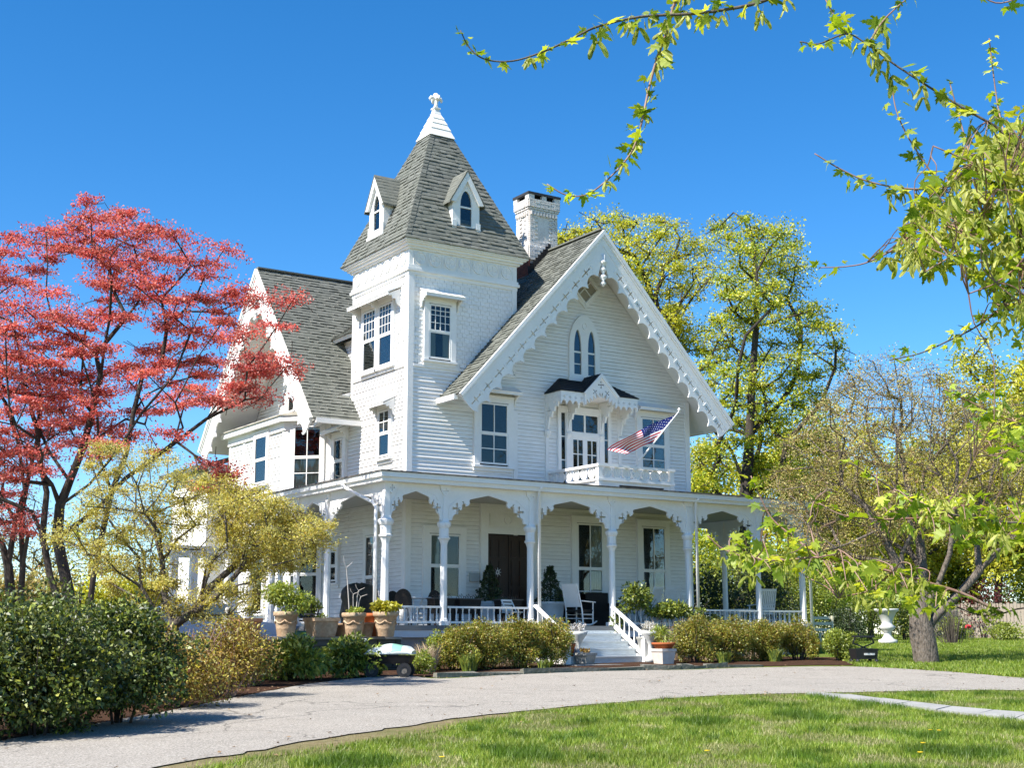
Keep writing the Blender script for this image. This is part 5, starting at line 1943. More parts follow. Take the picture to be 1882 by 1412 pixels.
for k in range(6):
    a = k * math.pi / 3
    mb = MB(); mb.tube([(.2 * math.cos(a), .2 * math.sin(a), 0), (.15 * math.cos(a), .15 * math.sin(a), .5), (.24 * math.cos(a), .24 * math.sin(a), .78)], .012, 5); mb.build('leg', METAL, dk)
mb = MB(); mb.lathe((0, 0, .5), [(.24, 0), (.24, .03)], 14); mb.build('shelf', METAL, dk)
plant_in('dark_pot_plant', 'small dark green plant on the wire stand', 'plant', tuple(onter(572, 31.9)[:2]) + (TT + .53,), (.3, .3, .25), 700, .07, L_RHODO, 58)
gn = thing('garden_statue', 'slender pale stone statue at the left end of the terrace', 'statue', onter(416, 29.9))
mb = MB(); mb.lathe((0, 0, 0), [(.10, 0), (.11, .05), (.07, .09), (.075, .2), (.09, .34), (.06, .46), (.045, .5), (.06, .56), (.04, .62), (.01, .64)], 10); mb.build('figure', mat('pale_statue', (.5, .47, .42), .9), gn, smooth=True)

# covered grill beside the door on the left porch
g = thing('covered_grill', 'dark crumpled cover over a bulky grill by the side door', 'grill', (-.85, 1.0, ZF))
bm_pts = []
mb = MB()
prof = [(.42, 0), (.46, .3), (.44, .62), (.5, .74), (.46, .95), (.34, 1.07), (.1, 1.12)]
i0 = 0
N = 22
for r0, z in prof:
    for j in range(N):
        a = 2 * math.pi * j / N
        rr = r0 * (1 + .08 * math.sin(a * 5 + z * 4) + .05 * math.sin(a * 9 - z * 7))
        mb.v.append((rr * math.cos(a) * 1.05, rr * math.sin(a) * .8, z + .03 * math.sin(a * 4 + z * 5)))
for k in range(len(prof) - 1):
    for j in range(N):
        a, b = k * N + j, k * N + (j + 1) % N
        mb.f.append((a, b, b + N, a + N)); mb.m.append(0)
mb.f.append(tuple((len(prof) - 1) * N + j for j in range(N))); mb.m.append(0)
mb.build('cover', mat('dark_tarp', (.025, .027, .024), .6, .3, noise=(5, (.06, .055, .04), .6)), g, smooth=True)
mb = MB(); mb.box(-.35, .35, -.25, .25, 0, .08); mb.build('base', METAL, g)


def wire_chair(loc, rz, label, group):
    t = thing('patio_chair', label, 'chair', loc, rz, group)
    mb = MB(); mb.lathe((0, 0, .43), [(.23, 0), (.24, .02), (.23, .05), (.05, .06)], 14); mb.build('seat', WICKER, t)
    mb = MB()
    N = 12
    out = [(.23 * math.cos(math.pi * k / N), .46 + .44 * math.sin(math.pi * k / N) ** .7) for k in range(N + 1)]
    mb.prism(Frame((0, .21, 0), (1, 0, 0), (0, 1, 0)), out, 0, .03)
    mb.build('backrest', WICKER, t)
    for x, y in ((-.19, -.17), (.19, -.17), (-.19, .19), (.19, .19)):
        mb = MB(); mb.tube([(x * 1.1, y * 1.1, 0), (x, y, .44)], .013, 6); mb.build('leg', METAL, t)
    return t


wire_chair((-1.0, -1.75, ZF), 2.6, 'dark round-backed patio chair nearest the corner column', 'patio chairs at the porch table')
wire_chair((.05, -1.2, ZF), 3.3, 'dark round-backed patio chair seen left of the second column', 'patio chairs at the porch table')
wire_chair((-.5, -.55, ZF), .2, 'dark patio chair on the wall side of the porch table', 'patio chairs at the porch table')
tb = thing('patio_table', 'small white metal table under the left front porch', 'table', (-.45, -1.3, ZF))
mb = MB(); mb.lathe((0, 0, .68), [(.45, 0), (.46, .015), (.45, .03)], 20); mb.build('tabletop', WHITE, tb)
for k in range(3):
    a = k * 2.09
    mb = MB(); mb.tube([(.3 * math.cos(a), .3 * math.sin(a), 0), (.08 * math.cos(a), .08 * math.sin(a), .35), (.28 * math.cos(a), .28 * math.sin(a), .69)], .014, 6); mb.build('leg', WHITE, tb)


def wicker_box(x, y, w_, label):
    t = thing('wicker_planter', label, 'planter', (x, y, ZF), group='dark wicker planters behind the railing')
    for a, b in ((-w_ / 2, -w_ / 2 + .05), (w_ / 2 - .05, w_ / 2)):
        for c, d in ((-.17, -.12), (.12, .17)):
            mb = MB(); mb.box(a, b, c, d, 0, .45); mb.build('leg', WICKER, t)
    mb = MB(); mb.hexa([(-w_ / 2 + .03, -.15, .3), (w_ / 2 - .03, -.15, .3), (w_ / 2 - .03, .15, .3), (-w_ / 2 + .03, .15, .3)], [(-w_ / 2 - .03, -.2, .68), (w_ / 2 + .03, -.2, .68), (w_ / 2 + .03, .2, .68), (-w_ / 2 - .03, .2, .68)]); mb.build('basket', WICKER, t)
    mb = MB(); mb.box(-w_ / 2 - .05, w_ / 2 + .05, -.22, .22, .66, .69); mb.build('rim', mat('wicker_rim', (.09, .08, .07), .7), t)
    mb = MB()
    for k in range(9):
        x0 = -w_ / 2 + k * w_ / 9
        mb.tube([(x0, 0, .69), (x0 + .03, .02, .75 + .03 * (k % 3)), (x0 + .09, 0, .71)], .008, 4)
    mb.build('twigs', BARK, t)
    return t


wicker_box(.88, -1.7, .62, 'dark wicker planter right of the second column')
wicker_box(2.15, -1.7, .6, 'dark wicker planter in front of the front door')
wicker_box(.0, -1.9, .55, 'dark wicker planter between the corner and second columns')
fc = thing('folding_chair', 'white slatted folding chair behind the railing by the third column', 'chair', (1.95, -2.2, ZF), .3)
for z in (.38, .46, .54, .62):
    mb = MB(); mb.box(-.2, .2, .17, .19, z, z + .05); mb.build('back_slat', WHITE, fc)
mb = MB(); mb.box(-.2, .2, -.2, .18, .33, .36); mb.build('seat', WHITE, fc)
for x in (-.2, .2):
    mb = MB(); mb.bar((x, -.2, 0), (x, .2, .66), .025, .025); mb.build('leg', WHITE, fc)
    mb = MB(); mb.bar((x * .9, .2, 0), (x * .9, -.15, .34), .025, .025); mb.build('leg', WHITE, fc)


def topiary(x, y, label_pot, label_tree):
    t = thing('urn_planter', label_pot, 'planter', (x, y, ZF), group='white tubs flanking the front door')
    mb = MB(); mb.lathe((0, 0, 0), [(.34, 0), (.36, .06), (.33, .1), (.37, .55), (.42, .6), (.43, .66), (.36, .66)], 22); mb.build('tub', mat('grey_white_tub', (.55, .57, .57), .7, noise=(4, (.4, .42, .43), .5)), t, smooth=True)
    mb = MB(); mb.lathe((0, 0, .62), [(.36, 0), (.02, .02)], 16, cap=False); mb.build('soil', SOIL, t)
    e = thing('topiary', label_tree, 'topiary', (x, y, ZF + .64), group='dark topiaries flanking the front door')
    r = np.random.default_rng(int(x * 100))
    n = 2600
    z = r.uniform(0, 1, n) ** 1.3
    a = r.uniform(0, 6.283, n)
    rad = (.34 * (1 - z) + .05) * (1 + .22 * np.sin(z * 26)) * r.uniform(.6, 1, n) ** .5
    C = np.stack([rad * np.cos(a), rad * np.sin(a), z * .98], 1)
    foliage('foliage', C, .06, L_DARK, e, 3, out=unit(np.stack([np.cos(a), np.sin(a), 0 * a + .2], 1)))
    mb = MB(); mb.tube([(0, 0, 0), (0, 0, .95)], [.025, .01], 6); mb.build('trunk', BARKD, e)
    return t


topiary(2.3, -.55, 'white tub left of the front door', 'dark conical topiary in the tub left of the front door')
topiary(4.0, -1.0, 'white tub right of the front door', 'dark conical topiary in the tub right of the front door')


def rocker(loc, rz, label, m=WHITE, group='rocking chairs on the porch', solid=True):
    t = thing('rocking_chair', label, 'rocking chair', loc, rz, group)
    # faces -y; rockers, legs, seat, back, arms
    for x in (-.27, .27):
        mb = MB(); mb.tube([(x, -.42 + .84 * k / 8, .03 + .10 * ((k / 8 - .5) * 2) ** 2) for k in range(9)], .022, 6); mb.build('rocker', m, t)
        mb = MB(); mb.tube([(x, -.24, .06), (x, -.25, .62)], .02, 6); mb.build('leg', m, t)
        mb = MB(); mb.tube([(x, .22, .06), (x * .97, .25, .42), (x * .9, .46, 1.12)], [.022, .022, .018], 6); mb.build('back_post', m, t)
        mb = MB(); mb.hexa([(x - .05, -.32, .62), (x + .05, -.32, .62), (x + .035, .29, .65), (x - .035, .29, .65)], [(x - .05, -.32, .645), (x + .05, -.32, .645), (x + .035, .29, .675), (x - .035, .29, .675)]); mb.build('arm', m, t)
        for z in (.2, .3):
            mb = MB(); mb.tube([(x, -.24, z), (x, .22, z)], .012, 5); mb.build('stretcher', m, t)
    mb = MB(); mb.hexa([(-.28, -.28, .40), (.28, -.28, .40), (.26, .26, .37), (-.26, .26, .37)], [(-.28, -.28, .44), (.28, -.28, .44), (.26, .26, .41), (-.26, .26, .41)]); mb.build('seat', WICKER if solid else m, t)
    for y, z in ((-.24, .2), (.22, .2), (-.24, .32)):
        mb = MB(); mb.tube([(-.27, y, z), (.27, y, z)], .012, 5); mb.build('stretcher', m, t)
    bp = lambda s, h: (s * (.255 - .02 * h), .25 + .21 * (h - .42) / .7, h)
    mb = MB(); mb.bar(bp(0, 1.02), bp(0, 1.02), .1, .1) if False else None
    for zt in (.5, 1.04):
        mb = MB(); mb.hexa([bp(-1, zt), bp(1, zt), bp(1, zt + .07), bp(-1, zt + .07)], [tuple(np.array(bp(-1, zt)) + (0, .02, 0)), tuple(np.array(bp(1, zt)) + (0, .02, 0)), tuple(np.array(bp(1, zt + .07)) + (0, .02, 0)), tuple(np.array(bp(-1, zt + .07)) + (0, .02, 0))]); mb.build('back_rail', m, t)
    if solid:
        mb = MB(); mb.hexa([bp(-.93, .57), bp(.93, .57), bp(.93, 1.04), bp(-.93, 1.04)], [tuple(np.array(bp(s, h)) + (0, .015, 0)) for s, h in ((-.93, .57), (.93, .57), (.93, 1.04), (-.93, 1.04))]); mb.build('back_panel', m, t)
    else:
        for k in range(7):
            s = -.8 + 1.6 * k / 6
            mb = MB(); mb.bar(bp(s, .55), bp(s, 1.06), .045, .014, side=(1, 0, 0)); mb.build('back_slat', m, t)
    return t


rocker((4.25, -2.0, ZF), 1.9, 'white rocking chair with solid back at the top of the front steps')
rocker((7.25, -1.1, ZF), 3.5, 'white slat-backed rocking chair behind the roses, left of the pair', solid=False)
rocker((8.1, -1.1, ZF), 2.8, 'white slat-backed rocking chair behind the roses, right of the pair', solid=False)
rocker((11.3, -1.6, ZF), 2.9, 'white slat-backed rocking chair at the far right end of the porch', solid=False)
bn = thing('wicker_chair', 'dark brown wicker chair behind the solid-backed rocking chair', 'chair', (5.0, -.75, ZF), .25)
for a in ((-.35, .35, -.3, .3, .28, .42, 'seat'), (-.35, .35, .24, .32, .42, .95, 'backrest'), (-.4, -.32, -.3, .3, .1, .66, 'arm'), (.32, .4, -.3, .3, .1, .66, 'arm'), (-.36, .36, -.28, .28, .0, .28, 'base')):
    mb = MB(); mb.box(*a[:6]); mb.build(a[6], WICKER, bn)
w2 = thing('wicker_chair', 'dark brown wicker chair beside the column at the right of the steps', 'chair', (5.9, -.8, ZF), -.15)
for ch in list(bn.children):
    c = ch.copy(); COL.objects.link(c); c.parent = w2
bc = thing('bistro_chair', 'thin black iron bistro chair between the topiary and the rocking chair', 'chair', (4.55, -1.0, ZF), .3)
mb = MB(); mb.box(-.2, .2, -.2, .2, .44, .465); mb.build('seat', WICKER, bc)
for x in (-.19, .19):
    mb = MB(); mb.tube([(x, -.22, 0), (x, .2, .46), (x, .26, .95)], .011, 5); mb.build('leg', METAL, bc)
    mb = MB(); mb.tube([(x, .22, 0), (x, -.2, .46)], .011, 5); mb.build('leg', METAL, bc)
mb = MB(); mb.tube([(-.19, .26, .9)] + [(-.19 + .38 * k / 6, .26, .93 + .09 * math.sin(math.pi * k / 6)) for k in range(7)], .012, 5); mb.build('back_rail', METAL, bc)
for k in range(4):
    mb = MB(); mb.tube([(-.12 + .08 * k, .22, .5), (-.12 + .08 * k, .26, .95)], .007, 4); mb.build('back_rod', METAL, bc)
ft = thing('side_table', 'low white slatted table at the far right end of the porch', 'table', (10.7, -1.3, ZF))
for k in range(5):
    mb = MB(); mb.box(-.35 + k * .142, -.35 + k * .142 + .12, -.3, .3, .5, .52); mb.build('slat', WHITE, ft)
for x, y in ((-.3, -.25), (.3, -.25), (-.3, .25), (.3, .25)):
    mb = MB(); mb.box(x - .025, x + .025, y - .025, y + .025, 0, .5); mb.build('leg', WHITE, ft)

# roses tumbling over the railing right of the steps
RS = thing('climbing_rose', 'leafy climbing rose sprawling over the porch railing right of the steps', 'plant', (6.4, -2.7, .3))
C1, o1 = blob_points((-.85, -.05, 1.55), (.5, .25, .45), 1300, 61)
C2, o2 = blob_points((.35, -.05, 1.25), (1.1, .22, .26), 2200, 62)
C3, o3 = blob_points((-1.45, -.05, .7), (.25, .2, .75), 600, 63)
C4, o4 = blob_points((1.9, 0, .9), (.7, .2, .3), 600, 64)
foliage('foliage', np.vstack([C1, C2, C3, C4]), .085, L_RHODO, RS, 65, out=np.vstack([o1, o2, o3, o4]))
foliage('young_foliage', np.vstack([C1[::5], C2[::6]]) + [0, -.05, .04], .085, L_LIME, RS, 66, out=np.vstack([o1[::5], o2[::6]]))
mb = MB()
for k in range(9):
    x = -1.4 + .38 * k
    mb.tube([(x, 0, -.2), (x + .1, -.03, .6), (x - .1, .0, 1.2), (x + .2, 0, 1.6)], [.018, .014, .01, .005], 5)
mb.build('stems', BARKD, RS)

# ================================================================= at the foot of the steps
ot = pot('clay_pot', 'tall orange clay pot left of the front steps', tuple(spot(1043, 34.3)), .52, .21, ORANGE, style='plain')
q = spot(1043, 34.3)
plant_in('potted_seedlings', 'light green seedlings in the tall orange pot by the steps', 'plant', (q[0], q[1], q[2] + .46), (.2, .2, .16), 500, .06, L_LIME, 71)
q = spot(1076, 34.2)
sq_ = thing('stone_trough', 'small square grey stone planter on the landing before the steps', 'planter', (q[0], q[1], .2), .35)
mb = MB(); mb.hexa([(-.17, -.14, 0), (.17, -.14, 0), (.17, .14, 0), (-.17, .14, 0)], [(-.21, -.18, .22), (.21, -.18, .22), (.21, .18, .22), (-.21, .18, .22)]); mb.build('trough_body', STONE, sq_)
mb = MB(); mb.box(-.24, .24, -.2, .2, .22, .28); mb.build('rim', STONE, sq_)
plant_in('succulent', 'small pinkish succulents in the square stone planter', 'plant', (q[0], q[1], .48), (.17, .12, .06), 160, .06, L_BROWN, 72)
q = spot(1063, 34.6)
t = thing('white_urn', 'white garden urn with pale flowers at the left newel', 'urn', tuple(q))
mb = MB(); mb.lathe((0, 0, 0), [(.14, 0), (.15, .1), (.07, .2), (.06, .45), (.12, .58), (.22, .72), (.25, .8), (.2, .8)], 16); mb.build('urn_body', mat('white_stone_urn', (.6, .6, .57), .8, noise=(4, (.42, .42, .4), .6)), t, smooth=True)
plant_in('pale_flowers', 'pale blue-white flowers in the urn at the left newel', 'flowers', (q[0], q[1], q[2] + .78), (.2, .2, .14), 320, .06, leaf_mat('pale_petals', ((.45, .45, .5), (.7, .68, .7)), .3), 73)
u2 = copy_tree(t)
q = spot(1196, 35.2)
u2.location = tuple(q)
u2['label'] = 'white garden urn of white flowers right of the step railing'
plant_in('white_flowers', 'white blossoms and silver leaves in the urn right of the steps', 'flowers', (q[0], q[1], q[2] + .78), (.24, .24, .14), 360, .06, leaf_mat('white_petals_leaf', ((.5, .5, .5), (.7, .68, .66)), .3), 74)
q = spot(1195, 35.5)
t = thing('stone_pedestal', 'grey rounded stone pedestal behind the right step railing', 'pedestal', (q[0] + .05, q[1] + .1, q[2]))
mb = MB(); mb.lathe((0, 0, 0), [(.3, 0), (.31, .08), (.24, .12), (.27, .4), (.3, .55), (.33, .6), (.33, .64)], 18); mb.build('pedestal_body', STONE, t, smooth=True)
q = spot(1220, 34.4)
pot('rectangular_planter', 'square white planter with an orange rim right of the steps', tuple(q), .38, .22, mat('white_planter', (.62, .56, .5), .8, noise=(6, (.5, .4, .32), .6)), sq=True)
t = thing('clay_bowl', 'orange clay bowl set on the square white planter', 'flowerpot', (q[0], q[1], q[2] + .38))
mb = MB(); mb.lathe((0, 0, 0), [(.2, 0), (.27, .09), (.3, .1), (.3, .15), (.25, .15)], 16); mb.build('bowl', ORANGE, t, smooth=True)
plant_in('spiky_plant', 'spiky green shoots in the orange bowl right of the steps', 'plant', (q[0], q[1], q[2] + .5), (.26, .26, .22), 420, .16, L_LIME, 75, aspect=.14)

# garden cart with a bag on it
q = spot(716, 28.6)
CT = thing('garden_cart', 'black four-wheeled garden cart parked by the flower bed', 'cart', tuple(q), R(-38))
for x in (-.34, .34):
    for y in (-.24, .24):
        mb = MB()
        G = Frame((x, y - .04, .15), (1, 0, 0), (0, 1, 0))
        ring = lambda r_: [(r_ * math.cos(2 * math.pi * k / 16), r_ * math.sin(2 * math.pi * k / 16)) for k in range(16)]
        mb.prism(G, ring(.15), 0, .08, holes=[ring(.07)])
        wh = mb.build('wheel', METAL, CT)
        mb = MB(); mb.prism(G, ring(.07), .02, .06); mb.build('rim', mat('dusty_rim', (.12, .11, .1), .6), wh)
mb = MB(); mb.hexa([(-.42, -.2, .28), (.42, -.2, .28), (.42, .2, .28), (-.42, .2, .28)], [(-.5, -.28, .45), (.5, -.28, .45), (.5, .28, .45), (-.5, .28, .45)]); mb.build('tray', METAL, CT)
mb = MB(); mb.tube([(-.45, 0, .2), (-.75, 0, .3), (-1.0, 0, .75)], .018, 6); mb.tube([(-1.0, -.12, .75), (-1.0, .12, .75)], .018, 6); mb.build('handle', METAL, CT)
BG = thing('soil_bag', 'white and green plastic soil bag slumped on the garden cart', 'bag', (q[0], q[1], q[2] + .45), R(-38))
mb = MB()
NU, NV = 14, 9
top, bot = [], []
for i in range(NU + 1):
    for j in range(NV + 1):
        u, v = i / NU, j / NV
        e = (math.sin(math.pi * u) ** .45) * (math.sin(math.pi * v) ** .45)
        x, y = (u - .5) * 1.0, (v - .5) * .6
        h = .17 * e + .012 * math.sin(11 * u + 5 * v) + .06 * u
        mb.v.append((x, y, .03 + h))
o_ = len(mb.v)
for i in range(NU + 1):
    for j in range(NV + 1):
        x, y, z = mb.v[i * (NV + 1) + j]
        mb.v.append((x, y, max(.0, .02 - .0 * z)))
for i in range(NU):
    for j in range(NV):
        a = i * (NV + 1) + j
        gm = 1 if (8 <= i <= 10 or (4 <= i <= 6 and j in (4, 5))) else 0
        mb.f.append((a, a + NV + 1, a + NV + 2, a + 1)); mb.m.append(gm)
        mb.f.append((o_ + a, o_ + a + 1, o_ + a + NV + 2, o_ + a + NV + 1)); mb.m.append(0)
for i in range(NU):
    for j in (0, NV):
        a = i * (NV + 1) + j
        mb.f.append((a, o_ + a, o_ + a + NV + 1, a + NV + 1)); mb.m.append(0)
for j in range(NV):
    for i in (0, NU):
        a = i * (NV + 1) + j
        mb.f.append((a, a + 1, o_ + a + 1, o_ + a)); mb.m.append(0)
mb.build('bag_body', [mat('bag_white', (.5, .55, .54), .35, .4), mat('bag_green', (.2, .42, .32), .35, .4)], BG, smooth=True)
mb = MB(); mb.hexa([(-.5, -.12, .06), (-.5, .16, .06), (-.44, .16, .1), (-.44, -.12, .1)], [(-.54, -.02, .34), (-.54, .12, .3), (-.5, .12, .3), (-.5, -.02, .34)]); mb.build('bag_flap', mat('bag_white_flap', (.7, .74, .72), .35, .4), BG)

# small dark garden seat on wheels, on the grass edge right
q = spot(1588, 35.0)
GS = thing('rolling_stool', 'small black rolling garden stool at the corner of the right flower bed', 'seat', tuple(q), R(-25))
mb = MB(); mb.hexa([(-.27, -.2, .1), (.27, -.2, .1), (.27, .2, .1), (-.27, .2, .1)], [(-.3, -.23, .36), (.3, -.23, .36), (.3, .23, .36), (-.3, .23, .36)]); mb.build('box', METAL, GS)
mb = MB(); mb.box(-.08, .2, -.235, -.22, .2, .25); mb.build('label_plate', mat('plate_grey', (.5, .5, .48), .6), GS)
for s in (-1, 1):
    mb = MB(); mb.bar((-s * .28, 0, .5), (s * .1, 0, .36), .03, .03); mb.build('leg', METAL, GS)
    mb = MB(); mb.bar((s * .28, -.02, .5), (s * .22, -.02, .64), .03, .03); mb.build('leg', METAL, GS)
mb = MB(); mb.box(-.24, .24, -.14, .14, .64, .69); mb.build('seat', METAL, GS)
for x in (-.25, .25):
    for y in (-.2, .2):
        mb = MB(); mb.lathe((x, y, 0), [(.04, 0), (.06, .05), (.04, .1)], 8); mb.build('wheel', METAL, GS)

# cream slatted bench, white urn, fence at the back right
q = spot(1520, 45)
BN = thing('slatted_chair', 'cream slatted garden chair by the lime shrubs behind the right bed', 'chair', tuple(q + np.array([0, 0, .05])), R(-20))
CREAM = mat('cream_paint', (.62, .58, .42), .7)
for z in (.52, .72, .9):
    mb = MB(); mb.box(-.36, .36, .22, .25, z, z + .09); mb.build('back_slat', CREAM, BN)
for x in (-.34, .34):
    mb = MB(); mb.box(x - .03, x + .03, .2, .26, 0, 1.02); mb.build('leg', CREAM, BN)
    mb = MB(); mb.box(x - .03, x + .03, -.26, -.2, 0, .45); mb.build('leg', CREAM, BN)
for k in range(4):
    mb = MB(); mb.box(-.36, .36, -.26 + k * .12, -.17 + k * .12, .43, .46); mb.build('seat_slat', CREAM, BN)
q = spot(1632, 50)
UR = thing('garden_urn', 'large white stone urn on its pedestal at the back of the right lawn', 'urn', tuple(q))
mb = MB(); mb.lathe((0, 0, 0), [(.34, 0), (.34, .14), (.22, .18), (.14, .3), (.13, .42), (.24, .52), (.3, .62), (.2, .7), (.18, .78), (.26, .95), (.34, 1.12), (.44, 1.2), (.44, 1.26), (.36, 1.26)], 20); mb.build('urn_body', mat('garden_urn_stone', (.55, .55, .53), .8, noise=(5, (.42, .42, .4), .5)), UR, smooth=True)  # off-white stone with slightly darker mottling
FN = thing('plank_fence', 'weathered grey vertical plank fence along the back right lawn', 'fence')
fx = [(1700, 63), (1740, 62), (1960, 58), (2140, 54)]
fpts = resample(smooth_curve([spot(*a)[:2] for a in fx]), .16)
me_ = None
for k in range(len(fpts) - 1):
    a, b = fpts[k], fpts[k + 1]
    d = b - a
    an = math.atan2(d[1], d[0])
    h = 1.62 + rf.uniform(-.05, .05)
    if me_ is None:
        m_ = MB(); m_.hexa([(.006, 0, 0), (.150, 0, 0), (.150, .022, 0), (.006, .022, 0)], [(.006, 0, .97), (.150, 0, .97), (.150, .022, .97), (.006, .022, .97)])
        m_.hexa([(.006, 0, .97), (.150, 0, .97), (.150, .022, .97), (.006, .022, .97)], [(.03, 0, 1), (.126, 0, 1), (.126, .022, 1), (.03, .022, 1)])
        me_ = m_.mesh('plank', PLANK)
    o = bpy.data.objects.new('plank', me_); link(o, FN)
    o.location = (a[0], a[1], float(gz(*a)) - .05); o.rotation_euler = (rf.uniform(-.01, .01), 0, an + rf.uniform(-.03, .03)); o.scale = (1, 1, h)
for z in (.4, 1.25):
    m_ = MB()
    for k in range(0, len(fpts) - 13, 12):
        a, b = fpts[k], fpts[k + 12]
        m_.bar((a[0] + .03, a[1] + .06, float(gz(*a)) + z), (b[0] + .03, b[1] + .06, float(gz(*b)) + z), .05, .09)
    m_.build('fence_rail', PLANK, FN)

# ---- flag
FG = thing('house_flag', 'stars and stripes flag on a slanted white pole at the balcony', 'flag')
pa, pb = Vector((5.88, -2.40, 5.50)), Vector((7.38, -2.62, 7.20))
mb = MB(); mb.tube([pa, lerp(pa, pb, .5), pb], [.028, .024, .018], 8); mb.lathe(pb, [(.01, -.02), (.04, .02), (.045, .05), (.02, .09)], 8); mb.build('pole', WHITE, FG, smooth=True)
mb = MB(); mb.box(5.84, 5.92, -2.47, -2.40, 5.42, 5.54); mb.build('pole_socket', WHITE, FG)
NU, NV = 40, 26
TOPC = smooth_curve([tuple(lerp(pa, pb, .94)), (6.24, -2.47, 6.66), (5.42, -2.5, 6.24), (4.85, -2.55, 5.92)], 10)
BOTC = smooth_curve([tuple(lerp(pa, pb, .47)), (6.22, -2.47, 6.16), (5.90, -2.45, 5.99), (5.50, -2.42, 5.80)], 10)


def along(c, u):
    f = u * (len(c) - 1)
    i = min(int(f), len(c) - 2)
    return Vector(c[i] + (c[i + 1] - c[i]) * (f - i))


grid = []
for i in range(NU + 1):
    u = i / NU
    for j in range(NV + 1):
        v = j / NV
        p = lerp(along(TOPC, u), along(BOTC, u), v)
        wv = .10 * math.sin(u * 9 + v * 2.2) * min(1, u * 3) + .05 * math.sin(u * 17 - v * 5) * u
        p = p + Vector((0.03 * math.sin(v * 6 + u * 4) * u, wv, .02 * math.sin(u * 12 + v * 3) * u))
        grid.append(p)
mb = MB()
mb.v = [tuple(p) for p in grid]
for i in range(NU):
    for j in range(NV):
        a = i * (NV + 1) + j
        stripe = j // 2
        mi = 2 if (i < 16 and stripe < 7) else (0 if stripe % 2 == 0 else 1)
        mb.f.append((a, a + NV + 1, a + NV + 2, a + 1)); mb.m.append(mi)
mb.build('cloth', [RED, FWHITE, BLUE], FG, smooth=True)


def gp(u, v):
    fu, fv = u * NU, v * NV
    i, j = min(int(fu), NU - 1), min(int(fv), NV - 1)
    a, b = fu - i, fv - j
    g = lambda x, y: grid[x * (NV + 1) + y]
    return lerp(lerp(g(i, j), g(i + 1, j), a), lerp(g(i, j + 1), g(i + 1, j + 1), a), b)


mb = MB()
for r_ in range(9):
    for c_ in range(6 if r_ % 2 == 0 else 5):
        cu_, cv = (.033 + c_ * .066 + (0 if r_ % 2 == 0 else .033)), (.053 + r_ * .0535)
        e = gp(cu_ + .004, cv) - gp(cu_ - .004, cv)
        g_ = gp(cu_, cv + .004) - gp(cu_, cv - .004)
        nn_ = e.cross(g_).normalized()
        e.normalize(); g_ = nn_.cross(e)
        for sd in (-1, 1):
            ctr = gp(cu_, cv) + nn_ * .004 * sd
            mb.face([ctr + (e * math.cos(k * math.pi / 5) + g_ * math.sin(k * math.pi / 5)) * (.017 if k % 2 == 0 else .007) for k in range(10)])
mb.build('stars', FWHITE, FG, kind='stuff')
# ================================================================= shrubs
def shrub(name, label, cat, c, rad, n, size, m, seed, group=None, shell=.55, lumps=16, lump=.4, stems=8, aspect=.5, up=.4, second=None, droop=0.0, out=.7, stemmat=None):
    """c: ground point. rad: half widths and half height"""
    t = thing(name, label, cat, tuple(c), group=group)
    C, o = blob_points((0, 0, rad[2] * .86), rad, n, seed, shell=shell, lumps=lumps, lump=lump, zmin=-.05)
    if second:
        m2, frac = second
        r = np.random.default_rng(seed)
        # new growth towards the outside of the bush
        k = r.uniform(0, 1, len(C)) < frac
        foliage('foliage', C[~k], size, m, t, seed + 1, up=up, out=o[~k], outw=out, aspect=aspect, droop=droop)
        foliage('young_foliage', C[k] + o[k] * .03, size, m2, t, seed + 2, up=up, out=o[k], outw=out, aspect=aspect, droop=droop)
    else:
        foliage('foliage', C, size, m, t, seed + 1, up=up, out=o, outw=out, aspect=aspect, droop=droop)
    r = random.Random(seed)
    mb = MB()
    for k in range(stems):
        a = r.uniform(0, 6.28)
        q = r.uniform(.2, .85)
        e = Vector((rad[0] * q * math.cos(a), rad[1] * q * math.sin(a), rad[2] * r.uniform(1.1, 1.8)))
        s = Vector((rad[0] * .25 * q * math.cos(a), rad[1] * .25 * q * math.sin(a), -.05))
        md = lerp(s, e, .5) + Vector((r.uniform(-.1, .1), r.uniform(-.1, .1), .1))
        mb.tube([s, md, e], [.022, .014, .004], 4)
    mb.build('stems', stemmat or BARKD, t)
    return t


def hp(px, D):
    return spot(px, D)


# left hedge along the drive: big leafy mounds
for i, (px, D, rx, ry, rz, n, lab) in enumerate([
    (-120, 15.9, 1.3, 1.3, .95, 13000, 'glossy dark green bush at the left edge of the photo by the drive'),
    (65, 16.5, 1.3, 1.2, .93, 15000, 'broad glossy green bush second from the left, below the red maple trunks'),
    (212, 17.9, 1.2, 1.15, .95, 14000, 'tall glossy green bush just left of the golden maple'),
    (-20, 20.5, 1.6, 1.3, 1.05, 9000, 'green bush behind the front hedge at far left'),
    (150, 21.6, 1.5, 1.3, 1.1, 9000, 'pale-topped green bush behind the hedge under the leaning red maple'),
]):
    shrub('hedge_bush', lab, 'bush', hp(px, D), (rx, ry, rz), n, .07, L_HEDGE, 300 + i * 7, group='glossy bushes along the drive', second=(L_RHODO, .32), lumps=30, lump=.30)
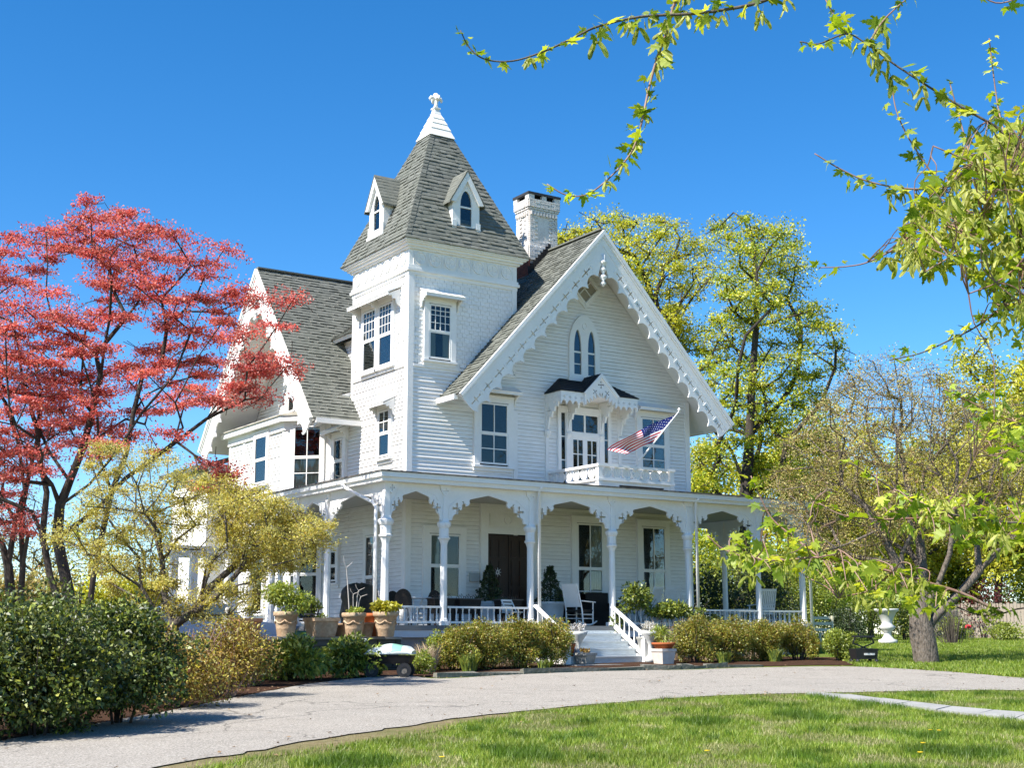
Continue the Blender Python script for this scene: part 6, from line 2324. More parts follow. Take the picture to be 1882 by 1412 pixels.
# bronze and olive shrubs under the golden maple
for i, (px, D, rx, ry, rz, n, m, m2, lab) in enumerate([
    (318, 20.6, .88, .8, .70, 7000, L_BROWN, L_YELLOW, 'bronze leaved shrub right of the hedge below the golden maple trunk'),
    (408, 22.7, .95, .8, .72, 7500, L_BROWN, L_YELLOW, 'bronze and olive shrub at the left end of the terrace wall'),
    (452, 25.5, .6, .6, .6, 3500, L_BROWN, L_RHODO, 'small russet shrub against the terrace wall'),
]):
    shrub('bronze_shrub', lab, 'shrub', hp(px, D), (rx, ry, rz), n, .055, m, 340 + i * 5, group='bronze shrubs below the golden maple', second=(m2, .38), lumps=18, stems=26, shell=.35, stemmat=TWIG)
for i, (px, D, rx, rz, lab) in enumerate([(530, 27.6, .82, .47, 'broad rhododendron in front of the terrace wall, left one'), (642, 28.6, .66, .47, 'rounder rhododendron with pale tips left of the garden cart')]):
    shrub('rhododendron', lab, 'shrub', hp(px, D), (rx, rx * .85, rz), 3000, .14, L_RHODO, 360 + i * 5, group='rhododendrons before the terrace', second=(L_LIME, .22), lumps=16, aspect=.34, up=.7, out=1.1, shell=.4)
# right of the cart: straw grass and low yellow shrubs
def grass_clump(label, c, r0, h, n, m, seed, name='grass_clump', cat='grass clump', group=None, wdt=.008, lean=1.0):
    t = thing(name, label, cat, tuple(c), group=group)
    r = np.random.default_rng(seed)
    a = r.uniform(0, 6.28, n)
    q = r.uniform(0, 1, n) ** .5 * r0
    b = np.stack([q * np.cos(a), q * np.sin(a), np.zeros(n)], 1)
    hh = h * r.uniform(.5, 1.1, n)
    a2 = a + r.normal(0, 1.1, n)
    ln = np.stack([np.cos(a2), np.sin(a2)], 1) * (r.uniform(.1, .6, n) * hh * lean)[:, None] + r.normal(0, .08, (n, 2)) * h
    s = np.stack([-np.sin(a), np.cos(a), 0 * a], 1) * wdt
    mid = b + np.concatenate([ln * .35, (hh * .62)[:, None]], 1)
    tip = b + np.concatenate([ln, hh[:, None]], 1)
    v = np.stack([b - s, b + s, mid + s * .8, tip, mid - s * .8], 1).reshape(-1, 3)
    f = np.arange(5 * n).reshape(-1, 5)
    np_mesh('leaves', v, f, m, t, kind='stuff')
    return t


grass_clump('clump of pale dry grass left of the clipped shrub', hp(783, 30.6), .22, .62, 480, STRAW, 381, group='dry grass clumps', wdt=.005)
shrub('low_shrub', 'low yellow-green shrub beside the garden cart', 'shrub', hp(768, 29.8), (.45, .4, .30), 2200, .05, L_LIME, 383)
shrub('low_shrub', 'yellow-green shrub behind the dry grass by the first railing', 'shrub', hp(800, 31.4), (.4, .4, .52), 2200, .05, L_LIME, 386)
# clipped young shrubs along the front
FS = [
    (838, 31.3, .62, .6, .64, 'left end of the red-tipped shrub mass before the left railing, by the dry grass'),
    (895, 31.9, .74, .66, .68, 'red-tipped shrub second from the left before the left railing'),
    (955, 32.5, .76, .66, .68, 'red-tipped shrub third from the left before the left railing'),
    (1010, 33.2, .66, .6, .66, 'red-tipped shrub beside the left newel of the steps'),
    (1278, 35.0, .72, .62, .66, 'red-tipped shrub nearest the right of the steps'),
    (1345, 35.7, .84, .66, .68, 'broad red-tipped shrub in the middle of the right bed'),
    (1408, 36.2, .74, .62, .62, 'red-tipped shrub right of the broad one below the fifth porch bay'),
    (1468, 36.7, .74, .62, .62, 'red-tipped shrub below the last porch column'),
]
for i, (px, D, rx, ry, rz, lab) in enumerate(FS):
    shrub('clipped_shrub', lab, 'shrub', hp(px, D), (rx, ry, rz), 15000, .047, L_BARB, 400 + i * 5, group='red-tipped shrubs along the porch', lumps=40, lump=.30, stems=10, second=(L_RHODO, .14), shell=.45)
shrub('round_shrub', 'round bright green shrub at the right end of the flower bed', 'shrub', hp(1545, 36.2), (.58, .55, .50), 5500, .06, L_LIME, 440, lumps=20, lump=.35)
for i, (px, D, h, n, lab) in enumerate([(862, 30.7, .42, 300, 'tuft of upright daffodil leaves before the left shrub mass'), (1000, 32.2, .22, 160, 'small green tuft at the edging stones left of the steps'), (1330, 34.9, .3, 220, 'tuft of green blades before the right shrubs'), (1425, 35.7, .34, 240, 'tuft of green blades between the two right shrubs')]):
    grass_clump(lab, hp(px, D), .16, h, n, L_RHODO, 450 + i, name='leaf_tuft', cat='plant', group='leaf tufts along the bed', wdt=.012)
for i, (px, D, lab) in enumerate([(1225, 36.1, 'dry tan grass stalks right of the step railing'), (1300, 37.0, 'dry tan grass stalks behind the first right shrub'), (1400, 37.8, 'dry tan grass stalks behind the broad right shrub'), (860, 32.4, 'dry tan stalks poking up before the left railing'), (930, 33.0, 'dry tan stalks before the middle of the left railing')]):
    grass_clump(lab, hp(px, D), .5, 1.0 if i < 3 else 1.1, 230, STRAW, 460 + i, group='dry grass clumps', wdt=.004, lean=.3)
# dark evergreens and bank of shrubs beyond the right porch
for i, (px, D, rx, rz, n, m, lab) in enumerate([
    (1310, 47.0, 1.3, 1.55, 5200, L_DARK, 'dark evergreen bush seen through the fifth porch bay'),
    (1400, 48.0, 1.5, 1.75, 6000, L_DARK, 'dark evergreen bush seen through the last porch bay'),
    (1350, 52.0, 1.8, 2.3, 5200, L_RHODO, 'tall green bush behind the dark evergreens by the porch'),
    (1450, 52.0, 1.6, 2.0, 4800, L_RHODO, 'green bush behind the end column of the porch'),
    (1515, 52.0, 1.5, 1.9, 5600, L_LIME, 'lime green bush behind the cream slatted chair'),
    (1585, 54.0, 1.7, 1.5, 5600, L_LIME, 'lime green bush left of the white stone urn'),
    (1560, 49.5, .9, .75, 2600, L_DARK, 'small dark bush right of the cream slatted chair'),
    (1665, 55.0, 1.3, 1.2, 3600, L_RHODO, 'green bush just behind the white stone urn'),
    (1490, 60.0, 2.4, 2.9, 6000, L_GOLDG, 'tall yellow green bush beyond the porch end'),
    (1620, 62.0, 2.6, 3.0, 6000, L_GOLDG, 'tall yellow green bush behind the pale-barked tree'),
    (1755, 55.0, .9, .55, 2200, L_RHODO, 'low bush with a red tulip before the plank fence'),
    (1840, 55.0, 1.0, .4, 1800, L_LIME, 'low pale green bush at the foot of the plank fence'),
    (1810, 60.8, 1.4, 1.55, 1800, leaf_mat('wine_leaves', ((.08, .015, .018), (.16, .03, .03)), .3), 'wine red bush showing over the plank fence'),
]):
    shrub('garden_bush', lab, 'bush', hp(px, D), (rx, rx * .8, rz), n, .10, m, 480 + i * 5, group='bushes at the back of the right garden', lumps=18, second=(L_LIME, .12) if m is not L_DARK else None)
BT = thing('bare_shrub', 'clump of bare brown upright stems right of the pale-barked tree', 'shrub', tuple(hp(1750, 50)))
mb = MB()
r_ = random.Random(8)
for k in range(46):
    a = r_.uniform(0, 6.28); q = r_.uniform(0, .7)
    mb.tube([(q * .5 * math.cos(a), q * .5 * math.sin(a), 0), (q * math.cos(a), q * math.sin(a), r_.uniform(.7, 1.3))], [.02, .008], 4)
mb.build('stems', BARK, BT)
TL = thing('red_tulip', 'red tulip flowers before the plank fence', 'flower', tuple(hp(1781, 53)))
mb = MB()
for k in range(5):
    x = (k - 2) * .06
    mb.lathe((x, .03 * (k % 2), .5 + .03 * (k % 3)), [(.02, 0), (.05, .04), (.045, .09), (.02, .11)], 7)
mb.build('petals', mat('tulip_red', (.6, .04, .05), .6), TL)
mb = MB()
for k in range(5):
    x = (k - 2) * .06
    mb.tube([(x, .03 * (k % 2), 0), (x, .03 * (k % 2), .52)], .008, 4)
mb.build('stems', L_RHODO, TL)


# ================================================================= trees
class Skel:
    """branch skeleton: grown by joining each crown point to the nearest suitable limb"""

    def __init__(self, seed):
        self.p, self.par, self.plen = [], [], []
        self.r = np.random.default_rng(seed)

    def limb(self, pts, parent=-1):
        idx = []
        for p in pts:
            p = np.array(p, float)
            self.plen.append(0 if parent < 0 else self.plen[parent] + np.linalg.norm(p - self.p[parent]))
            self.p.append(p); self.par.append(parent)
            parent = len(self.p) - 1
            idx.append(parent)
        return idx

    def grow(self, targets, root, kp=.35, step=.6, jit=.07, rise=.12):
        d = np.linalg.norm(targets - np.array(root), axis=1)
        ends = []
        for t in targets[np.argsort(d)]:
            P = np.array(self.p)
            v = t - P
            L = np.linalg.norm(v, axis=1)
            cost = L + kp * np.array(self.plen)
            # prefer limbs from which the way on runs outwards, not back
            back = np.array([0 if q < 0 else np.dot(P[i] - P[q], v[i]) / ((np.linalg.norm(P[i] - P[q]) + 1e-6) * (L[i] + 1e-6)) for i, q in enumerate(self.par)])
            cost = cost * (1 + .55 * np.clip(.25 - back, 0, 1.3))
            i = int(np.argmin(cost))
            n = max(1, int(L[i] / step))
            a = P[i]
            dirp = P[i] - P[self.par[i]] if self.par[i] >= 0 else np.array([0, 0, 1.0])
            dirp = dirp / (np.linalg.norm(dirp) + 1e-9)
            ctrl = a + dirp * L[i] * .35 + np.array([0, 0, rise * L[i]])
            pts = []
            for k in range(1, n + 1):
                s = k / n
                q = (1 - s) ** 2 * a + 2 * s * (1 - s) * ctrl + s * s * t
                if k < n:
                    q = q + self.r.normal(0, jit * step, 3)
                pts.append(q)
            ends.append(self.limb(pts, i)[-1])
        return ends

    def radii(self, tip=.012, e=2.35, minr=.006):
        n = len(self.p)
        acc = np.zeros(n)
        kids = np.zeros(n, int)
        for q in self.par:
            if q >= 0: kids[q] += 1
        for i in range(n - 1, -1, -1):
            if kids[i] == 0: acc[i] = tip ** e
            if self.par[i] >= 0: acc[self.par[i]] += acc[i]
        return np.maximum(acc ** (1 / e), minr)

    def mesh(self, name, m, parent, rad, sides=6, flare=None):
        n = len(self.p)
        kids = [[] for _ in range(n)]
        for i, q in enumerate(self.par):
            if q >= 0: kids[q].append(i)
        mb = MB()
        roots = [i for i in range(n) if self.par[i] < 0]
        stack = [(r0, None) for r0 in roots]
        while stack:
            i, pr = stack.pop()
            chain = [] if pr is None else [pr]
            cur = i
            while True:
                chain.append(cur)
                if not kids[cur]: break
                ks = sorted(kids[cur], key=lambda k: -rad[k])
                for k in ks[1:]:
                    stack.append((k, cur))
                cur = ks[0]
            if len(chain) > 1:
                rr = [float(rad[c]) for c in chain]
                if pr is not None: rr[0] = min(rr[0], rr[1] * 1.25)
                P_ = [self.p[c] for c in chain]
                mb.tube(P_, rr, max(4, sides if rr[min(1, len(rr) - 1)] > .03 else 4), cap=False)
        return mb.build(name, m, parent, smooth=True)


def poly_targets(poly, n, D, dD, seed, mind=.0, top=None):
    """crown points inside an outline measured on the photo, spread in depth D +- dD"""
    r = np.random.default_rng(seed)
    poly = np.array(poly, float)
    out, px = [], []
    x0, y0 = poly.min(0); x1, y1 = poly.max(0)
    tries = 0
    while len(out) < n and tries < 40000:
        tries += 1
        q = np.array([r.uniform(x0, x1), r.uniform(y0, y1)])
        if not inside(q[None], poly)[0]: continue
        if px and mind and np.min(np.linalg.norm(np.array(px) - q, axis=1)) < mind: continue
        px.append(q)
        out.append(at(q[0], q[1], D + dD * np.clip(r.normal(0, .5), -1, 1)))
    return np.array(out)


def pads(T, n_each, rx, rz, seed, droop=0.0):
    """flat layered sprays round each crown point"""
    r = np.random.default_rng(seed)
    n = len(T) * n_each
    sc = np.repeat(r.uniform(.6, 1.35, len(T)), n_each)
    C = np.repeat(T, n_each, 0)
    a = r.uniform(0, 6.283, n)
    q = r.uniform(0, 1, n) ** .55
    tilt = np.repeat(r.normal(0, .14, (len(T), 2)), n_each, 0)
    x, y = q * np.cos(a) * rx * sc, q * np.sin(a) * rx * sc
    # every spray breaks into a few fingers
    ph = np.repeat(r.uniform(0, 6.28, len(T)), n_each)
    fing = .72 + .28 * np.cos(a * 4 + ph)
    x, y = x * fing, y * fing
    z = r.normal(0, 1, n) * rz * sc + x * tilt[:, 0] + y * tilt[:, 1] - droop * q ** 2 * rx
    return C + np.stack([x, y, z], 1)


def twigs(T, C, n_each, per, seed):
    return None


def tree(name, label, trunk, limbs, targets, D, leaf, barkm, seed, n_each, rx, rz, size, group=None, tip=.012, step=.7, kp=.3, minr=.006, up=.5, aspect=.6, droop=0.0, extra=None, rise=.12, jit=.07, base_r=None, cat='tree', twig_each=3):
    base = np.array(trunk[0], float)
    t = thing(name, label, cat, tuple(base), group=group)
    sk = Skel(seed)
    ids = sk.limb([np.array(p) - base for p in trunk])
    for at_i, pts in limbs:
        sk.limb([np.array(p) - base for p in pts], ids[at_i])
    T = targets - base
    ends = sk.grow(T, (0, 0, 0), kp=kp, step=step, rise=rise, jit=jit)
    r = np.random.default_rng(seed + 5)
    rad = None
    if twig_each:
        for e in ends:
            p0 = sk.p[e]
            for k in range(twig_each):
                v = r.normal(0, 1, 3) * np.array([1, 1, .35])
                v = v / np.linalg.norm(v) * rx * r.uniform(.5, 1.0)
                sk.limb([p0 + v * .5 + r.normal(0, .04, 3), p0 + v], e)
    rad = sk.radii(tip, minr=minr)
    if base_r:
        rad = rad * np.clip(base_r / rad[0], .3, 6) ** np.clip(rad / rad[0], 0, 1) ** 1.3
    sk.mesh('trunk', barkm, t, rad)
    C = pads(T, n_each, rx, rz, seed + 1, droop)
    foliage('crown', C, size, leaf, t, seed + 2, up=up, aspect=aspect, droop=.3)
    if extra:
        m2, frac, sz = extra
        k = r.uniform(0, 1, len(T)) < frac
        C2 = pads(T[k] + [0, 0, rz * .8], int(n_each * .6), rx * .9, rz, seed + 3, droop)
        foliage('second_crown', C2, sz, m2, t, seed + 4, up=up, aspect=aspect, droop=.3)  # second leaf colour, its sprays set slightly above the first
    return t


g_ = lambda px, D: spot(px, D)
# ---- the red Japanese maple at left
D = 33.0
RP = [(-180, 430), (-90, 440), (0, 428), (55, 430), (75, 405), (110, 395), (115, 362), (160, 362), (190, 385), (235, 392), (262, 420), (300, 415), (345, 432), (372, 420), (388, 440), (428, 460), (425, 482), (400, 478), (385, 510), (430, 525), (475, 540), (548, 540), (545, 590), (490, 612), (470, 640), (540, 680), (572, 700), (565, 720), (500, 728), (440, 755), (400, 750), (350, 800), (310, 800), (280, 850), (215, 840), (120, 850), (60, 880), (-60, 920), (-180, 900)]
RPM = [(min(x, 435), y) for x, y in RP]
T1 = poly_targets(RPM, 190, D, 3.4, 601, mind=20)
T1 = np.vstack([T1, poly_targets([(440, 540), (470, 525), (548, 540), (545, 590), (490, 612), (440, 640)], 5, 32, 1, 607, mind=20), poly_targets([(435, 650), (480, 640), (572, 700), (565, 722), (500, 728), (440, 755)], 7, 31.5, 1, 608, mind=18)])
T2 = poly_targets([(355, 850), (440, 860), (455, 900), (400, 905), (350, 895)], 5, 31, .5, 602, mind=10)
T1 = np.vstack([T1, T2])
tb0 = g_(150, D)
trunk1 = [tb0, at(120, 1060, D), at(105, 990, D), at(110, 930, D), at(128, 885, D)]
tree('red_maple', 'wide Japanese maple with flat sprays of red leaves, left of the house', trunk1,
     [(4, [at(150, 830, D), at(170, 760, D), at(185, 690, D), at(195, 620, D - .6)]), (4, [at(90, 830, D + .8), at(60, 760, D + 1), at(40, 690, D + 1)]),
      (3, [at(165, 890, D - .8), at(215, 830, D - 1.2), at(260, 760, D - 1.5), at(320, 690, D - 1.5)]), (2, [at(175, 940, D - .5), at(230, 880, D - .8), at(300, 830, D - 1.2), at(380, 770, D - 1.4), at(450, 735, D - 1.5)]),
      (0, [at(172, 1060, D - .5), at(188, 980, D - .6), at(205, 905, D - .6), at(232, 835, D - .4), at(245, 760, D), at(262, 690, D)]), (0, [at(92, 1060, D + .5), at(78, 985, D + .6), at(86, 905, D + .7), at(68, 825, D + .8), at(75, 740, D + 1)])],
     T1, D, L_RED, BARKD, 610, 430, .70, .05, .068, tip=.0085, step=.6, kp=.28, extra=(leaf_mat('bright_red_leaves', ((.55, .12, .09), (.62, .22, .13), (.62, .20, .22)), .42, .02, tint=(1.2, .95, .9)), .6, .062), aspect=.62, up=1.0, base_r=.19)
# lower stems of the second red maple standing further left
tb0 = g_(30, 35)
T3 = poly_targets([(-190, 560), (40, 560), (130, 640), (140, 760), (60, 900), (-190, 960)], 60, 35, 2, 605, mind=18)
T3 = np.vstack([T3, poly_targets([(-20, 900), (60, 905), (60, 985), (-20, 985)], 8, 34, .6, 606, mind=12)])
tree('red_maple', 'second red-leaved maple with twin dark stems at the left edge', [tb0, at(15, 1040, 35), at(28, 960, 35), at(45, 900, 35)],
     [(0, [at(42, 1040, 34.6), at(38, 960, 34.5), at(52, 880, 34.6), at(70, 800, 35)]), (3, [at(35, 820, 35), at(10, 740, 35)])], T3, 35, L_RED, BARKD, 620, 380, .72, .045, .062, tip=.0085, step=.6, aspect=.62, up=1.0, base_r=.16)
# ---- golden laceleaf maple before the porch
D = 25.6
YP = [(100, 985), (140, 925), (150, 880), (165, 830), (160, 800), (215, 805), (290, 815), (335, 830), (365, 868), (420, 890), (450, 915), (500, 925), (545, 950), (600, 955), (612, 985), (600, 1020), (560, 1040), (500, 1055), (450, 1060), (400, 1045), (330, 1040), (330, 1090), (240, 1105), (190, 1080), (160, 1020)]
T4 = poly_targets(YP, 100, D, 1.7, 631, mind=17)
T5 = poly_targets([(395, 880), (480, 905), (560, 945), (610, 975), (600, 1025), (520, 1050), (430, 1040), (400, 960)], 80, D, 1.3, 632, mind=9)
T5 = np.vstack([T5, poly_targets([(230, 1080), (470, 1060), (480, 1130), (420, 1150), (250, 1160)], 26, D - .2, 1.2, 633, mind=14)])
tb0 = g_(322, 25.0) + np.array([0, 0, .25])
tree('golden_maple', 'low spreading golden leaved maple with forked trunk before the porch corner', [tb0, at(322, 1180, 25.2), at(318, 1150, 25.3)],
     [(2, [at(302, 1090, 25.5), at(298, 1030, 25.6), at(285, 985, 25.8), at(250, 940, 26)]), (2, [at(355, 1128, 25.1), at(400, 1095, 25.0), at(440, 1050, 25.2), at(468, 1000, 25.4)]), (1, [at(290, 1130, 25.4), at(260, 1080, 25.2), at(215, 1050, 25)])],
     np.vstack([T4, T5]), D, L_YELLOW, BARK, 640, 300, .38, .07, .047, tip=.006, step=.4, kp=.25, minr=.004, extra=(leaf_mat('pale_gold_leaves', ((.45, .42, .1), (.6, .57, .22)), .4, .02), .4, .047), aspect=.45, up=.8, base_r=.13, droop=.12)
# ---- green maples behind the house
GP1 = [(1318, 415), (1345, 400), (1405, 402), (1450, 432), (1470, 470), (1468, 520), (1450, 545), (1500, 570), (1545, 630), (1535, 680), (1500, 700), (1520, 740), (1470, 770), (1420, 800), (1380, 830), (1330, 810), (1290, 790), (1262, 720), (1285, 660), (1300, 600), (1340, 580), (1330, 520), (1340, 470)]
T6 = poly_targets(GP1, 90, 58, 4.5, 651, mind=27)
T6 = np.vstack([T6, poly_targets([(1268, 830), (1330, 825), (1335, 890), (1268, 905)], 9, 56, 1, 652, mind=12), poly_targets([(1360, 840), (1470, 800), (1500, 880), (1430, 900), (1380, 900)], 12, 58, 2, 653, mind=14)])
tree('maple_tree', 'tall spring green maple standing alone right of the front gable', [g_(1362, 58), at(1366, 1000, 58), at(1372, 900, 58), at(1378, 800, 58), at(1382, 700, 58), at(1390, 600, 58), at(1392, 520, 58), at(1388, 450, 58)],
     [(2, [at(1345, 830, 57.5), at(1310, 790, 57)]), (3, [at(1430, 745, 58.5), at(1490, 715, 59)]), (4, [at(1350, 640, 57), at(1320, 600, 57)])], T6, 58, L_GREEN, BARKD, 660, 300, 1.05, .17, .125, tip=.022, step=1.1, kp=.2, extra=(L_GOLDG, .75, .12), up=.9, base_r=.33, minr=.012)
GP2 = [(1050, 425), (1090, 400), (1140, 392), (1200, 398), (1240, 405), (1275, 440), (1305, 450), (1312, 500), (1290, 540), (1250, 560), (1255, 600), (1245, 640), (1215, 600), (1170, 520), (1120, 440), (1075, 440)]
T7 = poly_targets(GP2, 68, 62, 4.0, 671, mind=22)
T7 = np.vstack([T7, poly_targets([(1020, 430), (1055, 430), (1055, 450), (1020, 450)], 5, 62, 1, 672, mind=8), poly_targets([(1225, 560), (1262, 570), (1275, 640), (1245, 650)], 9, 61, 1, 673, mind=10)])
tree('maple_tree', 'yellow-green maple rising behind the peak of the front gable', [g_(1225, 62), at(1225, 1000, 62), at(1222, 850, 62), at(1218, 720, 62), at(1215, 620, 62), at(1205, 540, 62)],
     [(4, [at(1250, 560, 61), at(1275, 520, 61)]), (4, [at(1190, 520, 63), at(1160, 470, 63)])], T7, 62, L_GOLDG, BARKD, 680, 290, 1.05, .17, .12, tip=.02, step=1.1, kp=.2, extra=(L_GREEN, .3, .12), up=.9, base_r=.3, minr=.012)
# ---- pale-barked crab tree on the right lawn, fine bare twigs in tiny leaf
CP = [(1425, 870), (1450, 800), (1500, 745), (1560, 690), (1600, 668), (1650, 655), (1700, 665), (1730, 700), (1790, 700), (1850, 720), (1900, 780), (1930, 880), (1900, 980), (1820, 1010), (1760, 980), (1700, 1000), (1640, 1000), (1560, 1040), (1480, 1000), (1430, 940)]
T8 = poly_targets(CP, 330, 36, 3.0, 691, mind=13)
tb0 = g_(1703, 35)
tree('crab_tree', 'spreading tree with flaky pale trunk and fine twiggy crown on the right lawn', [tb0, at(1699, 1190, 35), at(1694, 1165, 35), at(1690, 1135, 35), at(1690, 1105, 35)],
     [(4, [at(1660, 1060, 35), at(1630, 1000, 35), at(1590, 930, 35)]), (4, [at(1695, 1050, 35.5), at(1690, 980, 35.8), at(1670, 900, 36), at(1650, 800, 36)]), (3, [at(1722, 1080, 34.8), at(1745, 1020, 34.6), at(1755, 950, 34.5), at(1760, 850, 34.5)]),
      (2, [at(1725, 1128, 35), at(1765, 1090, 35), at(1800, 1050, 35), at(1850, 1000, 35.5)])], T8, 36, L_OLIVE, BARKP, 700, 190, .5, .13, .05, tip=.006, step=.55, kp=.42, minr=.0045, up=.5, base_r=.36, twig_each=5, rise=.05, cat='tree')
# ---- background trees
def bgtree(px, D, top, wpx, leaf, lab, seed, n=55, each=170, leafsz=.2, rx=1.25, poly=None, low=.72, barkm=BARKD, extra=None, base_r=.2):
    b = g_(px, D)
    ptop = top
    r = random.Random(seed)
    H = 1168 - ptop
    pl_ = poly or [(px + wpx * math.cos(a) * (1 + .18 * math.sin(3 * a + seed)), ptop + H * low * .5 - H * low * .5 * math.sin(a) * (1 + .08 * math.sin(5 * a + seed))) for a in [k * math.pi / 10 for k in range(20)]]
    T = poly_targets(pl_, n, D, wpx * D / FPX * .7, seed, mind=wpx * .12)
    tree('background_tree', lab, [b] + [at(px + r.uniform(-3, 3), 1168 - H * q, D) for q in (.12, .3, .45, .6)], [], T, D, leaf, barkm, seed + 1, each, rx, .38, leafsz, group='trees beyond the garden', tip=.02, step=1.4, kp=.2, up=.7, base_r=base_r, minr=.012, extra=extra, twig_each=3)


bgtree(1490, 72, 745, 62, L_GREEN, 'green tree beyond the lawn between the tall maple and the twiggy tree', 710)
bgtree(1562, 88, 650, 55, L_OLIVE, 'thin olive tree far behind the twiggy crown', 720, n=34, each=90, leafsz=.16)
bgtree(1600, 84, 780, 90, L_GOLDG, 'yellow green tree far behind the pale-barked trunk', 730)
bgtree(1700, 80, 800, 80, L_GREEN, 'mid green tree behind the twiggy crown on the right', 740)
bgtree(1790, 76, 620, 75, L_GOLDG, 'yellow leafed tree rising beyond the plank fence', 750, extra=(L_GREEN, .3, .2))
bgtree(1895, 70, 690, 85, L_GREEN, 'green tree beyond the plank fence at the right edge', 760, extra=(L_GOLDG, .4, .2))
bgtree(1960, 62, 430, 95, L_GOLDG, 'tall yellow green tree at the right edge behind the overhanging branches', 770, n=70)
bgtree(1430, 80, 830, 70, L_GOLDG, 'yellow green tree low behind the porch roof', 780)
bgtree(1310, 85, 820, 60, L_GOLDG, 'yellow green tree low behind the right corner of the house', 790)
bgtree(1545, 70, 850, 75, L_GOLDG, 'bright yellow green tree behind the left half of the twiggy crown', 840, n=60, each=200)
bgtree(1665, 68, 870, 85, L_GOLDG, 'bright yellow green tree straight behind the pale-barked trunk', 850, n=60, each=200)
bgtree(1835, 66, 800, 90, L_GOLDG, 'bright yellow green tree over the middle of the plank fence', 860, n=60, each=200)
bgtree(1760, 72, 900, 70, L_GREEN, 'low green tree left of the plank fence', 870, n=45, each=200)
bgtree(2090, 60, 640, 120, L_GREEN, 'green tree past the right edge of the fence', 800)
for i, (px, D, top, w_, lf) in enumerate([(-60, 75, 880, 60, L_OLIVE), (60, 85, 905, 65, L_OLIVE), (165, 80, 930, 60, L_GOLDG), (265, 88, 915, 55, L_OLIVE), (345, 78, 940, 50, L_GOLDG)]):
    bgtree(px, D, top, w_, lf, ['hazy olive scrub tree at the far left background', 'hazy scrub tree between the red maple stems', 'yellow scrub tree behind the leaning maple trunks', 'hazy scrub tree behind the golden maple', 'yellow scrub tree left of the rear roof'][i], 810 + i * 10, n=30, each=85, leafsz=.16, base_r=.1)
# underbrush closing the view at ground level
for i, (px, D, w_, h, lf, lab) in enumerate([
    (-80, 52, 3.2, 1.5, L_BROWN, 'brown underbrush at the far left behind the maples'), (60, 55, 3.2, 1.7, L_OLIVE, 'olive underbrush behind the red maple stems'), (200, 56, 3.2, 1.6, L_GOLDG, 'yellow underbrush behind the golden maple at left'), (340, 58, 3.0, 1.5, L_OLIVE, 'olive underbrush left of the rear wing'),
    (1450, 70, 4.5, 3.2, L_GOLDG, 'yellow green thicket behind the end of the porch'), (1570, 72, 4.5, 3.4, L_LIME, 'lime thicket behind the slatted chair'), (1690, 74, 4.5, 3.0, L_GOLDG, 'yellow green thicket left of the plank fence'), (1830, 72, 4.5, 2.9, L_LIME, 'lime thicket behind the plank fence'), (1960, 68, 4.5, 2.9, L_GREEN, 'green thicket at the right end of the plank fence'), (1330, 66, 4.0, 3.2, L_GREEN, 'green thicket behind the right porch'),
]):
    shrub('thicket', lab, 'thicket', hp(px, D), (w_, 1.6, h), 8500, .17, lf, 900 + i * 7, group='thickets round the garden', lumps=24, lump=.33, stems=14, shell=.3)
# white arbour left of the house
AR = thing('garden_arbour', 'white wooden arbour of posts and beams half hidden by the golden maple', 'arbour')
for px, D in ((312, 39), (349, 39.3), (425, 40)):
    b = spot(px, D)
    mb = MB(); mb.box(b[0] - .1, b[0] + .1, b[1] - .1, b[1] + .1, b[2] - .3, 3.2); mb.build('post', WHITE, AR)
a, b = spot(300, 38.9), spot(440, 40.1)
for dz, off in ((3.2, 0), (3.34, .25)):
    mb = MB(); mb.bar((a[0] - off, a[1] - off, dz), (b[0], b[1], dz), .12, .2); mb.build('beam', WHITE, AR)
CV = thing('covered_car', 'pale blue-grey car roof and window glimpsed behind the golden maple', 'car', tuple(spot(368, 36)), R(-10))
mb = MB()
prof = [(-2.1, .35), (2.1, .35), (2.15, .7), (1.9, .92), (1.0, 1.0), (.45, 1.42), (-.9, 1.45), (-1.6, 1.02), (-2.1, .95), (-2.2, .6)]
mb.prism(Frame((0, -.8, .05), (1, 0, 0), (0, 1, 0)), prof, 0, 1.6)
CARP = mat('car_blue_grey', (.35, .4, .5), .25, .5)
mb.build('body', CARP, CV)
mb = MB(); mb.prism(Frame((0, -.81, .05), (1, 0, 0), (0, 1, 0)), [(.85, 1.0), (.42, 1.36), (-.85, 1.38), (-1.4, 1.02)], -.004, 0.0); mb.build('side_window', GLASS, CV)
for x in (-1.35, 1.35):
    for y in (-.82, .62):
        mb = MB(); mb.prism(Frame((x, y, .33), (1, 0, 0), (0, 1, 0)), [(.33 * math.cos(k * .3927), .33 * math.sin(k * .3927)) for k in range(16)], 0, .2); mb.build('wheel', METAL, CV)

# ================================================================= the maple overhanging the viewer
OV = thing('overhanging_maple', 'near maple whose leafy branches hang in from the upper right', 'tree', tuple(spot(2900, 5.6)))
OB = np.array(OV.location)
L_NEAR = leaf_mat('near_maple_leaves', ((.10, .17, .015), (.22, .32, .025), (.38, .46, .045), (.55, .58, .11)), .58, .02, obj_rand=True, tint=(1.35, 1.25, .5))
L_SAM = leaf_mat('samara_wings', ((.14, .18, .022), (.30, .34, .04), (.48, .50, .09), (.62, .60, .2)), .58, .02, obj_rand=True, tint=(1.3, 1.2, .6))
trk = [np.array(spot(2900, 5.6)), at(2880, 900, 5.6), at(2850, 500, 5.6), at(2780, 100, 5.7), at(2650, -350, 5.8)]
mb = MB(); mb.tube([p - OB for p in trk], [.34, .27, .24, .2, .14], 14); mb.build('trunk', BARK, OV, smooth=True)
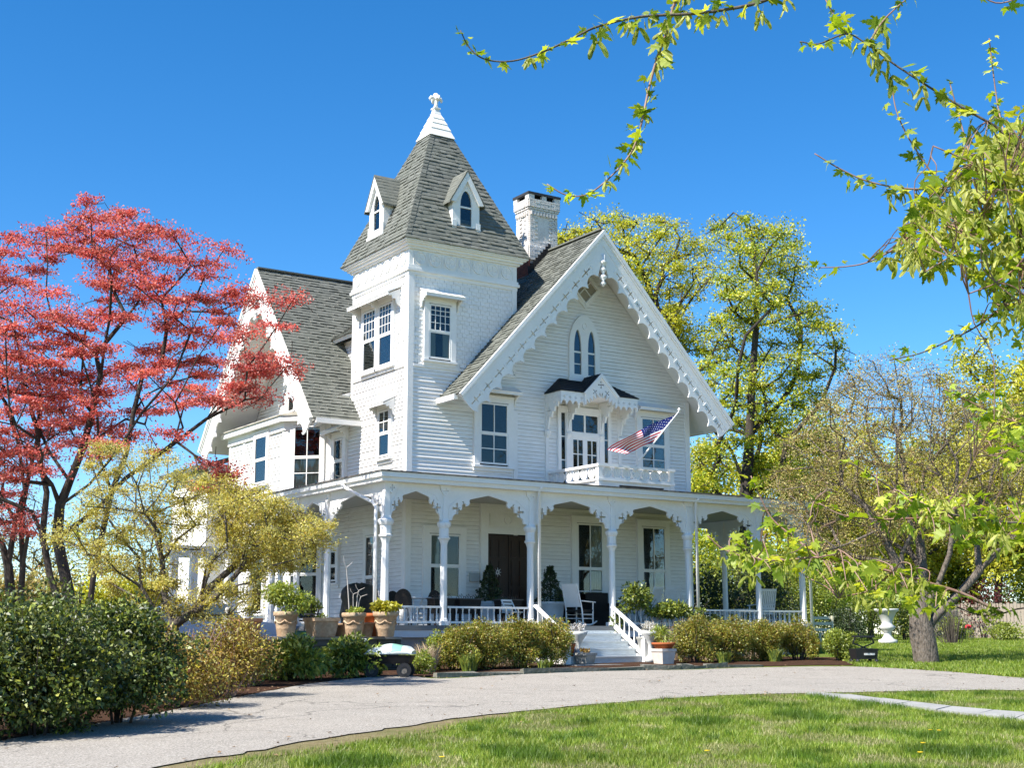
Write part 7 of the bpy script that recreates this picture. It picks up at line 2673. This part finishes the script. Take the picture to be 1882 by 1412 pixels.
# branches: photo pixel, distance, radius at the start
BR = [
    ([(2650, -350, 5.8), (2200, -330, 5.2), (1800, -200, 4.8), (1500, -70, 4.6), (1420, -5, 4.6), (1300, 22, 4.6), (1180, 30, 4.6), (1100, 48, 4.55), (1060, 66, 4.55), (1000, 94, 4.5), (940, 112, 4.5), (890, 108, 4.5), (862, 86, 4.5), (846, 55, 4.5)], .05),
    ([(1500, -70, 4.6), (1330, -50, 4.7), (1250, -10, 4.75), (1228, 50, 4.75), (1208, 105, 4.75), (1192, 165, 4.75), (1178, 230, 4.7), (1160, 280, 4.7), (1125, 322, 4.7), (1080, 357, 4.7), (1040, 358, 4.7), (1005, 338, 4.7)], .012),
    ([(2650, -350, 5.8), (2300, -100, 5.0), (2050, 130, 4.6), (1882, 262, 4.4), (1830, 232, 4.4), (1750, 186, 4.4), (1650, 122, 4.4), (1595, 82, 4.4), (1556, 62, 4.4), (1505, 80, 4.4), (1470, 76, 4.4)], .045),
    ([(1595, 82, 4.4), (1630, 30, 4.5), (1700, -30, 4.6)], .008), ([(1556, 62, 4.4), (1522, 8, 4.45), (1500, -50, 4.5)], .007),
    ([(2050, 130, 4.6), (1900, 225, 4.7), (1850, 262, 4.7), (1790, 315, 4.7), (1735, 348, 4.7), (1705, 385, 4.7), (1660, 445, 4.65), (1600, 480, 4.6), (1555, 490, 4.6), (1505, 492, 4.6)], .022),
    ([(1735, 348, 4.7), (1700, 300, 4.7), (1668, 250, 4.7), (1648, 205, 4.7), (1640, 165, 4.7)], .008),
    ([(1735, 348, 4.7), (1660, 346, 4.7), (1592, 332, 4.7), (1540, 308, 4.7), (1497, 282, 4.7)], .008),
    ([(2850, 500, 5.6), (2200, 330, 4.6), (2000, 340, 4.4), (1890, 400, 4.3), (1860, 500, 4.3), (1842, 560, 4.3), (1795, 600, 4.3), (1740, 628, 4.3), (1690, 650, 4.3), (1635, 662, 4.3)], .04),
    ([(2000, 340, 4.4), (1900, 300, 4.2), (1850, 330, 4.1), (1800, 400, 4.1), (1760, 460, 4.1), (1700, 500, 4.1)], .014),
    ([(2000, 340, 4.4), (1930, 420, 4.0), (1880, 480, 3.9), (1830, 520, 3.9), (1780, 540, 3.9)], .014),
    ([(1850, 262, 4.7), (1835, 200, 4.8), (1825, 130, 4.8), (1818, 70, 4.8)], .008), ([(1790, 315, 4.7), (1770, 240, 4.9), (1745, 150, 4.9)], .008),
    ([(1850, 330, 4.1), (1790, 300, 4.2), (1715, 268, 4.2)], .008),
    ([(2880, 900, 5.6), (2300, 930, 4.8), (2000, 962, 4.4), (1882, 962, 4.3), (1800, 955, 4.3), (1722, 938, 4.3), (1650, 903, 4.3), (1598, 872, 4.3), (1560, 850, 4.3)], .04),
    ([(1800, 955, 4.3), (1722, 952, 4.4), (1610, 955, 4.4), (1545, 946, 4.4), (1505, 925, 4.4)], .009),
    ([(2300, 930, 4.8), (2000, 830, 4.5), (1900, 790, 4.5), (1840, 765, 4.5), (1775, 735, 4.5), (1735, 715, 4.5)], .018),
    ([(1900, 790, 4.5), (1850, 830, 4.4), (1790, 840, 4.4)], .008),
    ([(2880, 1000, 5.6), (2300, 1085, 4.8), (2000, 1108, 4.4), (1882, 1118, 4.3), (1842, 1128, 4.3), (1800, 1131, 4.3), (1750, 1113, 4.3)], .034),
    ([(1842, 1128, 4.3), (1770, 1092, 4.3), (1700, 1070, 4.3), (1640, 1052, 4.3), (1575, 1036, 4.3), (1505, 1025, 4.3), (1440, 1030, 4.35), (1385, 1028, 4.35), (1330, 1010, 4.4), (1300, 985, 4.4)], .016),
    ([(1505, 1025, 4.3), (1462, 990, 4.35), (1420, 955, 4.4), (1398, 915, 4.4), (1380, 875, 4.4)], .008),
    ([(1505, 1025, 4.3), (1490, 970, 4.35), (1495, 925, 4.35), (1520, 900, 4.4)], .006),
    ([(1640, 1052, 4.3), (1600, 1085, 4.35), (1560, 1095, 4.4), (1540, 1100, 4.4)], .006),
    ([(2200, -330, 5.2), (2000, -150, 4.6), (1900, -30, 4.4), (1840, 5, 4.4), (1790, -15, 4.4)], .014),
]
rn = np.random.default_rng(77)
leaf_pts, sam_pts = [], []
for pts, r0 in BR:
    P_ = np.array([at(*p) for p in pts])
    P_ = smooth_curve(P_, 5)
    n = len(P_)
    sl_ = np.linalg.norm(np.diff(P_, axis=0), axis=1)
    rem_ = np.concatenate([np.cumsum(sl_[::-1])[::-1], [0]])
    mb = MB()
    mb.tube([p - OB for p in P_], list(np.minimum(r0, .0022 + .0033 * rem_) + np.where(rem_ > 2.2, (rem_ - 2.2) * .012, 0)), 6)
    mb.build('branch', TWIG if r0 < .03 else BARK, OV, smooth=True)
    seg = resample(P_, .036)
    L = len(seg)
    for i, p in enumerate(seg):
        s = i / L
        q = (p - CAM); dz_ = q @ FW
        sx = 941 + FPX * (q @ RT) / dz_
        if sx > 2080 or (r0 > .02 and s < .25): continue
        rem = (L - i) * .036
        # leaf tufts at every node, keys hanging on the older wood
        if rn.uniform() < .85:
            leaf_pts.append((p, 0.036 + .022 * min(1, rem / .5)))
        if rem > .28 and rn.uniform() < .45:
            sam_pts.append(p)
# the dense mass of leaves close to the right edge
for poly, n_, D_ in (([(1690, 350), (1760, 300), (1830, 230), (1900, 180), (2000, 150), (2000, 620), (1900, 600), (1840, 540), (1760, 480), (1680, 470), (1640, 450)], 210, 4.3), ([(1820, 560), (2000, 560), (2000, 700), (1850, 640)], 24, 4.4),
                     ([(1700, 900), (1882, 920), (1960, 960), (1900, 1010), (1760, 1000), (1650, 960), (1600, 920)], 50, 4.3), ([(1500, 1000), (1640, 1040), (1740, 1080), (1720, 1125), (1620, 1100), (1520, 1060)], 40, 4.3), ([(1330, 985), (1480, 1000), (1500, 1050), (1400, 1050), (1330, 1020)], 22, 4.4), ([(1810, 700), (1960, 760), (1960, 900), (1850, 860), (1780, 800)], 34, 4.4)):
    T = poly_targets(poly, int(n_ * (3.2 if n_ > 100 else 1.9)), D_, .5, int(n_ * 3 + D_ * 10), mind=6)
    for p in T:
        if rn.uniform() < (.5 if n_ > 100 else .75): leaf_pts.append((p, .056 if n_ > 100 else .047))
        else: sam_pts.append(p)
    # fine twigs carrying them, back to the nearest branch
    allb = np.vstack([resample(np.array([at(*p) for p in pts]), .08) for pts, r0 in BR])
    for p in T[::2]:
        d = np.linalg.norm(allb - p, axis=1)
        j = int(np.argmin(d))
        if d[j] > .4: continue
        mb = MB()
        m1 = allb[j] * .65 + p * .35 + rn.normal(0, .05 * d[j], 3) + np.array([0, 0, .10 * d[j]])
        m2_ = allb[j] * .3 + p * .7 + rn.normal(0, .05 * d[j], 3) + np.array([0, 0, .14 * d[j]])
        mb.tube([q - OB for q in smooth_curve([allb[j], m1, m2_, p], 3)], list(np.linspace(.0026, .0014, 10)), 4)
        mb.build('twig', TWIG, OV)


def leaf_mesh(k):
    """deeply cut maple leaf, base at the origin, pointing along +y, drooping a little"""
    r = random.Random(k)
    half = [(0.02, 0.0), (.14, -.03), (.30, -.10), (.24, .05), (.34, .10), (.50, .16), (.42, .24), (.56, .38), (.60, .50), (.44, .46), (.30, .40), (.20, .36), (.24, .52), (.20, .66), (.12, .62), (.13, .80), (.05, .86), (0, 1.0)]
    v = [(x * .74 * r.uniform(.8, 1.15), y * 1.0 + r.uniform(-.02, .02)) for x, y in half]
    L = [(-x * r.uniform(.85, 1.15), y) for x, y in v[:-1]][::-1]
    full = v + L
    tri = tessellate_polygon([[Vector((x, y, 0)) for x, y in full]])
    fo, dr = r.uniform(.1, .35), r.uniform(.1, .4)
    me = bpy.data.meshes.new('leaf')
    me.from_pydata([(x, y, -abs(x) * fo * .6 - dr * y * y * .6) for x, y in full], [], [tuple(t) for t in tri])
    me.materials.append(L_NEAR)
    me.update()
    return me


def samara_mesh(k):
    """pair of winged keys hanging on a stalk"""
    r = random.Random(k + 50)
    mb = MB()
    mb.tube([(0, 0, 0), (.02, 0, -.35)], .012, 4)
    for s in (-1, 1):
        sp = r.uniform(.25, .7)
        pts = [(0, 0), (.10, -.06), (.15, -.2), (.17, -.45), (.15, -.7), (.08, -.84), (-.02, -.86), (-.07, -.7), (-.06, -.4), (-.04, -.15)]
        ca, sa = math.cos(s * sp), math.sin(s * sp)
        P3 = []
        for x, z in pts:
            xx = x * s
            P3.append((xx * ca - z * sa + .02, .10 * math.sin(z * 4) * s + .05 * x, xx * sa + z * ca - .35))
        c = tuple(np.mean(np.array(P3), 0))
        for a in range(len(P3)):
            mb.face([P3[a], P3[(a + 1) % len(P3)], c])
        b = (-.0 * ca - -.08 * sa + .02, 0, -.08 * ca - .35)
        mb.lathe(b, [(.0, -.07), (.05, -.03), (.055, .02), (.0, .07)], 6, cap=False)
    return mb.mesh('samara', L_SAM, True)


LM = [leaf_mesh(k) for k in range(6)]
SM = [samara_mesh(k) for k in range(5)]


def place_all(pts, meshes, name, cap, sizes, hang):
    r = np.random.default_rng(len(pts))
    items = []
    for i, p in enumerate(pts):
        sz = sizes[i] if hasattr(sizes, '__len__') else sizes
        for q in range(2 if not hang else 2):
            rot = (r.normal(0, .22), r.normal(0, .22), r.uniform(0, 6.28)) if hang else (r.uniform(-1.3, .6), r.normal(0, .5), r.uniform(0, 6.28))
            items.append((np.linalg.norm(p - CAM), p + r.normal(0, .012, 3), rot, sz * r.uniform(.5, 1.35)))
    items.sort(key=lambda t: t[0] / t[3])
    for d, p, rot, sz in items[:cap]:
        o = bpy.data.objects.new(name, meshes[int(r.integers(len(meshes)))])
        link(o, OV)
        o.location = p - OB
        o.rotation_euler = rot
        o.scale = (sz,) * 3
    rest = items[cap:]
    if rest:
        V, Fc, off = [], [], 0
        for d, p, rot, sz in rest:
            me = meshes[int(r.integers(len(meshes)))]
            from mathutils import Euler
            M = Matrix.Translation(Vector(p - OB)) @ Euler(rot).to_matrix().to_4x4() @ Matrix.Scale(sz, 4)
            V += [tuple(M @ v.co) for v in me.vertices]
            Fc += [tuple(off + j for j in f.vertices) for f in me.polygons]
            off += len(me.vertices)
        me = bpy.data.meshes.new(name + '_foliage')
        me.from_pydata(V, [], Fc)
        me.materials.append(meshes[0].materials[0])
        me.update()
        o = bpy.data.objects.new(name + '_foliage', me)
        link(o, OV)
        o['kind'] = 'stuff'


place_all([p for p, s in leaf_pts], LM, 'leaf', 300, [s for p, s in leaf_pts], False)
place_all(sam_pts, SM, 'samara', 300, [.068 if (p - CAM) @ UP > -.0 and p[2] > 2.2 else .048 for p in sam_pts], True)
print('leaf points', len(leaf_pts), 'samaras', len(sam_pts))
tris = sum(len(o.data.polygons) for o in S.objects if o.type == 'MESH')
print('polys', tris, 'objects', len(S.objects))
